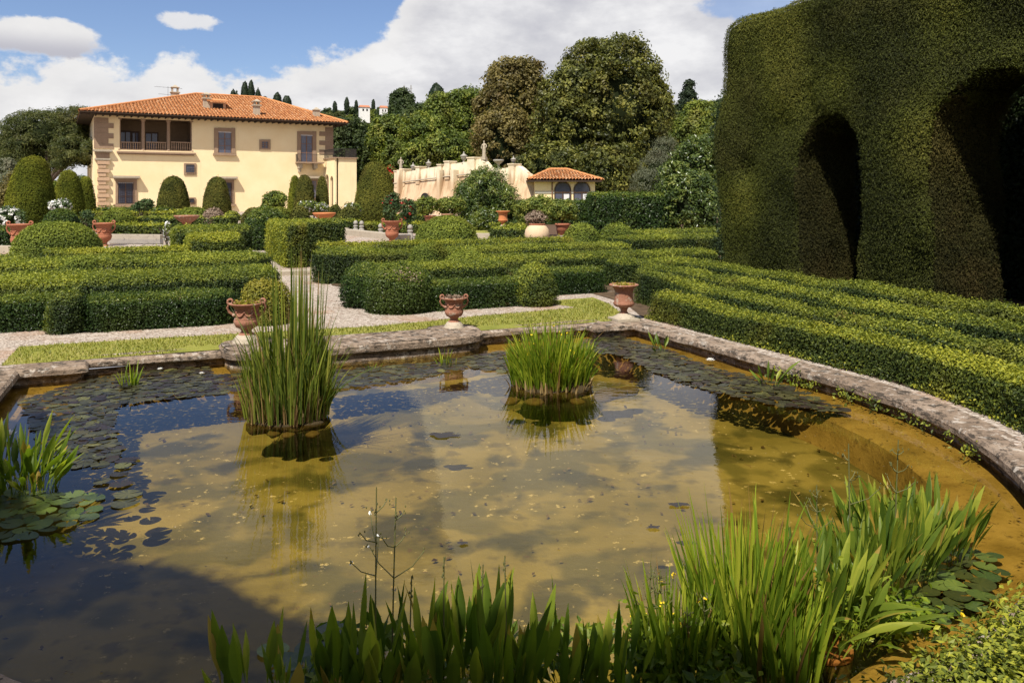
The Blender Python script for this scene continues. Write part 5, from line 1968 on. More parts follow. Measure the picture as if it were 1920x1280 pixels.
for px, Y in spots:
    k = int(rh.choice(3, p=(.5, .2, .3)))
    src, lab = protos[k]
    o = src if cnt[k] == 0 else src.copy()
    if cnt[k]:
        C.objects.link(o)
    cnt[k] += 1
    x = (px - 960) / F * Y
    o.location = (x, Y, float(hillz(np.array([x]), np.array([Y]))[0]) - .3)
    s = rh.uniform(.8, 1.4) if Y < 185 else rh.uniform(.5, 1.0)
    o.scale = (s, s, s * rh.uniform(.8, 1.15))
    o.rotation_euler = (0, 0, rh.uniform(0, 6.28))
    tag(o, lab, 'tree', 'trees in the hillside wood')


def cypress(label, px, pyt, pyb, wpx, Y, mat='cypress', name='cypress'):
    z0, z1 = zat(pyb, Y), zat(pyt, Y)
    h = z1 - z0; r = wpx / F * Y / 2
    rng = np.random.default_rng(int(px))
    base = at(px, Y, z0 - 4)
    o = thing(name, label, 'cypress' if name == 'cypress' else 'tree', base, 0, 'cypresses on the skyline' if name == 'cypress' else None)
    prof = [(.6, 0), (.9, .12), (1.15, .3), (1.2, .5), (1.1, .68), (.85, .84), (.5, .95), (.02, 1)]
    V, Fq = revolve_hull([(a * r, b * h + 4) for a, b in prof], (0, 0, 0), 12)
    V = lump(V, r * .22, 1.2 / r, int(px))
    mb = MB(); mb.add(V, Fq, 0, rnd=.3, smooth=True)
    P, N = sample_hull(V, Fq, lambda a_, c_, n_: a_ * 5.0, rng)
    leaves(mb, P, N + np.array([0, 0, .5]), .8, .4, .6, rng)
    mb.build('crown', M[mat], o)
    mb = MB(); mb.tube([(0, 0, -2), (0, 0, 5)], [.35, .25], 6); mb.build('trunk', M['bark'], o)
    return o


for px, pyt, wpx, lab in ((437, 167, 9, 'short cypress leftmost of the skyline group above the villa roof'), (443.5, 170, 6, 'small cypress second from left above the villa roof'),
                          (459, 152, 12, 'tall cypress left of the tallest pair above the roof ridge'), (471, 150, 11, 'tallest cypress right one of the tallest pair above the roof'),
                          (484, 166, 10, 'cypress right beside the tallest pair above the roof'), (497, 180, 10, 'low cypress half hidden behind the roof hip'),
                          (520, 173, 14, 'thick cypress alone behind the right roof slope'), (538, 178, 14, 'ragged cypress rightmost behind the right roof slope'),
                          (650, 182, 8, 'slim cypress on the hill right of the villa'), (668, 188, 6, 'thin cypress beside the hill house'),
                          (735, 174, 9, 'cypress left of the dark hilltop clump'), (700, 186, 6, 'small cypress on the hill ridge right of the hill house'), (628, 190, 7, 'cypress just right of the villa roof corner'), (1299, 245, 10, 'slim cypress low on the slope left of the yew wall')):
    cypress(lab, px, pyt, 214, wpx, 300 if px < 1200 else 135)
cypress('dark spruce standing alone above the bright spreading tree', 819, 157, 205, 24, 200, 'cypress', 'spruce')
for k, (px, pyt, wpx) in enumerate(((752, 170, 26), (765, 180, 22), (742, 178, 18))):
    tree('hilltop_tree', ('rounded dark tree at the peak of the wooded hill', 'dark tree right of the hill peak by the masts', 'dark tree left of the hill peak')[k], 'tree', [px_ell(px, pyt + 14, wpx, 30, 285), px_ell(px + 3, pyt + 28, wpx * 1.3, 24, 283)], 'dark', 120, 1.4, 24, .9, seed=60 + k, base=tuple(at(px, 285, zat(225, 285))))
# houses and lattice masts far up the hill
for px, pyt, pyb, wpx, lab in ((719, 203, 213, 13, 'small white house on the far wooded hill'), (683, 202, 212, 18, 'low tile roofed house on the hill near the cypresses')):
    Y = 235.0
    o = thing('hill_house', lab, 'house', at(px, Y, zat(pyb, Y) - 3), .4)
    w_ = wpx / F * Y; h_ = (pyb - pyt) / F * Y
    mb = MB(); mb.box((0, 0, 1.5 + h_ / 2), (w_, w_ * .8, h_ + 3)); mb.build('wall', M['whitewall'], o)
    mb = MB(); e = w_ * .55
    V = [(-e, -e * .85, h_ + 3), (e, -e * .85, h_ + 3), (e, e * .85, h_ + 3), (-e, e * .85, h_ + 3), (-e * .9, 0, h_ + 3.7), (e * .9, 0, h_ + 3.7)]
    mb.add(V, [(0, 1, 5, 4), (2, 3, 4, 5)]); mb.add(V, [(1, 2, 5), (3, 0, 4)]); mb.build('roof', M['houseroof'], o)
    mb = MB(); mb.box((-w_ * .2, -w_ * .4 - .02, 3 + h_ * .5), (w_ * .16, .06, h_ * .4)); mb.box((w_ * .2, -w_ * .4 - .02, 3 + h_ * .5), (w_ * .16, .06, h_ * .4)); mb.build('window', M['darkroom'], o)
for px, lab in ((758, 'thin left lattice mast on the hilltop'), (770.5, 'thin right lattice mast on the hilltop')):
    Y = 330.0
    z0, z1 = zat(200, Y), zat(160, Y)
    o = thing('radio_mast', lab, 'mast', at(px, Y, z0 - 8))
    mb = MB()
    for a in (-1, 1):
        for b in (-1, 1):
            mb.tube([(a * .7, b * .7, 0), (a * .2, b * .2, z1 - z0 + 8)], .07, 4)
    mb.build('lattice', M['greystone'], o)
    mb = MB()
    for t in (.72, .82, .92):
        mb.box((0, 0, t * (z1 - z0 + 8)), (2.2 - t, .2, .12))
    mb.build('arms', M['greystone'], o)
# ------------------------------------------------------------------ urns and pots
def ring_handle(mb, c, r, tr, axis_rz, n=20, turns=.85, start=0.0):
    """a scroll standing in a vertical plane turned by axis_rz"""
    pts = []
    for t in np.linspace(0, 1, n):
        a = start + t * turns * 2 * math.pi
        rr = r * (1 - .45 * t)
        x = rr * math.cos(a); z = rr * math.sin(a)
        pts.append((c[0] + x * math.cos(axis_rz), c[1] + x * math.sin(axis_rz), c[2] + z))
    mb.tube(pts, np.linspace(tr, tr * .6, n), 8)


def krater(label, P, h, mat='terraold', pedestal=True, rz=0.0, group='handled terracotta urns', handles=True, pmat='palestone', plant=None):
    """handled urn: plinth, foot, fluted bowl, frieze, everted lip, scroll handles"""
    o = thing('handled_urn', label, 'urn', P, rz, group)
    z = 0.0
    k = h
    if pedestal:
        mb = MB()
        mb.lathe([(.34 * k, 0), (.34 * k, .035 * k), (.30 * k, .05 * k), (.31 * k, .09 * k), (.27 * k, .115 * k), (.25 * k, .16 * k), (.20 * k, .19 * k)], 28)
        mb.build('pedestal', M[pmat], o)
        z = .185 * k
    hb = h - z
    mb = MB()
    mb.lathe([(.20 * k, z), (.19 * k, z + .03 * hb), (.135 * k, z + .07 * hb), (.125 * k, z + .13 * hb), (.16 * k, z + .18 * hb)], 24)
    mb.build('foot', M[mat], o)
    mb = MB()
    mb.lathe([(.15 * k, z + .175 * hb), (.24 * k, z + .24 * hb), (.285 * k, z + .34 * hb), (.30 * k, z + .44 * hb), (.275 * k, z + .49 * hb)], 48, flute=(1, 3, 22, .10))
    mb.lathe([(.285 * k, z + .485 * hb), (.295 * k, z + .51 * hb), (.275 * k, z + .53 * hb)], 32)
    for a in np.linspace(0, 2 * math.pi, 9)[:-1]:      # garland relief on the frieze
        pts = [(.285 * k * math.cos(a + t * .7), .285 * k * math.sin(a + t * .7), z + (.70 - .10 * math.sin(t * math.pi)) * hb) for t in np.linspace(0, 1, 8)]
        mb.tube(pts, [.016 * k, .022 * k, .03 * k, .034 * k, .034 * k, .03 * k, .022 * k, .016 * k], 6)
        mb.lathe([(.001, -.03 * k), (.032 * k, -.012 * k), (.034 * k, .012 * k), (.001, .034 * k)], 8, (.285 * k * math.cos(a), .285 * k * math.sin(a), z + .72 * hb))
    mb.build('bowl', M[mat], o)
    mb = MB()
    mb.lathe([(.272 * k, z + .525 * hb), (.27 * k, z + .66 * hb), (.285 * k, z + .78 * hb), (.32 * k, z + .86 * hb), (.395 * k, z + .92 * hb), (.42 * k, z + .945 * hb), (.425 * k, z + .975 * hb), (.40 * k, z + .985 * hb), (.33 * k, z + .96 * hb), (.29 * k, z + .86 * hb), (.02, z + .85 * hb)], 32)
    mb.build('lip', M[mat], o)
    if handles:
        for sgn in (-1, 1):
            mb = MB()
            ring_handle(mb, (sgn * .385 * k, 0, z + 1.02 * hb), .075 * k, .036 * k, 0 if sgn > 0 else math.pi, start=-1.2)
            pts = [(sgn * .42 * k, 0, z + .96 * hb), (sgn * .46 * k, 0, z + .84 * hb), (sgn * .42 * k, 0, z + .70 * hb), (sgn * .33 * k, 0, z + .62 * hb), (sgn * .27 * k, 0, z + .60 * hb)]
            mb.tube(pts, [.028 * k, .032 * k, .034 * k, .032 * k, .03 * k], 8)
            mb.lathe([(.001, -.05 * k), (.05 * k, -.02 * k), (.05 * k, .02 * k), (.001, .05 * k)], 10, (sgn * .30 * k, 0, z + .60 * hb))
            mb.build('handle', M[mat], o)
    if plant:
        mb = MB()
        n = 260
        P0 = RNG.normal(size=(n, 3)) * np.array([.14, .14, .03]) * k + np.array([0, 0, z + .97 * hb])
        leaves(mb, P0, np.tile([0, 0, 1.0], (n, 1)), .055 * max(1, k), tilt=1.0)
        mb.build('planting', M[plant], o)
    return o


def campana(label, P, h, mat='terraold', group='bell shaped terracotta urns', plant=None, pmat='palestone'):
    """bell urn: broad foot, knop, fluted bulge, tall flaring body, wide flat lip"""
    o = thing('bell_urn', label, 'urn', P, .3, group)
    k = h
    mb = MB()
    mb.box((0, 0, .035 * k), (.66 * k, .66 * k, .07 * k))
    mb.lathe([(.31 * k, .07 * k), (.30 * k, .10 * k), (.22 * k, .14 * k), (.13 * k, .20 * k)], 28)
    mb.build('pedestal', M[pmat], o)
    mb = MB(); mb.lathe([(.13 * k, .195 * k), (.09 * k, .25 * k), (.10 * k, .31 * k), (.13 * k, .34 * k), (.12 * k, .36 * k)], 20); mb.build('foot', M[mat], o)
    mb = MB(); mb.lathe([(.12 * k, .355 * k), (.22 * k, .385 * k), (.27 * k, .43 * k), (.285 * k, .48 * k), (.26 * k, .525 * k)], 44, flute=(1, 3, 20, .10)); mb.build('bowl', M[mat], o)
    mb = MB()
    mb.lathe([(.265 * k, .52 * k), (.26 * k, .55 * k), (.245 * k, .66 * k), (.25 * k, .78 * k), (.27 * k, .87 * k), (.33 * k, .935 * k), (.40 * k, .955 * k), (.41 * k, .985 * k), (.38 * k, 1.0 * k), (.30 * k, .975 * k), (.25 * k, .9 * k), (.02, .89 * k)], 32)
    mb.build('body', M[mat], o)
    if plant:
        mb = MB(); n = 160
        P0 = RNG.normal(size=(n, 3)) * np.array([.15, .15, .02]) * k + np.array([0, 0, .985 * k])
        leaves(mb, P0, np.tile([0, 0, 1.0], (n, 1)), .05, tilt=1.0)
        mb.build('planting', M[plant], o)
    return o


A_ = W(1.06, 11.97, .245)
krater('handled terracotta urn on the curved stone bay, left one behind the reeds', A_, .57, rz=.15, plant='yellowgreen')
B_ = W(4.20, 11.97, .245)
krater('handled terracotta urn on the curved stone bay, right one above the water', B_, .48, rz=.15, plant='dry')
C_ = W(7.18, 11.72, .205)
campana('bell shaped terracotta urn at the right corner of the pond rim', C_, .62, plant='yellowgreen')
D_ = at(37, 30.6, GZ); krater('red handled urn at the left edge before the dark hedge', D_, 1.04, 'terra', False, rz=.1)
E_ = at(195, 33.5, GZ); krater('red handled urn right of the largest left dome', E_, .98, 'terra', False, rz=.1)
F_ = at(735, 36.0, GZ); krater('red urn holding a red rose bush by the far pool rim', F_, .99, 'terra', False, rz=.1)
I_ = at(943, 45.0, GZ + .25); campana('orange bell shaped urn in front of the oleander', I_, .98, 'terraorange')


def basin(label, px, py, Y, wpx, mat, basestone):
    """wide terracotta bowl on a stem"""
    z = zat(py, Y)
    o = thing('basin', label, 'basin', at(px, Y, GZ), 0, 'terracotta basins on stems')
    r = wpx / F * Y / 2; h = z - GZ
    mb = MB(); mb.lathe([(.34, 0), (.34, .12), (.24, .2), (.16, .34), (.14, h * .5), (.18, h - .45), (.24, h - .36)], 20); mb.build('stem', M[basestone], o)
    mb = MB(); mb.lathe([(.22, h - .36), (r * .55, h - .30), (r * .82, h - .17), (r, h - .05), (r * 1.02, h), (r * .95, h + .01), (r * .8, h - .08), (.02, h - .12)], 32); mb.build('bowl', M[mat], o)
    return o


basin('wide flat terracotta basin behind the left clipped block', 350, 404, 40.0, 45, 'terraold', 'terra')
basin('wide terracotta basin on a dark stem behind the right clipped block', 608, 399, 40.0, 42, 'terraorange', 'terra')

# big cream jar
Yj = 36.5
o = thing('oil_jar', 'big round cream terracotta jar with a dry plant', 'jar', at(1007, Yj, GZ))
k = 47 / F * Yj / 2
hj = zat(421, Yj) - GZ
mb = MB(); mb.lathe([(k * .72, -.05), (k * .95, hj * .25), (k * 1.0, hj * .45), (k * .93, hj * .7), (k * .75, hj * .9), (k * .6, hj * .98)], 32); mb.build('body', M['jar'], o)
mb = MB(); mb.lathe([(k * .6, hj * .96), (k * .66, hj * 1.0), (k * .66, hj * 1.05), (k * .58, hj * 1.06), (k * .5, hj * .95), (.02, hj * .94)], 28); mb.build('rim', M['terra'], o)
jar_top = at(1007, Yj, GZ + hj * .95)


def flower_pot(label, px, pyb, pyt, wpx, Y, mat='terra', group='terracotta lemon pots'):
    o = thing('plant_pot', label, 'pot', at(px, Y, GZ), 0, group)
    h = zat(pyt, Y) - GZ; z0 = max(0.0, zat(pyb, Y) - GZ)
    r = wpx / F * Y / 2
    if z0 > .05:
        mb = MB(); mb.box((0, 0, z0 / 2), (r * 1.3, r * 1.3, z0)); mb.build('stand', M['greystone'], o)
    hh = h - z0
    mb = MB(); mb.lathe([(r * .62, z0), (r * .66, z0 + .1 * hh), (r * .70, z0 + .12 * hh), (r * .72, z0 + .35 * hh), (r * .78, z0 + .38 * hh), (r * .78, z0 + .62 * hh), (r * .88, z0 + .80 * hh)], 24); mb.build('body', M[mat], o)
    mb = MB(); mb.lathe([(r * .88, z0 + .79 * hh), (r, z0 + .84 * hh), (r, z0 + hh), (r * .88, z0 + hh), (r * .8, z0 + .9 * hh), (.02, z0 + .88 * hh)], 24); mb.build('rim', M[mat], o)
    return o


flower_pot('banded red terracotta pot right of the big cream jar', 1055, 441, 418.5, 30, 38.0)
flower_pot('terracotta pot half hidden behind the large right dome', 806, 418, 404, 24, 47.0)
flower_pot('wide terracotta trough behind the large right dome, beside the oleander', 838, 416, 401, 22, 47.0, 'terraold')


def shrub(name, label, cat, ells, mat, n, rc, per, L, stem=None, flowers=None, nf=40, fl=.10, group=None, seed=1, asp=.55, core=True, base=None, top=False):
    rng = np.random.default_rng(seed)
    cs = np.array([e[0] for e in ells]); b = np.array(base) if base is not None else np.array([cs[:, 0].mean(), cs[:, 1].mean(), GZ])
    o = thing(name, label, cat, b, 0, group)
    mb = MB()
    el = [(tuple(np.array(c) - b), r) for c, r in ells]
    crown(mb, el, n, rc, per, L, rng, asp=asp, core=core, coreinset=.62)
    mb.build('foliage', [M[mat], M['core']], o)
    mb = MB()
    t_ = cs.mean(0) - b
    for k in range(4):
        d = rng.normal(size=3) * .18
        mb.tube([(0, 0, -.05), tuple(t_ * .5 + d * .3), tuple(t_ + d)], [.035, .028, .015], 6)
    mb.build('stem', M['bark'], o)
    if flowers:
        P, N = [], []
        for c, r in el:
            d = rng.normal(size=(nf, 3)); d[:, 1] -= .5; d[:, 2] += .7 if top else .2
            d /= np.linalg.norm(d, axis=1)[:, None]
            P.append(np.array(c) + d * np.array(r) * rng.uniform(.95, 1.12, (nf, 1))); N.append(d)
        P, N = np.concatenate(P), np.concatenate(N)
        mb = MB()
        PP = np.repeat(P, 7, 0) + rng.normal(size=(len(P) * 7, 3)) * fl * .35
        leaves(mb, PP, np.repeat(N, 7, 0), fl, .9, .8, rng)
        mb.build('blossoms', M[flowers], o)
    return o


shrub('lemon_tree', 'small lemon tree in the banded red pot', 'lemon tree', [px_ell(1052, 394, 50, 34, 38), px_ell(1035, 400, 30, 26, 38), px_ell(1072, 399, 24, 24, 38)], 'lemon', 190, .18, 20, .13, seed=70, core=False, base=at(1055, 38, GZ + .6))
shrub('lemon_tree', 'yellowish lemon bush behind the big cream jar', 'lemon tree', [px_ell(1010, 390, 56, 40, 41), px_ell(985, 398, 36, 34, 41)], 'lemon', 210, .2, 20, .14, seed=71, core=False)
shrub('dry_plant', 'pale dry plant standing in the big cream jar', 'plant', [px_ell(1006, 409, 34, 22, 36.5), px_ell(995, 413, 20, 18, 36.5)], 'dry', 110, .14, 16, .09, seed=72, core=False, base=jar_top)
shrub('lemon_tree', 'small lemon tree above the pot behind the large right dome', 'lemon tree', [px_ell(800, 386, 44, 28, 47), px_ell(788, 390, 26, 22, 47)], 'lemon', 170, .2, 18, .15, seed=73, core=False, base=at(806, 47, GZ + .7))
shrub('lemon_tree', 'yellow leaved lemon tree between the pots and the oleander', 'lemon tree', [px_ell(840, 388, 44, 30, 48), px_ell(858, 384, 26, 26, 48)], 'lemon', 180, .2, 18, .15, seed=74, core=False, base=at(838, 47, GZ + .7))
shrub('rose_bush', 'red rose bush growing in the red urn', 'rose', [px_ell(733, 390, 28, 40, 36), px_ell(738, 378, 22, 26, 36)], 'rose', 130, .16, 18, .11, flowers='red', nf=7, fl=.13, seed=75, core=False, base=at(735, 36, GZ + .85), top=True)
shrub('rose_bush', 'red rose bush right of the red urn before the stained wall', 'rose', [px_ell(762, 392, 30, 34, 40), px_ell(768, 402, 22, 36, 40)], 'rose', 140, .17, 18, .12, flowers='red', nf=7, fl=.12, seed=76, core=False, top=True)
shrub('white_rose_bush', 'white rose bush in bloom at the left photo edge', 'rose', [px_ell(14, 408, 60, 34, 46), px_ell(-8, 416, 40, 34, 46)], 'rose', 150, .24, 18, .14, flowers='white', nf=60, fl=.13, seed=77, top=True)
shrub('white_rose_bush', 'white rose bush in bloom between the two left cones', 'rose', [px_ell(113, 386, 36, 18, 52)], 'rose', 90, .22, 18, .15, flowers='white', nf=70, fl=.15, seed=78, top=True)
shrub('white_rose_bush', 'white rose bush in bloom below the balcony cones', 'rose', [px_ell(577, 388, 34, 16, 54), px_ell(600, 390, 24, 14, 54)], 'bright', 120, .24, 18, .17, flowers='white', nf=34, fl=.16, seed=79, top=True)
shrub('white_rose_bush', 'thin white rose bush left of the big yew cone', 'rose', [px_ell(660, 394, 30, 22, 52)], 'bright', 60, .22, 16, .17, flowers='white', nf=10, fl=.18, seed=80, core=False)
shrub('rose_tree', 'small dark rose tree on a thin stem before the villa', 'rose', [px_ell(272, 385, 26, 18, 55), px_ell(257, 390, 14, 12, 55)], 'rose', 90, .22, 16, .16, seed=81, core=False)
shrub('garden_bush', 'bushy green shrub against the villa wall beside the cone cluster', 'bush', [px_ell(516, 377, 40, 30, 80), px_ell(505, 384, 26, 22, 80)], 'bright', 170, .36, 18, .25, seed=82)
shrub('garden_bush', 'bluish small bush at the foot of the left cones', 'bush', [px_ell(163, 407, 18, 22, 47)], 'rose', 60, .2, 16, .14, seed=83)
shrub('red_flower_bush', 'red flowering shrub on the terrace beside the left end of the wall', 'bush', [px_ell(733, 322, 16, 20, 96), px_ell(738, 334, 12, 16, 95)], 'bright', 60, .4, 16, .3, flowers='red', nf=16, fl=.3, seed=84, base=at(735, 96, zat(345, 96)))
shrub('white_flowers', 'white flowers beside the left clipped block', 'flowers', [px_ell(314, 436, 8, 28, 33)], 'bright', 30, .14, 14, .1, flowers='white', nf=22, fl=.13, seed=85)

# far pools: stone edges, water, ball posts
pool = thing('pool_rim', 'pale stone kerb of the far pool on the right', 'pool rim')
mb = MB()
for a, b in ((at(637, 44.0, GZ), at(760, 36.8, GZ)), (at(637, 44, GZ), at(690, 52, GZ)), (at(838, 38.5, GZ), at(960, 38.5, GZ))):
    mb = MB(); d = b - a; mb.box(tuple((a + b) / 2 + np.array([0, 0, .14])), (np.linalg.norm(d), .55, .28), math.atan2(d[1], d[0]))
    mb.build('kerb', M['palestone'], pool)
pool2 = thing('pool_rim', 'pale stone kerb of the far pool on the left', 'pool rim')
mb = MB()
for a, b in ((at(205, 38.5, GZ), at(306, 38.0, GZ)), (at(-30, 29.8, GZ), at(60, 29.6, GZ))):
    mb = MB(); d = b - a; mb.box(tuple((a + b) / 2 + np.array([0, 0, .12])), (np.linalg.norm(d), .5, .24), math.atan2(d[1], d[0]))
    mb.build('kerb', M['palestone'], pool2)
mb = MB(); mb.add([at(205, 34.8, GZ + .02), at(306, 34.5, GZ + .02), at(306, 37.8, GZ + .02), at(205, 38.2, GZ + .02)], [(0, 1, 2, 3)])
tag(mb.build('far_pool_water', M['glass']), 'dark water of the far left pool', kind='structure')
proto = None
for px, Y, lab in ((634, 45.5, 'stone ball post beside the right clipped block'), (667, 44.5, 'stone ball post left of the pair on the far pool kerb'), (678, 44, 'stone ball post right of the pair on the far pool kerb'), (714, 40, 'stone ball post just left of the red rose urn'), (769, 38.5, 'stone ball post just right of the red rose urn')):
    if proto is None:
        proto = thing('ball_post', lab, 'post', at(px, Y, GZ), 0, 'stone ball posts around the far pools')
        mb = MB(); mb.lathe([(.15, 0), (.15, .24), (.12, .27), (.10, .33), (.14, .37), (.14, .42), (.08, .45)], 14); mb.build('post', M['greystone'], proto)
        mb = MB(); mb.lathe([(.01, .44), (.10, .48), (.135, .56), (.11, .65), (.05, .70), (.01, .71)], 14); mb.build('ball', M['greystone'], proto)
        o = proto
    else:
        o = copy_tree(proto)
        o.location = at(px, Y, GZ)
    o['label'] = lab
# stone step across the path, stone by the gravel
mb = MB()
for du in np.linspace(-.5, .5, 3):
    p = W(2.85 + du, 22.0, GZ + .05); mb.box(tuple(p), (.49, .42, .12), GA)
tag(mb.build('stone_step', M['palestone']), 'pale stone step across the gravel path', 'step')
# soil bed seen beyond the yew at the far right
mb = MB(); p = W(15.2, 8.8, GZ + .09); mb.box(tuple(p), (3.0, 4.5, .18), GA, taper=.92)
tag(mb.build('soil_bed', M['brownstone']), 'bare brown soil border beyond the yew wall', kind='structure')


# ------------------------------------------------------------------ pond plants
def blades(mb, P, H, Wd, lean, rng, seg=6, mi=0, curve=.35, profile='linear', tone=None, az=None, twist=.4, zigzag=0.0):
    """arching leaf blades growing from points P; H heights, Wd widths, lean outward per height"""
    n = len(P)
    a = rng.uniform(0, 2 * math.pi, n) if az is None else az
    d = np.stack([np.cos(a), np.sin(a), np.zeros(n)], -1)
    fa = a + math.pi / 2 + rng.normal(size=n) * .8
    s = np.stack([np.cos(fa), np.sin(fa), np.zeros(n)], -1)
    t = np.linspace(0, 1, seg + 1)
    if profile == 'linear':
        wprof = np.array([.75, 1, 1, .95, .8, .5, .03])[:seg + 1] if seg == 6 else np.interp(t, [0, .2, .7, 1], [.75, 1, .8, .03])
    else:   # lance shaped blade on a thin stalk
        wprof = np.interp(t, [0, .40, .50, .62, .75, .88, 1], [.09, .10, .55, 1.0, .92, .5, .02])
    rings = []
    for k, tk in enumerate(t):
        off = lean[:, None] * H[:, None] * d * (tk * .4 + curve * tk ** 2.2)
        z = H * (tk - .22 * np.clip(lean, 0, 2) * tk ** 2.5)
        c = P + off
        c[:, 2] = P[:, 2] + z
        ss = s * (Wd * wprof[k] / 2)[:, None]
        up = d * (Wd * wprof[k] * .16)[:, None]
        rings.append(np.stack([c - ss + up, c - up * .6, c + ss + up], 1))
    V = np.stack(rings, 1)                       # n, seg+1, 3, 3
    base = np.arange(n)[:, None, None] * (seg + 1) * 3
    k = np.arange(seg)[None, :, None] * 3
    j = np.arange(2)[None, None, :]
    i0 = (base + k + j).reshape(-1)
    Fq = np.stack([i0, i0 + 1, i0 + 4, i0 + 3], -1)
    r = rng.random(n) if tone is None else tone
    # the two halves of a blade differ a little, tips are paler and some of them brown
    kk = np.arange(seg) / max(1, seg - 1)
    rr_ = r[:, None, None] * .80 + .05 + .14 * (kk ** 3)[None, :, None] + np.array([-.05, .05])[None, None, :] + rng.normal(size=(n, seg, 1)) * .02
    rr_ = np.clip(rr_, 0, .93)
    brown = rng.random(n) < .14
    rr_[brown, -1, :] = 1.0
    rr_[rng.random(n) < .03] = 1.0
    mb.add(V.reshape(-1, 3), Fq, mi, rnd=rr_.reshape(-1), smooth=True)


def disc_pts(c, rx, ry, n, rng, rz=0.0, hollow=0.0):
    r = np.sqrt(rng.uniform(hollow ** 2, 1, n)); a = rng.uniform(0, 6.283, n)
    x, y = r * np.cos(a) * rx, r * np.sin(a) * ry
    P = np.stack([c[0] + x * math.cos(rz) - y * math.sin(rz), c[1] + x * math.sin(rz) + y * math.cos(rz), np.full(n, c[2])], -1)
    return P, a + rz, r


def mudclump(name, parent, c, rx, ry, h, mat='brownstone', seed=1):
    a = np.arange(26) / 26 * 2 * math.pi
    rings = []
    for f_, z in ((.10, -.14), (.60, -.10), (.94, -.04), (1.0, .0), (.9, h * .6), (.6, h), (.02, h * 1.05)):
        rings.append(np.stack([c[0] + rx * f_ * np.cos(a), c[1] + ry * f_ * np.sin(a), np.full(26, c[2] + z)], -1))
    V = lump(np.concatenate(rings), .07, 6.0, seed)
    k = np.arange(26); k2 = (k + 1) % 26
    mb = MB()
    mb.add(V, np.concatenate([np.stack([i * 26 + k, i * 26 + k2, (i + 1) * 26 + k2, (i + 1) * 26 + k], -1) for i in range(6)]), smooth=True)
    return mb.build(name, M[mat], parent)


def stone(mb, c, r, rng, flat=.45):
    t = np.linspace(.02, math.pi - .02, 7); a = np.linspace(0, 2 * math.pi, 11)[:-1]
    D = np.stack([np.sin(t)[:, None] * np.cos(a), np.sin(t)[:, None] * np.sin(a), np.broadcast_to(np.cos(t)[:, None] * flat, (7, 10))], -1).reshape(-1, 3)
    V = np.array(c) + D * r * (.55 + .9 * fbm(D * np.array([1.6, 1.6, 4]) + rng.random(3) * 9, 2, 2))[:, None]
    k = np.arange(10); k2 = (k + 1) % 10
    mb.add(V, np.concatenate([np.stack([q * 10 + k, q * 10 + k2, (q + 1) * 10 + k2, (q + 1) * 10 + k], -1) for q in range(6)]), smooth=True)


M['mud'] = stone_mat('dark_root_mud', G((.018, .013, .006), (.065, .045, .018)), 9.0, .8)
M['sunk'] = stone_mat('algae_covered_stone', G((.045, .035, .014), (.14, .095, .04)), 6.0)
# tall reed clump
rg = np.random.default_rng(301)
rc_ = gnd(540, 784, 0.0)
rx, ry = 74 / F * rc_[1], .32
reed = thing('reed_clump', 'tall upright reed clump standing in the pond on the left', 'reeds', rc_)
mb = MB()
n = 430
P, az_, rr = disc_pts((0, .05, .02), rx, ry, n, rg)
Hh = rg.normal(1.0, .24, n) * (1 - .30 * rr ** 2)
Hh = np.clip(Hh, .3, 1.55)
blades(mb, P, Hh, rg.uniform(.012, .024, n), np.abs(rg.normal(.10, .15, n)) + .10 * rr, rg, az=az_ + rg.normal(size=n) * .9)
nn_ = 44      # the few tallest stems in the middle
P, az_, rr = disc_pts((.08, .05, .02), rx * .62, ry * .7, nn_, rg)
blades(mb, P, rg.uniform(1.3, 1.88, nn_), rg.uniform(.018, .028, nn_), np.abs(rg.normal(.03, .03, nn_)), rg, az=az_)
n2 = 260
P, az_, rr = disc_pts((0, .0, .02), rx * 1.08, ry * 1.1, n2, rg, hollow=.55)
blades(mb, P, rg.uniform(.25, .75, n2), rg.uniform(.012, .022, n2), np.abs(rg.normal(.22, .18, n2)), rg, az=az_)
n5 = 70
P, az_, rr = disc_pts((0, .03, .02), rx * .95, ry, n5, rg)
blades(mb, P, rg.uniform(.6, 1.25, n5), rg.uniform(.010, .020, n5), rg.uniform(.25, .55, n5), rg, az=rg.uniform(0, 6.28, n5), curve=.6)
n3 = 12      # broken blades leaning far out to the right over the water
P, az_, rr = disc_pts((rx * .75, .0, .05), .1, .15, n3, rg)
blades(mb, P, rg.uniform(.35, .75, n3), rg.uniform(.008, .014, n3), rg.uniform(.8, 1.6, n3), rg, az=rg.uniform(-.8, .5, n3), tone=rg.uniform(0, .3, n3))
mb.build('blades', M['reed'], reed)
mb = MB()
n4 = 200
P, az_, rr = disc_pts((0, -.02, .0), rx, ry, n4, rg, hollow=.3)
blades(mb, P, rg.uniform(.12, .40, n4), rg.uniform(.012, .03, n4), np.abs(rg.normal(.12, .2, n4)), rg, az=az_)
mb.build('dry_stems', M['reeddry'], reed)
mudclump('root_clump', reed, (0, .02, -.03), rx * 1.0, ry * 1.0, .07, 'mud', seed=5)
mb = MB()
for k in range(3):
    stone(mb, (rg.uniform(-rx * .8, rx * .8), -ry + .06 - rg.uniform(0, .08), -.06), rg.uniform(.06, .11), rg, .4)
st = mb.build('sunken_stones', M['sunk'])
st.location = rc_; st.location.z = -.02
tag(st, 'submerged brown stones at the foot of the tall reed clump', 'stones')

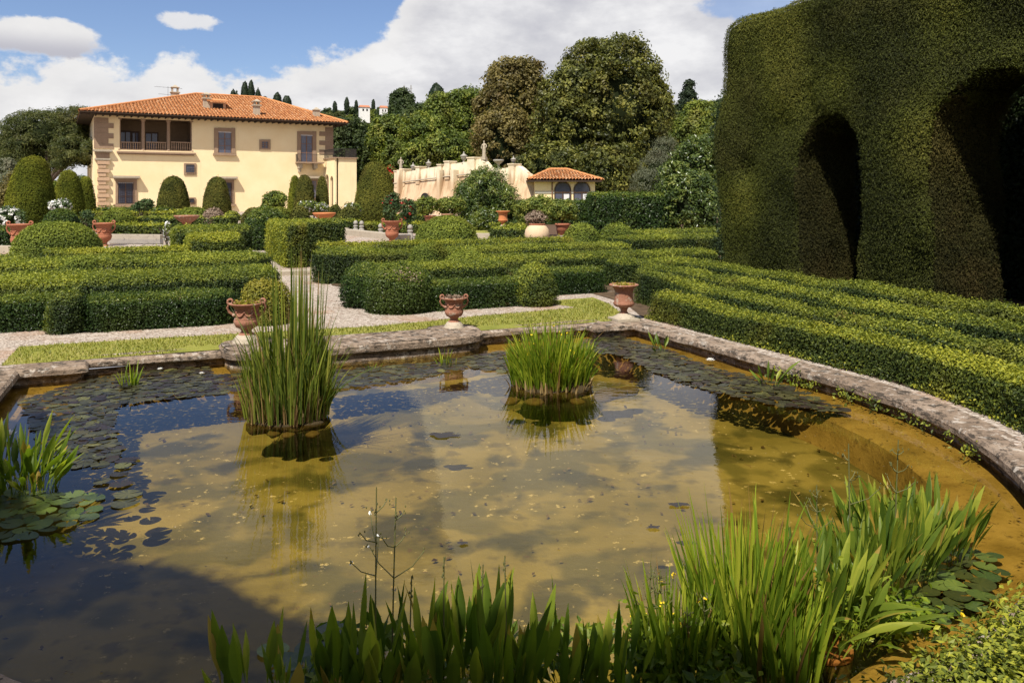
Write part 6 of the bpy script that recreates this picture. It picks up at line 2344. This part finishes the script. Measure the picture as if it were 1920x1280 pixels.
# bright iris clump in the middle of the pond
ic = gnd(1032, 722, 0.0)
rx, ry = 74 / F * ic[1], .44
iris = thing('iris_clump', 'bright green iris clump standing in the middle of the pond', 'iris', ic)
mb = MB()
n = 820
P, az_, rr = disc_pts((0, .05, .02), rx, ry, n, rg)
Hh = rg.normal(.66, .12, n) * (1 - .42 * rr ** 2.2)
blades(mb, P, np.clip(Hh, .16, .9), rg.uniform(.014, .028, n), np.abs(rg.normal(.15, .16, n)) + .32 * rr, rg, az=az_ + rg.normal(size=n) * .7)
n4 = 90
P, az_, rr = disc_pts((0, -.05, .0), rx * 1.05, ry * 1.05, n4, rg, hollow=.7)
blades(mb, P, rg.uniform(.06, .18, n4), rg.uniform(.014, .03, n4), np.abs(rg.normal(.4, .3, n4)), rg, az=az_, mi=1)
mb.build('blades', [M['iris'], M['reeddry']], iris)
mb = MB()
for k in range(14):
    a = rg.uniform(0, 6.28); q_ = rg.uniform(.2, .9)
    c = np.array([q_ * rx * math.cos(a), q_ * ry * math.sin(a), rg.uniform(.4, .7)])
    leaves(mb, c + rg.normal(size=(4, 3)) * .008, np.tile([0, -.5, 1.0], (4, 1)), .020, .9, .8, rg)
mb.build('yellow_flowers', M['yellow'], iris)
mudclump('root_clump', iris, (.02, .0, -.03), rx * 1.04, ry * 1.04, .06, 'mud', seed=8)
mb = MB()
for x, y, r in ((-.5, -.52, .15), (-.2, -.58, .16), (.3, -.57, .14), (.75, -.20, .24), (.98, -.05, .20), (.6, -.40, .16)):
    stone(mb, (x, y + .13, -.06), r * .75, rg, .35)
st = mb.build('sunken_stones', M['sunk']); st.location = ic; st.location.z = -.03
tag(st, 'submerged dark stones around the bright iris clump', 'stones')


def tuft(name, label, cat, px, py, H, n, wd, spread, mat='plantain', profile='lance', lean=.25, rx=.12, seed=1, parts=None, group=None, z=0.0, jitter=.25, cur=.35):
    rng = np.random.default_rng(seed)
    c = gnd(px, py, z)
    o = thing(name, label, cat, c, 0, group)
    mb = MB()
    P, az_, rr = disc_pts((0, 0, -.04), rx, rx * .8, n, rng)
    blades(mb, P, np.clip(rng.normal(H, H * jitter, n), H * .3, H * 1.35), rng.uniform(.7, 1.25, n) * wd, np.abs(rng.normal(lean, lean * .6, n)) + spread * rr, rng, az=az_ + rng.normal(size=n) * .6, profile=profile, curve=cur, seg=6 if profile == 'linear' else 9)
    mb.build('leaves', M[mat], o)
    return o


tuft('iris_tuft', 'small green shoots in the lily mat left of the tall reeds', 'water plant', 243, 722, .28, 26, .018, .3, 'iris', 'linear', seed=401, rx=.10)
tuft('iris_tuft', 'small pale shoots in front of the curved bay, right end', 'water plant', 838, 684, .22, 18, .018, .3, 'iris', 'linear', seed=402, rx=.13)
tuft('iris_tuft', 'tiny shoots below the middle of the curved bay', 'water plant', 697, 694, .14, 12, .014, .4, 'iris', 'linear', seed=403, rx=.10)
tuft('plantain_tuft', 'small broad leaved plant at the right pond corner', 'water plant', 1238, 660, .30, 12, .05, .5, 'plantain', seed=404, rx=.10)
tuft('iris_tuft', 'tiny shoots at the right pond corner under the bell urn', 'water plant', 1158, 628, .18, 12, .015, .4, 'iris', 'linear', seed=405, rx=.09)
tuft('plantain_tuft', 'small broad leaved plant in the right lily mat', 'water plant', 1444, 726, .34, 13, .05, .5, 'plantain', seed=406, rx=.09)
tuft('iris_tuft', 'tiny shoot right of the plant in the right lily mat', 'water plant', 1485, 722, .16, 5, .02, .3, 'iris', 'linear', seed=407, rx=.04)

# plant at the left edge
o = tuft('plantain_clump', 'large broad leaved water plant at the left photo edge', 'water plant', 38, 918, .48, 64, .055, .36, 'plantain', seed=411, rx=.28, lean=.32)
mb = MB()
rl = np.random.default_rng(3)
P, az_, rr = disc_pts((0, 0, -.04), .26, .2, 16, rl)
blades(mb, P, rl.uniform(.3, .62, 16), rl.uniform(.016, .028, 16), np.abs(rl.normal(.2, .15, 16)), rl, az=az_)
mb.build('blades', M['iris'], o)
tuft('plantain_tuft', 'small broad leaved plant beside the large one at the left edge', 'water plant', 72, 925, .34, 22, .055, .5, 'plantain', seed=412, rx=.12)


def stalk_set(parent, tops, rng, flowers=None, mat='stalk', branched=True):
    """branching flower stalks; tops: list of (x, y, height) in the parent's frame"""
    mb = MB()
    fb = MB()
    for x, y, h in tops:
        lx, ly = rng.normal() * .02, rng.normal() * .02
        mb.tube([(x, y, -.03), (x + lx * .5, y + ly * .5, h * .55), (x + lx, y + ly, h)], [.0045, .004, .003], 6)
        if not branched:          # a plain spike of buds
            for q in range(9):
                p0 = np.array([x + lx, y + ly, h * (.84 + .02 * q)])
                mb.lathe([(.001, -.008), (.006 - .0004 * q, 0), (.001, .008)], 5, p0 + rng.normal(size=3) * .005)
            continue
        for f_ in (.58, .74, .88):
            if f_ * h < .25:
                continue
            k = 2 if h > .8 else 3
            a0 = rng.uniform(0, 6.28)
            for j in range(k):
                a = a0 + j * 2.1 + rng.normal() * .2
                l = (1.05 - f_) * h * rng.uniform(.22, .45)
                p0 = np.array([x + lx * f_, y + ly * f_, f_ * h])
                p2 = p0 + np.array([math.cos(a) * l, math.sin(a) * l, l * .75])
                p1 = p0 + np.array([math.cos(a) * l * .6, math.sin(a) * l * .6, l * .3])
                mb.tube([p0, p1, p2], [.003, .0025, .002], 5)
                for q in range(3):
                    mb.lathe([(.001, -.006), (.004, 0), (.001, .006)], 5, p2 + rng.normal(size=3) * .010)
                if flowers and rng.random() < .25:
                    leaves(fb, p2 + rng.normal(size=(3, 3)) * .004, np.tile([0, -.6, .8], (3, 1)), .013, .9, .5, rng)
    o = mb.build('flower_stalks', M[mat], parent)
    if flowers and fb.n:
        fb.build('flowers', M[flowers], parent)
    return o


# row of broad leaved plants along the near edge of the pond
rb = np.random.default_rng(55)
near = [(492, 1340, .42, 22, .060, 'shaded broad leaved plant leftmost in the near row'),
        (585, 1345, .38, 20, .060, 'second broad leaved plant from the left in the near row'),
        (655, 1330, .52, 28, .068, 'tall broad leaved plant with branching stalks in the near row'),
        (745, 1325, .52, 34, .062, 'lit broad leaved plant right of the branching stalks'),
        (850, 1320, .54, 40, .060, 'broad leaved plant with two bud spikes in the near row, middle'),
        (930, 1325, .54, 36, .060, 'broad leaved plant with a single tall bud spike in the near row'),
        (1040, 1320, .46, 32, .058, 'broad leaved plant sixth in the near row'),
        (1125, 1320, .44, 28, .050, 'broad leaved plant rightmost in the near row beside the iris')]
for k, (px, py, H, n, wd, lab) in enumerate(near):
    o = tuft('plantain_clump', lab, 'water plant', px, py, H * .92, int(n * .85), wd, .16, 'plantain', seed=500 + k, rx=.20, lean=.17, group='broad leaved plants along the near pond edge', jitter=.20, cur=.25)
    if k == 2:
        stalk_set(o, [(.10, .1, 1.0), (.17, .14, .90)], rb, 'white')
    if k == 3:
        stalk_set(o, [(.05, .0, .60)], rb, branched=False)
    if k == 4:
        stalk_set(o, [(-.05, .05, .66), (.12, .05, .62)], rb, branched=False)
    if k == 5:
        stalk_set(o, [(.05, .05, .66)], rb, branched=False)
# low leaves and cress between them
mb = MB()
P = np.stack([rb.uniform(-1.0, 1.1, 700), rb.uniform(3.55, 4.15, 700), rb.uniform(.0, .16, 700)], -1)
leaves(mb, P, np.tile([0, -.2, 1.0], (700, 1)), .09, .5, .9, rb)
tag(mb.build('low_water_plants', M['plantain']), 'low tangled leaves between the near plants', kind='stuff')

# right front: irises, arrowhead plants and a mat of pads
gi_ = 'iris clumps at the front right of the pond'
for k, (px, py, H, n, rxx, lab) in enumerate(((1265, 1262, .50, 120, .18, 'left iris clump with yellow flowers, front right of the pond'),
                                             (1395, 1218, .68, 250, .26, 'largest dense iris clump, front right of the pond'),
                                             (1460, 1262, .50, 130, .20, 'low front iris clump nearest the bottom edge, front right'))):
    o = tuft('iris_clump', lab, 'iris', px, py, H * .92, n, .021, .20, 'iris', 'linear', seed=600 + k, rx=rxx, lean=.14, group=gi_, jitter=.2)
    if k == 0:
        stalk_set(o, [(-.12, .05, .50), (-.05, .1, .46), (.05, -.1, .38), (.15, .0, .42)], rb, 'yellow')
gp_ = 'arrowhead plants at the front right of the pond'
for k, (px, py, H, n, wd, rxx, lab) in enumerate(((1545, 1195, .56, 80, .046, .20, 'arrowhead plant rising from the sunken terracotta pot'),
                                                 (1625, 1120, .56, 85, .044, .20, 'arrowhead plant behind the potted one, with open stalks'),
                                                 (1676, 1074, .56, 120, .044, .24, 'tall arrowhead plant in the middle right of the front group'),
                                                 (1748, 1046, .50, 100, .044, .22, 'arrowhead plant furthest right beside the lily pads'))):
    o = tuft('arrowhead_plant', lab, 'water plant', px, py, H * .84, n, wd, .26, 'plantain', seed=620 + k, rx=rxx, lean=.17, group=gp_, jitter=.22)
    if k == 1:
        stalk_set(o, [(-.05, .1, .86), (-.25, .1, .62)], rb)
    if k == 2:
        stalk_set(o, [(.05, .1, .80)], rb)
    if k == 0:
        mb = MB()
        P, az_, rr = disc_pts((.05, -.05, .0), .2, .16, 14, rb)
        blades(mb, P, rb.uniform(.25, .42, 14), rb.uniform(.06, .09, 14), rb.uniform(.9, 1.5, 14), rb, az=rb.uniform(-1.5, .6, 14), profile='lance', seg=9)
        mb.build('drooping_leaves', M['plantain'], o)
        mb = MB()
        blades(mb, np.array([[.12, -.12, 0.05]]), np.array([.3]), np.array([.06]), np.array([1.2]), rb, az=np.array([-.5]), profile='lance', seg=9)
        mb.build('yellow_leaf', M['yellowgreen'], o)
pc = gnd(1545, 1200, 0.0)
o = thing('sunken_pot', 'brown pot sunk in the shallow water under an arrowhead plant', 'pot', pc)
mb = MB(); mb.lathe([(.11, -.34), (.14, -.06)], 28); mb.build('body', M['sunk'], o)
mb = MB(); mb.lathe([(.13, -.06), (.145, -.05), (.145, -.022), (.13, -.02), (.12, -.04), (.01, -.05)], 28); mb.build('rim', M['terraold'], o)
# cress with yellow flowers around the iris feet
mb = MB(); fb = MB()
for cx_, cy_, n_, hh in ((1255, 1265, 520, .22), (1340, 1285, 300, .14), (1620, 1180, 420, .16), (1690, 1160, 260, .08), (1560, 1150, 260, .22)):
    c = gnd(cx_, cy_, 0.0)
    P = c + np.stack([rb.normal(size=n_) * .13, rb.normal(size=n_) * .10, np.abs(rb.normal(size=n_)) * hh * .6], -1)
    leaves(mb, P, np.tile([0, -.2, 1.0], (n_, 1)), .045, .7, .9, rb)
for cx_, cy_ in ((1240, 1095), (1262, 1078), (1255, 1170), (1290, 1110), (1370, 1097), (1368, 1125), (1397, 1090), (1268, 1215), (1368, 1253), (1650, 1018), (1805, 1153), (1185, 1160), (1208, 1165), (1375, 1160)):
    Y = 4.4 if cy_ > 1060 else 5.0
    c = at(cx_, Y, max(.03, zat(cy_, Y)))
    leaves(fb, c + rb.normal(size=(8, 3)) * .009, np.tile([0, -.6, .8], (8, 1)), .015, .9, .8, rb)
    mb.tube([c - np.array([0.01, 0, c[2] + .02]), c - np.array([0, 0, .005])], .003, 4)
o = thing('cress_patch', 'tangled cress with small yellow flowers around the front irises', 'water plant', (0, 0, 0))
mb.build('leaves', M['iris'], o); fb.build('flowers', M['yellow'], o)

# ferns rooted in the wall on the right
mb = MB()
for t in np.linspace(-.50, .22, 26):
    a = t + rb.normal() * .02
    if rb.random() < .3:
        continue
    c = Wa(np.array(AX + (PR - .01) * math.cos(a)), np.array(PV + (PR - .01) * math.sin(a)), rb.uniform(.03, .11))
    n_ = int(rb.integers(10, 50))
    P = c + rb.normal(size=(n_, 3)) * np.array([.07, .07, .035]); inward = -np.array([math.cos(a) * CA - math.sin(a) * SA, math.cos(a) * SA + math.sin(a) * CA, -.4])
    leaves(mb, P + inward * .03, np.tile(inward, (n_, 1)), .045, .5, .8, rb)
tag(mb.build('wall_ferns', M['box']), 'small ferns rooted in the joints of the pond wall', kind='stuff')
# ivy and weeds between rim and first hedge
mb = MB()
a = rb.uniform(-.7, 0, 1500); vv = rb.uniform(7.0, 11.8, 1500)
r_ = rb.uniform(4.86, 5.02, 3000)
u = np.concatenate([AX + r_[:1500] * np.cos(a), AX + r_[1500:]]); v = np.concatenate([PV + r_[:1500] * np.sin(a), vv])
k = vnoise(np.stack([u * 1.2, v * 1.2, u * 0], -1), 6) > .42
P = Wa(u[k], v[k], GZ + np.abs(rb.normal(size=k.sum())) * .05)
leaves(mb, P, np.tile([-.5, -.3, .8], (k.sum(), 1)), .04, .6, .8, rb)
tag(mb.build('rim_weeds', M['boxlight']), 'ivy and weeds between the pond rim and the first hedge', kind='stuff')


# ------------------------------------------------------------------ water lily pads
def pad_mesh(seed):
    rng = np.random.default_rng(seed)
    n = 22
    a = np.linspace(.16, 2 * math.pi - .16, n)
    r = 1.0 + .03 * np.sin(a * 3 + seed) + .02 * rng.normal(size=n)
    V = [(.06, 0, .0)]
    for rr in (.55, 1.0):
        for k in range(n):
            z = .012 * math.sin(a[k] * 2 + seed) * rr + (.02 * rng.random() if rr == 1.0 else .0)
            V.append((rr * r[k] * math.cos(a[k]), rr * r[k] * math.sin(a[k]), z))
    T = [(0, 1 + k, 2 + k) for k in range(n - 1)]
    Q = [(1 + k, 1 + n + k, 2 + n + k, 2 + k) for k in range(n - 1)]
    return np.array(V), T, Q


rp_ = np.random.default_rng(77)
mats_px = [  # polygon in the photo on the water plane, pad radius, number wanted, label, material
    ([(160, 715), (300, 690), (450, 690), (450, 735), (330, 748), (215, 760), (205, 800), (225, 850), (150, 880), (90, 860), (60, 790), (40, 752)], .068, 620, 'dark lily pad in the floating mat along the left wall', 'pad'),
    ([(600, 700), (700, 690), (820, 680), (900, 665), (950, 660), (950, 700), (880, 690), (760, 715), (640, 730), (600, 735)], .068, 300, 'dark lily pad in the floating mat below the curved bay', 'pad'),
    ([(1090, 640), (1160, 630), (1200, 645), (1260, 660), (1330, 690), (1400, 705), (1470, 722), (1560, 760), (1590, 772), (1500, 768), (1400, 750), (1300, 725), (1230, 700), (1170, 668), (1100, 660)], .070, 560, 'dark lily pad in the floating mat along the right wall', 'pad'),
    ([(-60, 930), (60, 925), (180, 930), (180, 965), (120, 990), (40, 1012), (-60, 1015)], .085, 56, 'large lily pad at the left edge half in shade', 'padbig'),
    ([(1700, 1075), (1790, 1030), (1870, 1045), (1880, 1080), (1830, 1140), (1760, 1165), (1690, 1150)], .080, 90, 'lily pad in the crowded group at the front right', 'padbig'),
    ([(1600, 1165), (1670, 1150), (1690, 1175), (1640, 1190)], .09, 8, 'lily pad floating below the front right arrowhead plants', 'padbig'),
    ([(180, 850), (260, 870), (290, 930), (230, 960), (170, 930)], .09, 10, 'scattered reddish lily pad between the left mat and open water', 'pad'),
    ([(500, 1225), (620, 1180), (680, 1230), (560, 1270)], .12, 10, 'lily pad in shade among the near plants', 'padbig'),
]
pads = []
for poly, r0, want, lab, mt_ in mats_px:
    poly = np.array(poly, float)
    G_ = np.array([gnd(x, y, 0.0)[:2] for x, y in poly])
    lo, hi_ = G_.min(0), G_.max(0)
    got = []
    tries = 0
    while len(got) < want and tries < 26000:
        tries += 1
        p = rp_.uniform(lo, hi_)
        if not in_poly(np.array([p[0]]), np.array([p[1]]), G_)[0]:
            continue
        uu, vv = UV(p[0], p[1])
        r = r0 * rp_.uniform(.65, 1.2)
        if vv > 11.62 - .0 or (vv < PV and math.hypot(uu - AX, vv - PV) > PR - .08) or abs(uu - AX) > PR - .08:
            continue
        if abs(uu - bayc) < 2.1 and vv > 11.0:
            continue
        if all((p[0] - q[0]) ** 2 + (p[1] - q[1]) ** 2 > ((.62 if mt_ == 'pad' else .74) * (r + q[2])) ** 2 for q in got):
            got.append((p[0], p[1], r))
    pads += [(x, y, r, lab, mt_, math.hypot(x, y)) for x, y, r in got]
pads.sort(key=lambda q: -q[2] / q[5])
pm = {}
for mt_ in ('pad', 'padbig'):
    for s in range(4):
        Vp, T, Q = pad_mesh(s)
        mb = MB(); ve = np.clip((s + .5) / 4 + .12 * np.where(np.arange(21) % 2, 1, -1) + .08 * np.random.default_rng(s).normal(size=21), 0, 1); mb.add(Vp, T, rnd=ve + .1, smooth=True); mb.add(Vp, Q, rnd=ve, smooth=True)
        o = mb.build('lily_pad', M[mt_])
        pm[mt_, s] = [o, False]
rest = MB()
for i, (x, y, r, lab, mt_, d) in enumerate(pads):
    s = int(rp_.integers(0, 4))
    loc = (x, y, .006 + rp_.uniform(0, .014)); rot = rp_.uniform(0, 6.28)
    tl_ = rp_.normal(size=2) * (.07 if mt_ == 'pad' else .06)
    if i < 295:
        src, used = pm[mt_, s]
        o = src.copy() if used else src
        if used:
            C.objects.link(o)
        pm[mt_, s][1] = True
        o.location = loc; o.rotation_euler = (tl_[0], tl_[1], rot); o.scale = (r, r, r)
        tag(o, lab, 'lily pad', 'floating water lily pads')
    else:
        Vp, T, Q = pad_mesh(s)
        c_, s_ = math.cos(rot), math.sin(rot)
        Vq = np.stack([loc[0] + r * (Vp[:, 0] * c_ - Vp[:, 1] * s_), loc[1] + r * (Vp[:, 0] * s_ + Vp[:, 1] * c_), loc[2] + r * Vp[:, 2]], -1)
        k_ = rp_.random()
        rest.add(Vq, T, rnd=k_, smooth=True); rest.add(Vq, Q, rnd=k_, smooth=True)
for (o, used) in pm.values():
    if not used:
        bpy.data.objects.remove(o)
if rest.n:
    tag(rest.build('lily_pads', M['pad']), 'further dark lily pads of the floating mats', kind='stuff')


def lily_flower(label, px, py, r, open_=1.0):
    c = gnd(px, py, 0.0)
    o = thing('water_lily', label, 'flower', (c[0], c[1], .03), 0, 'white water lily flowers')
    mb = MB()
    rng = np.random.default_rng(int(px))
    for layer, (n, tilt, l) in enumerate(((9, .35, 1.0), (8, .75, .85), (6, 1.1, .65))):
        for k in range(n):
            a = k / n * 6.283 + layer * .3
            d = np.array([math.cos(a) * math.cos(tilt * open_), math.sin(a) * math.cos(tilt * open_), math.sin(tilt * open_)])
            s = np.array([-math.sin(a), math.cos(a), 0])
            mb.add([(0, 0, 0), tuple(d * r * l * .6 + s * r * .17), tuple(d * r * l), tuple(d * r * l * .6 - s * r * .17)], [(0, 1, 2, 3)], rnd=rng.random())
    mb.build('petals', M['white'], o)
    mb = MB(); mb.lathe([(r * .18, 0), (r * .2, r * .25), (.001, r * .3)], 10); mb.build('stamens', M['yellow'], o)


lily_flower('big white water lily flower among the left edge plant leaves', 16, 822, .085)
lily_flower('small white water lily flower right of the left edge plant', 97, 785, .05)
lily_flower('white water lily flower in the mat beside the right wall', 1332, 681, .075)
lily_flower('closed white water lily flower in the left mat by the wall', 300, 697, .045)
lily_flower('tiny white water lily flower left of the tall reeds', 378, 705, .04)
# things floating in the open water
for px, py, s, lab in ((832, 817, .17, 'dark waterlogged leaf floating in the open middle of the pond'), (1270, 948, .10, 'dark bluish leaf floating near the yew reflection'), (1225, 990, .06, 'small dark leaf left of the bluish floating leaf'), (868, 1020, .05, 'tiny dark leaf floating above the near plants')):
    c = gnd(px, py, 0.0)
    mb = MB()
    rng = np.random.default_rng(px)
    a = np.arange(14) / 14 * 6.283
    rr = s * (.5 + .5 * rng.random(14))
    V = [(0, 0, .008)] + [(rr[k] * math.cos(a[k]), rr[k] * .6 * math.sin(a[k]), .003 + .01 * rng.random()) for k in range(14)]
    mb.add(V, [(0, 1 + k, 1 + (k + 1) % 14) for k in range(14)])
    o = mb.build('floating_leaf', M['iron']); o.location = (c[0], c[1], .002)
    tag(o, lab, 'leaf', 'dark leaves floating on the pond')

# litter: leaves lying on the bed, specks and petals floating on the surface
rz_ = np.random.default_rng(91)


def in_pond(n, margin):
    a = rz_.uniform(AX - PR, AX + PR, n); b = rz_.uniform(2.6, 11.6, n)
    k = in_poly(a, b, off_poly(O0, -margin))
    return a[k], b[k]


M['litter'] = leaf_mat('sodden_leaves', G((.030, .022, .012), (.07, .045, .02), (.14, .10, .05), (.30, .23, .14)), trans=0)
u, v = in_pond(800, .75)
k = fbm(np.stack([u * .8, v * .8, u * 0], -1), 5, 2) > .47
P = Wa(u[k], v[k], -.385 + rz_.random(k.sum()) * .01)
mb = MB(); leaves(mb, P, np.tile([0, 0, 1.0], (len(P), 1)), .055, .55, .25, rz_)
u, v = in_pond(2600, .03)
k = ~in_poly(u, v, off_poly(O0, -.55))
P = Wa(u[k], v[k], -.028 + rz_.random(k.sum()) * .01)
leaves(mb, P, np.tile([0, 0, 1.0], (len(P), 1)), .035, .5, .25, rz_)
tag(mb.build('sunken_leaf_litter', M['litter']), 'sodden leaf litter on the pond bed and ledge', kind='stuff')
u, v = in_pond(300, .05)
P = Wa(u, v, .003)
mb = MB(); leaves(mb, P, np.tile([0, 0, 1.0], (len(P), 1)), .018, .6, .08, rz_)
tag(mb.build('floating_specks', M['litter']), 'small leaf specks floating on the pond', kind='stuff')
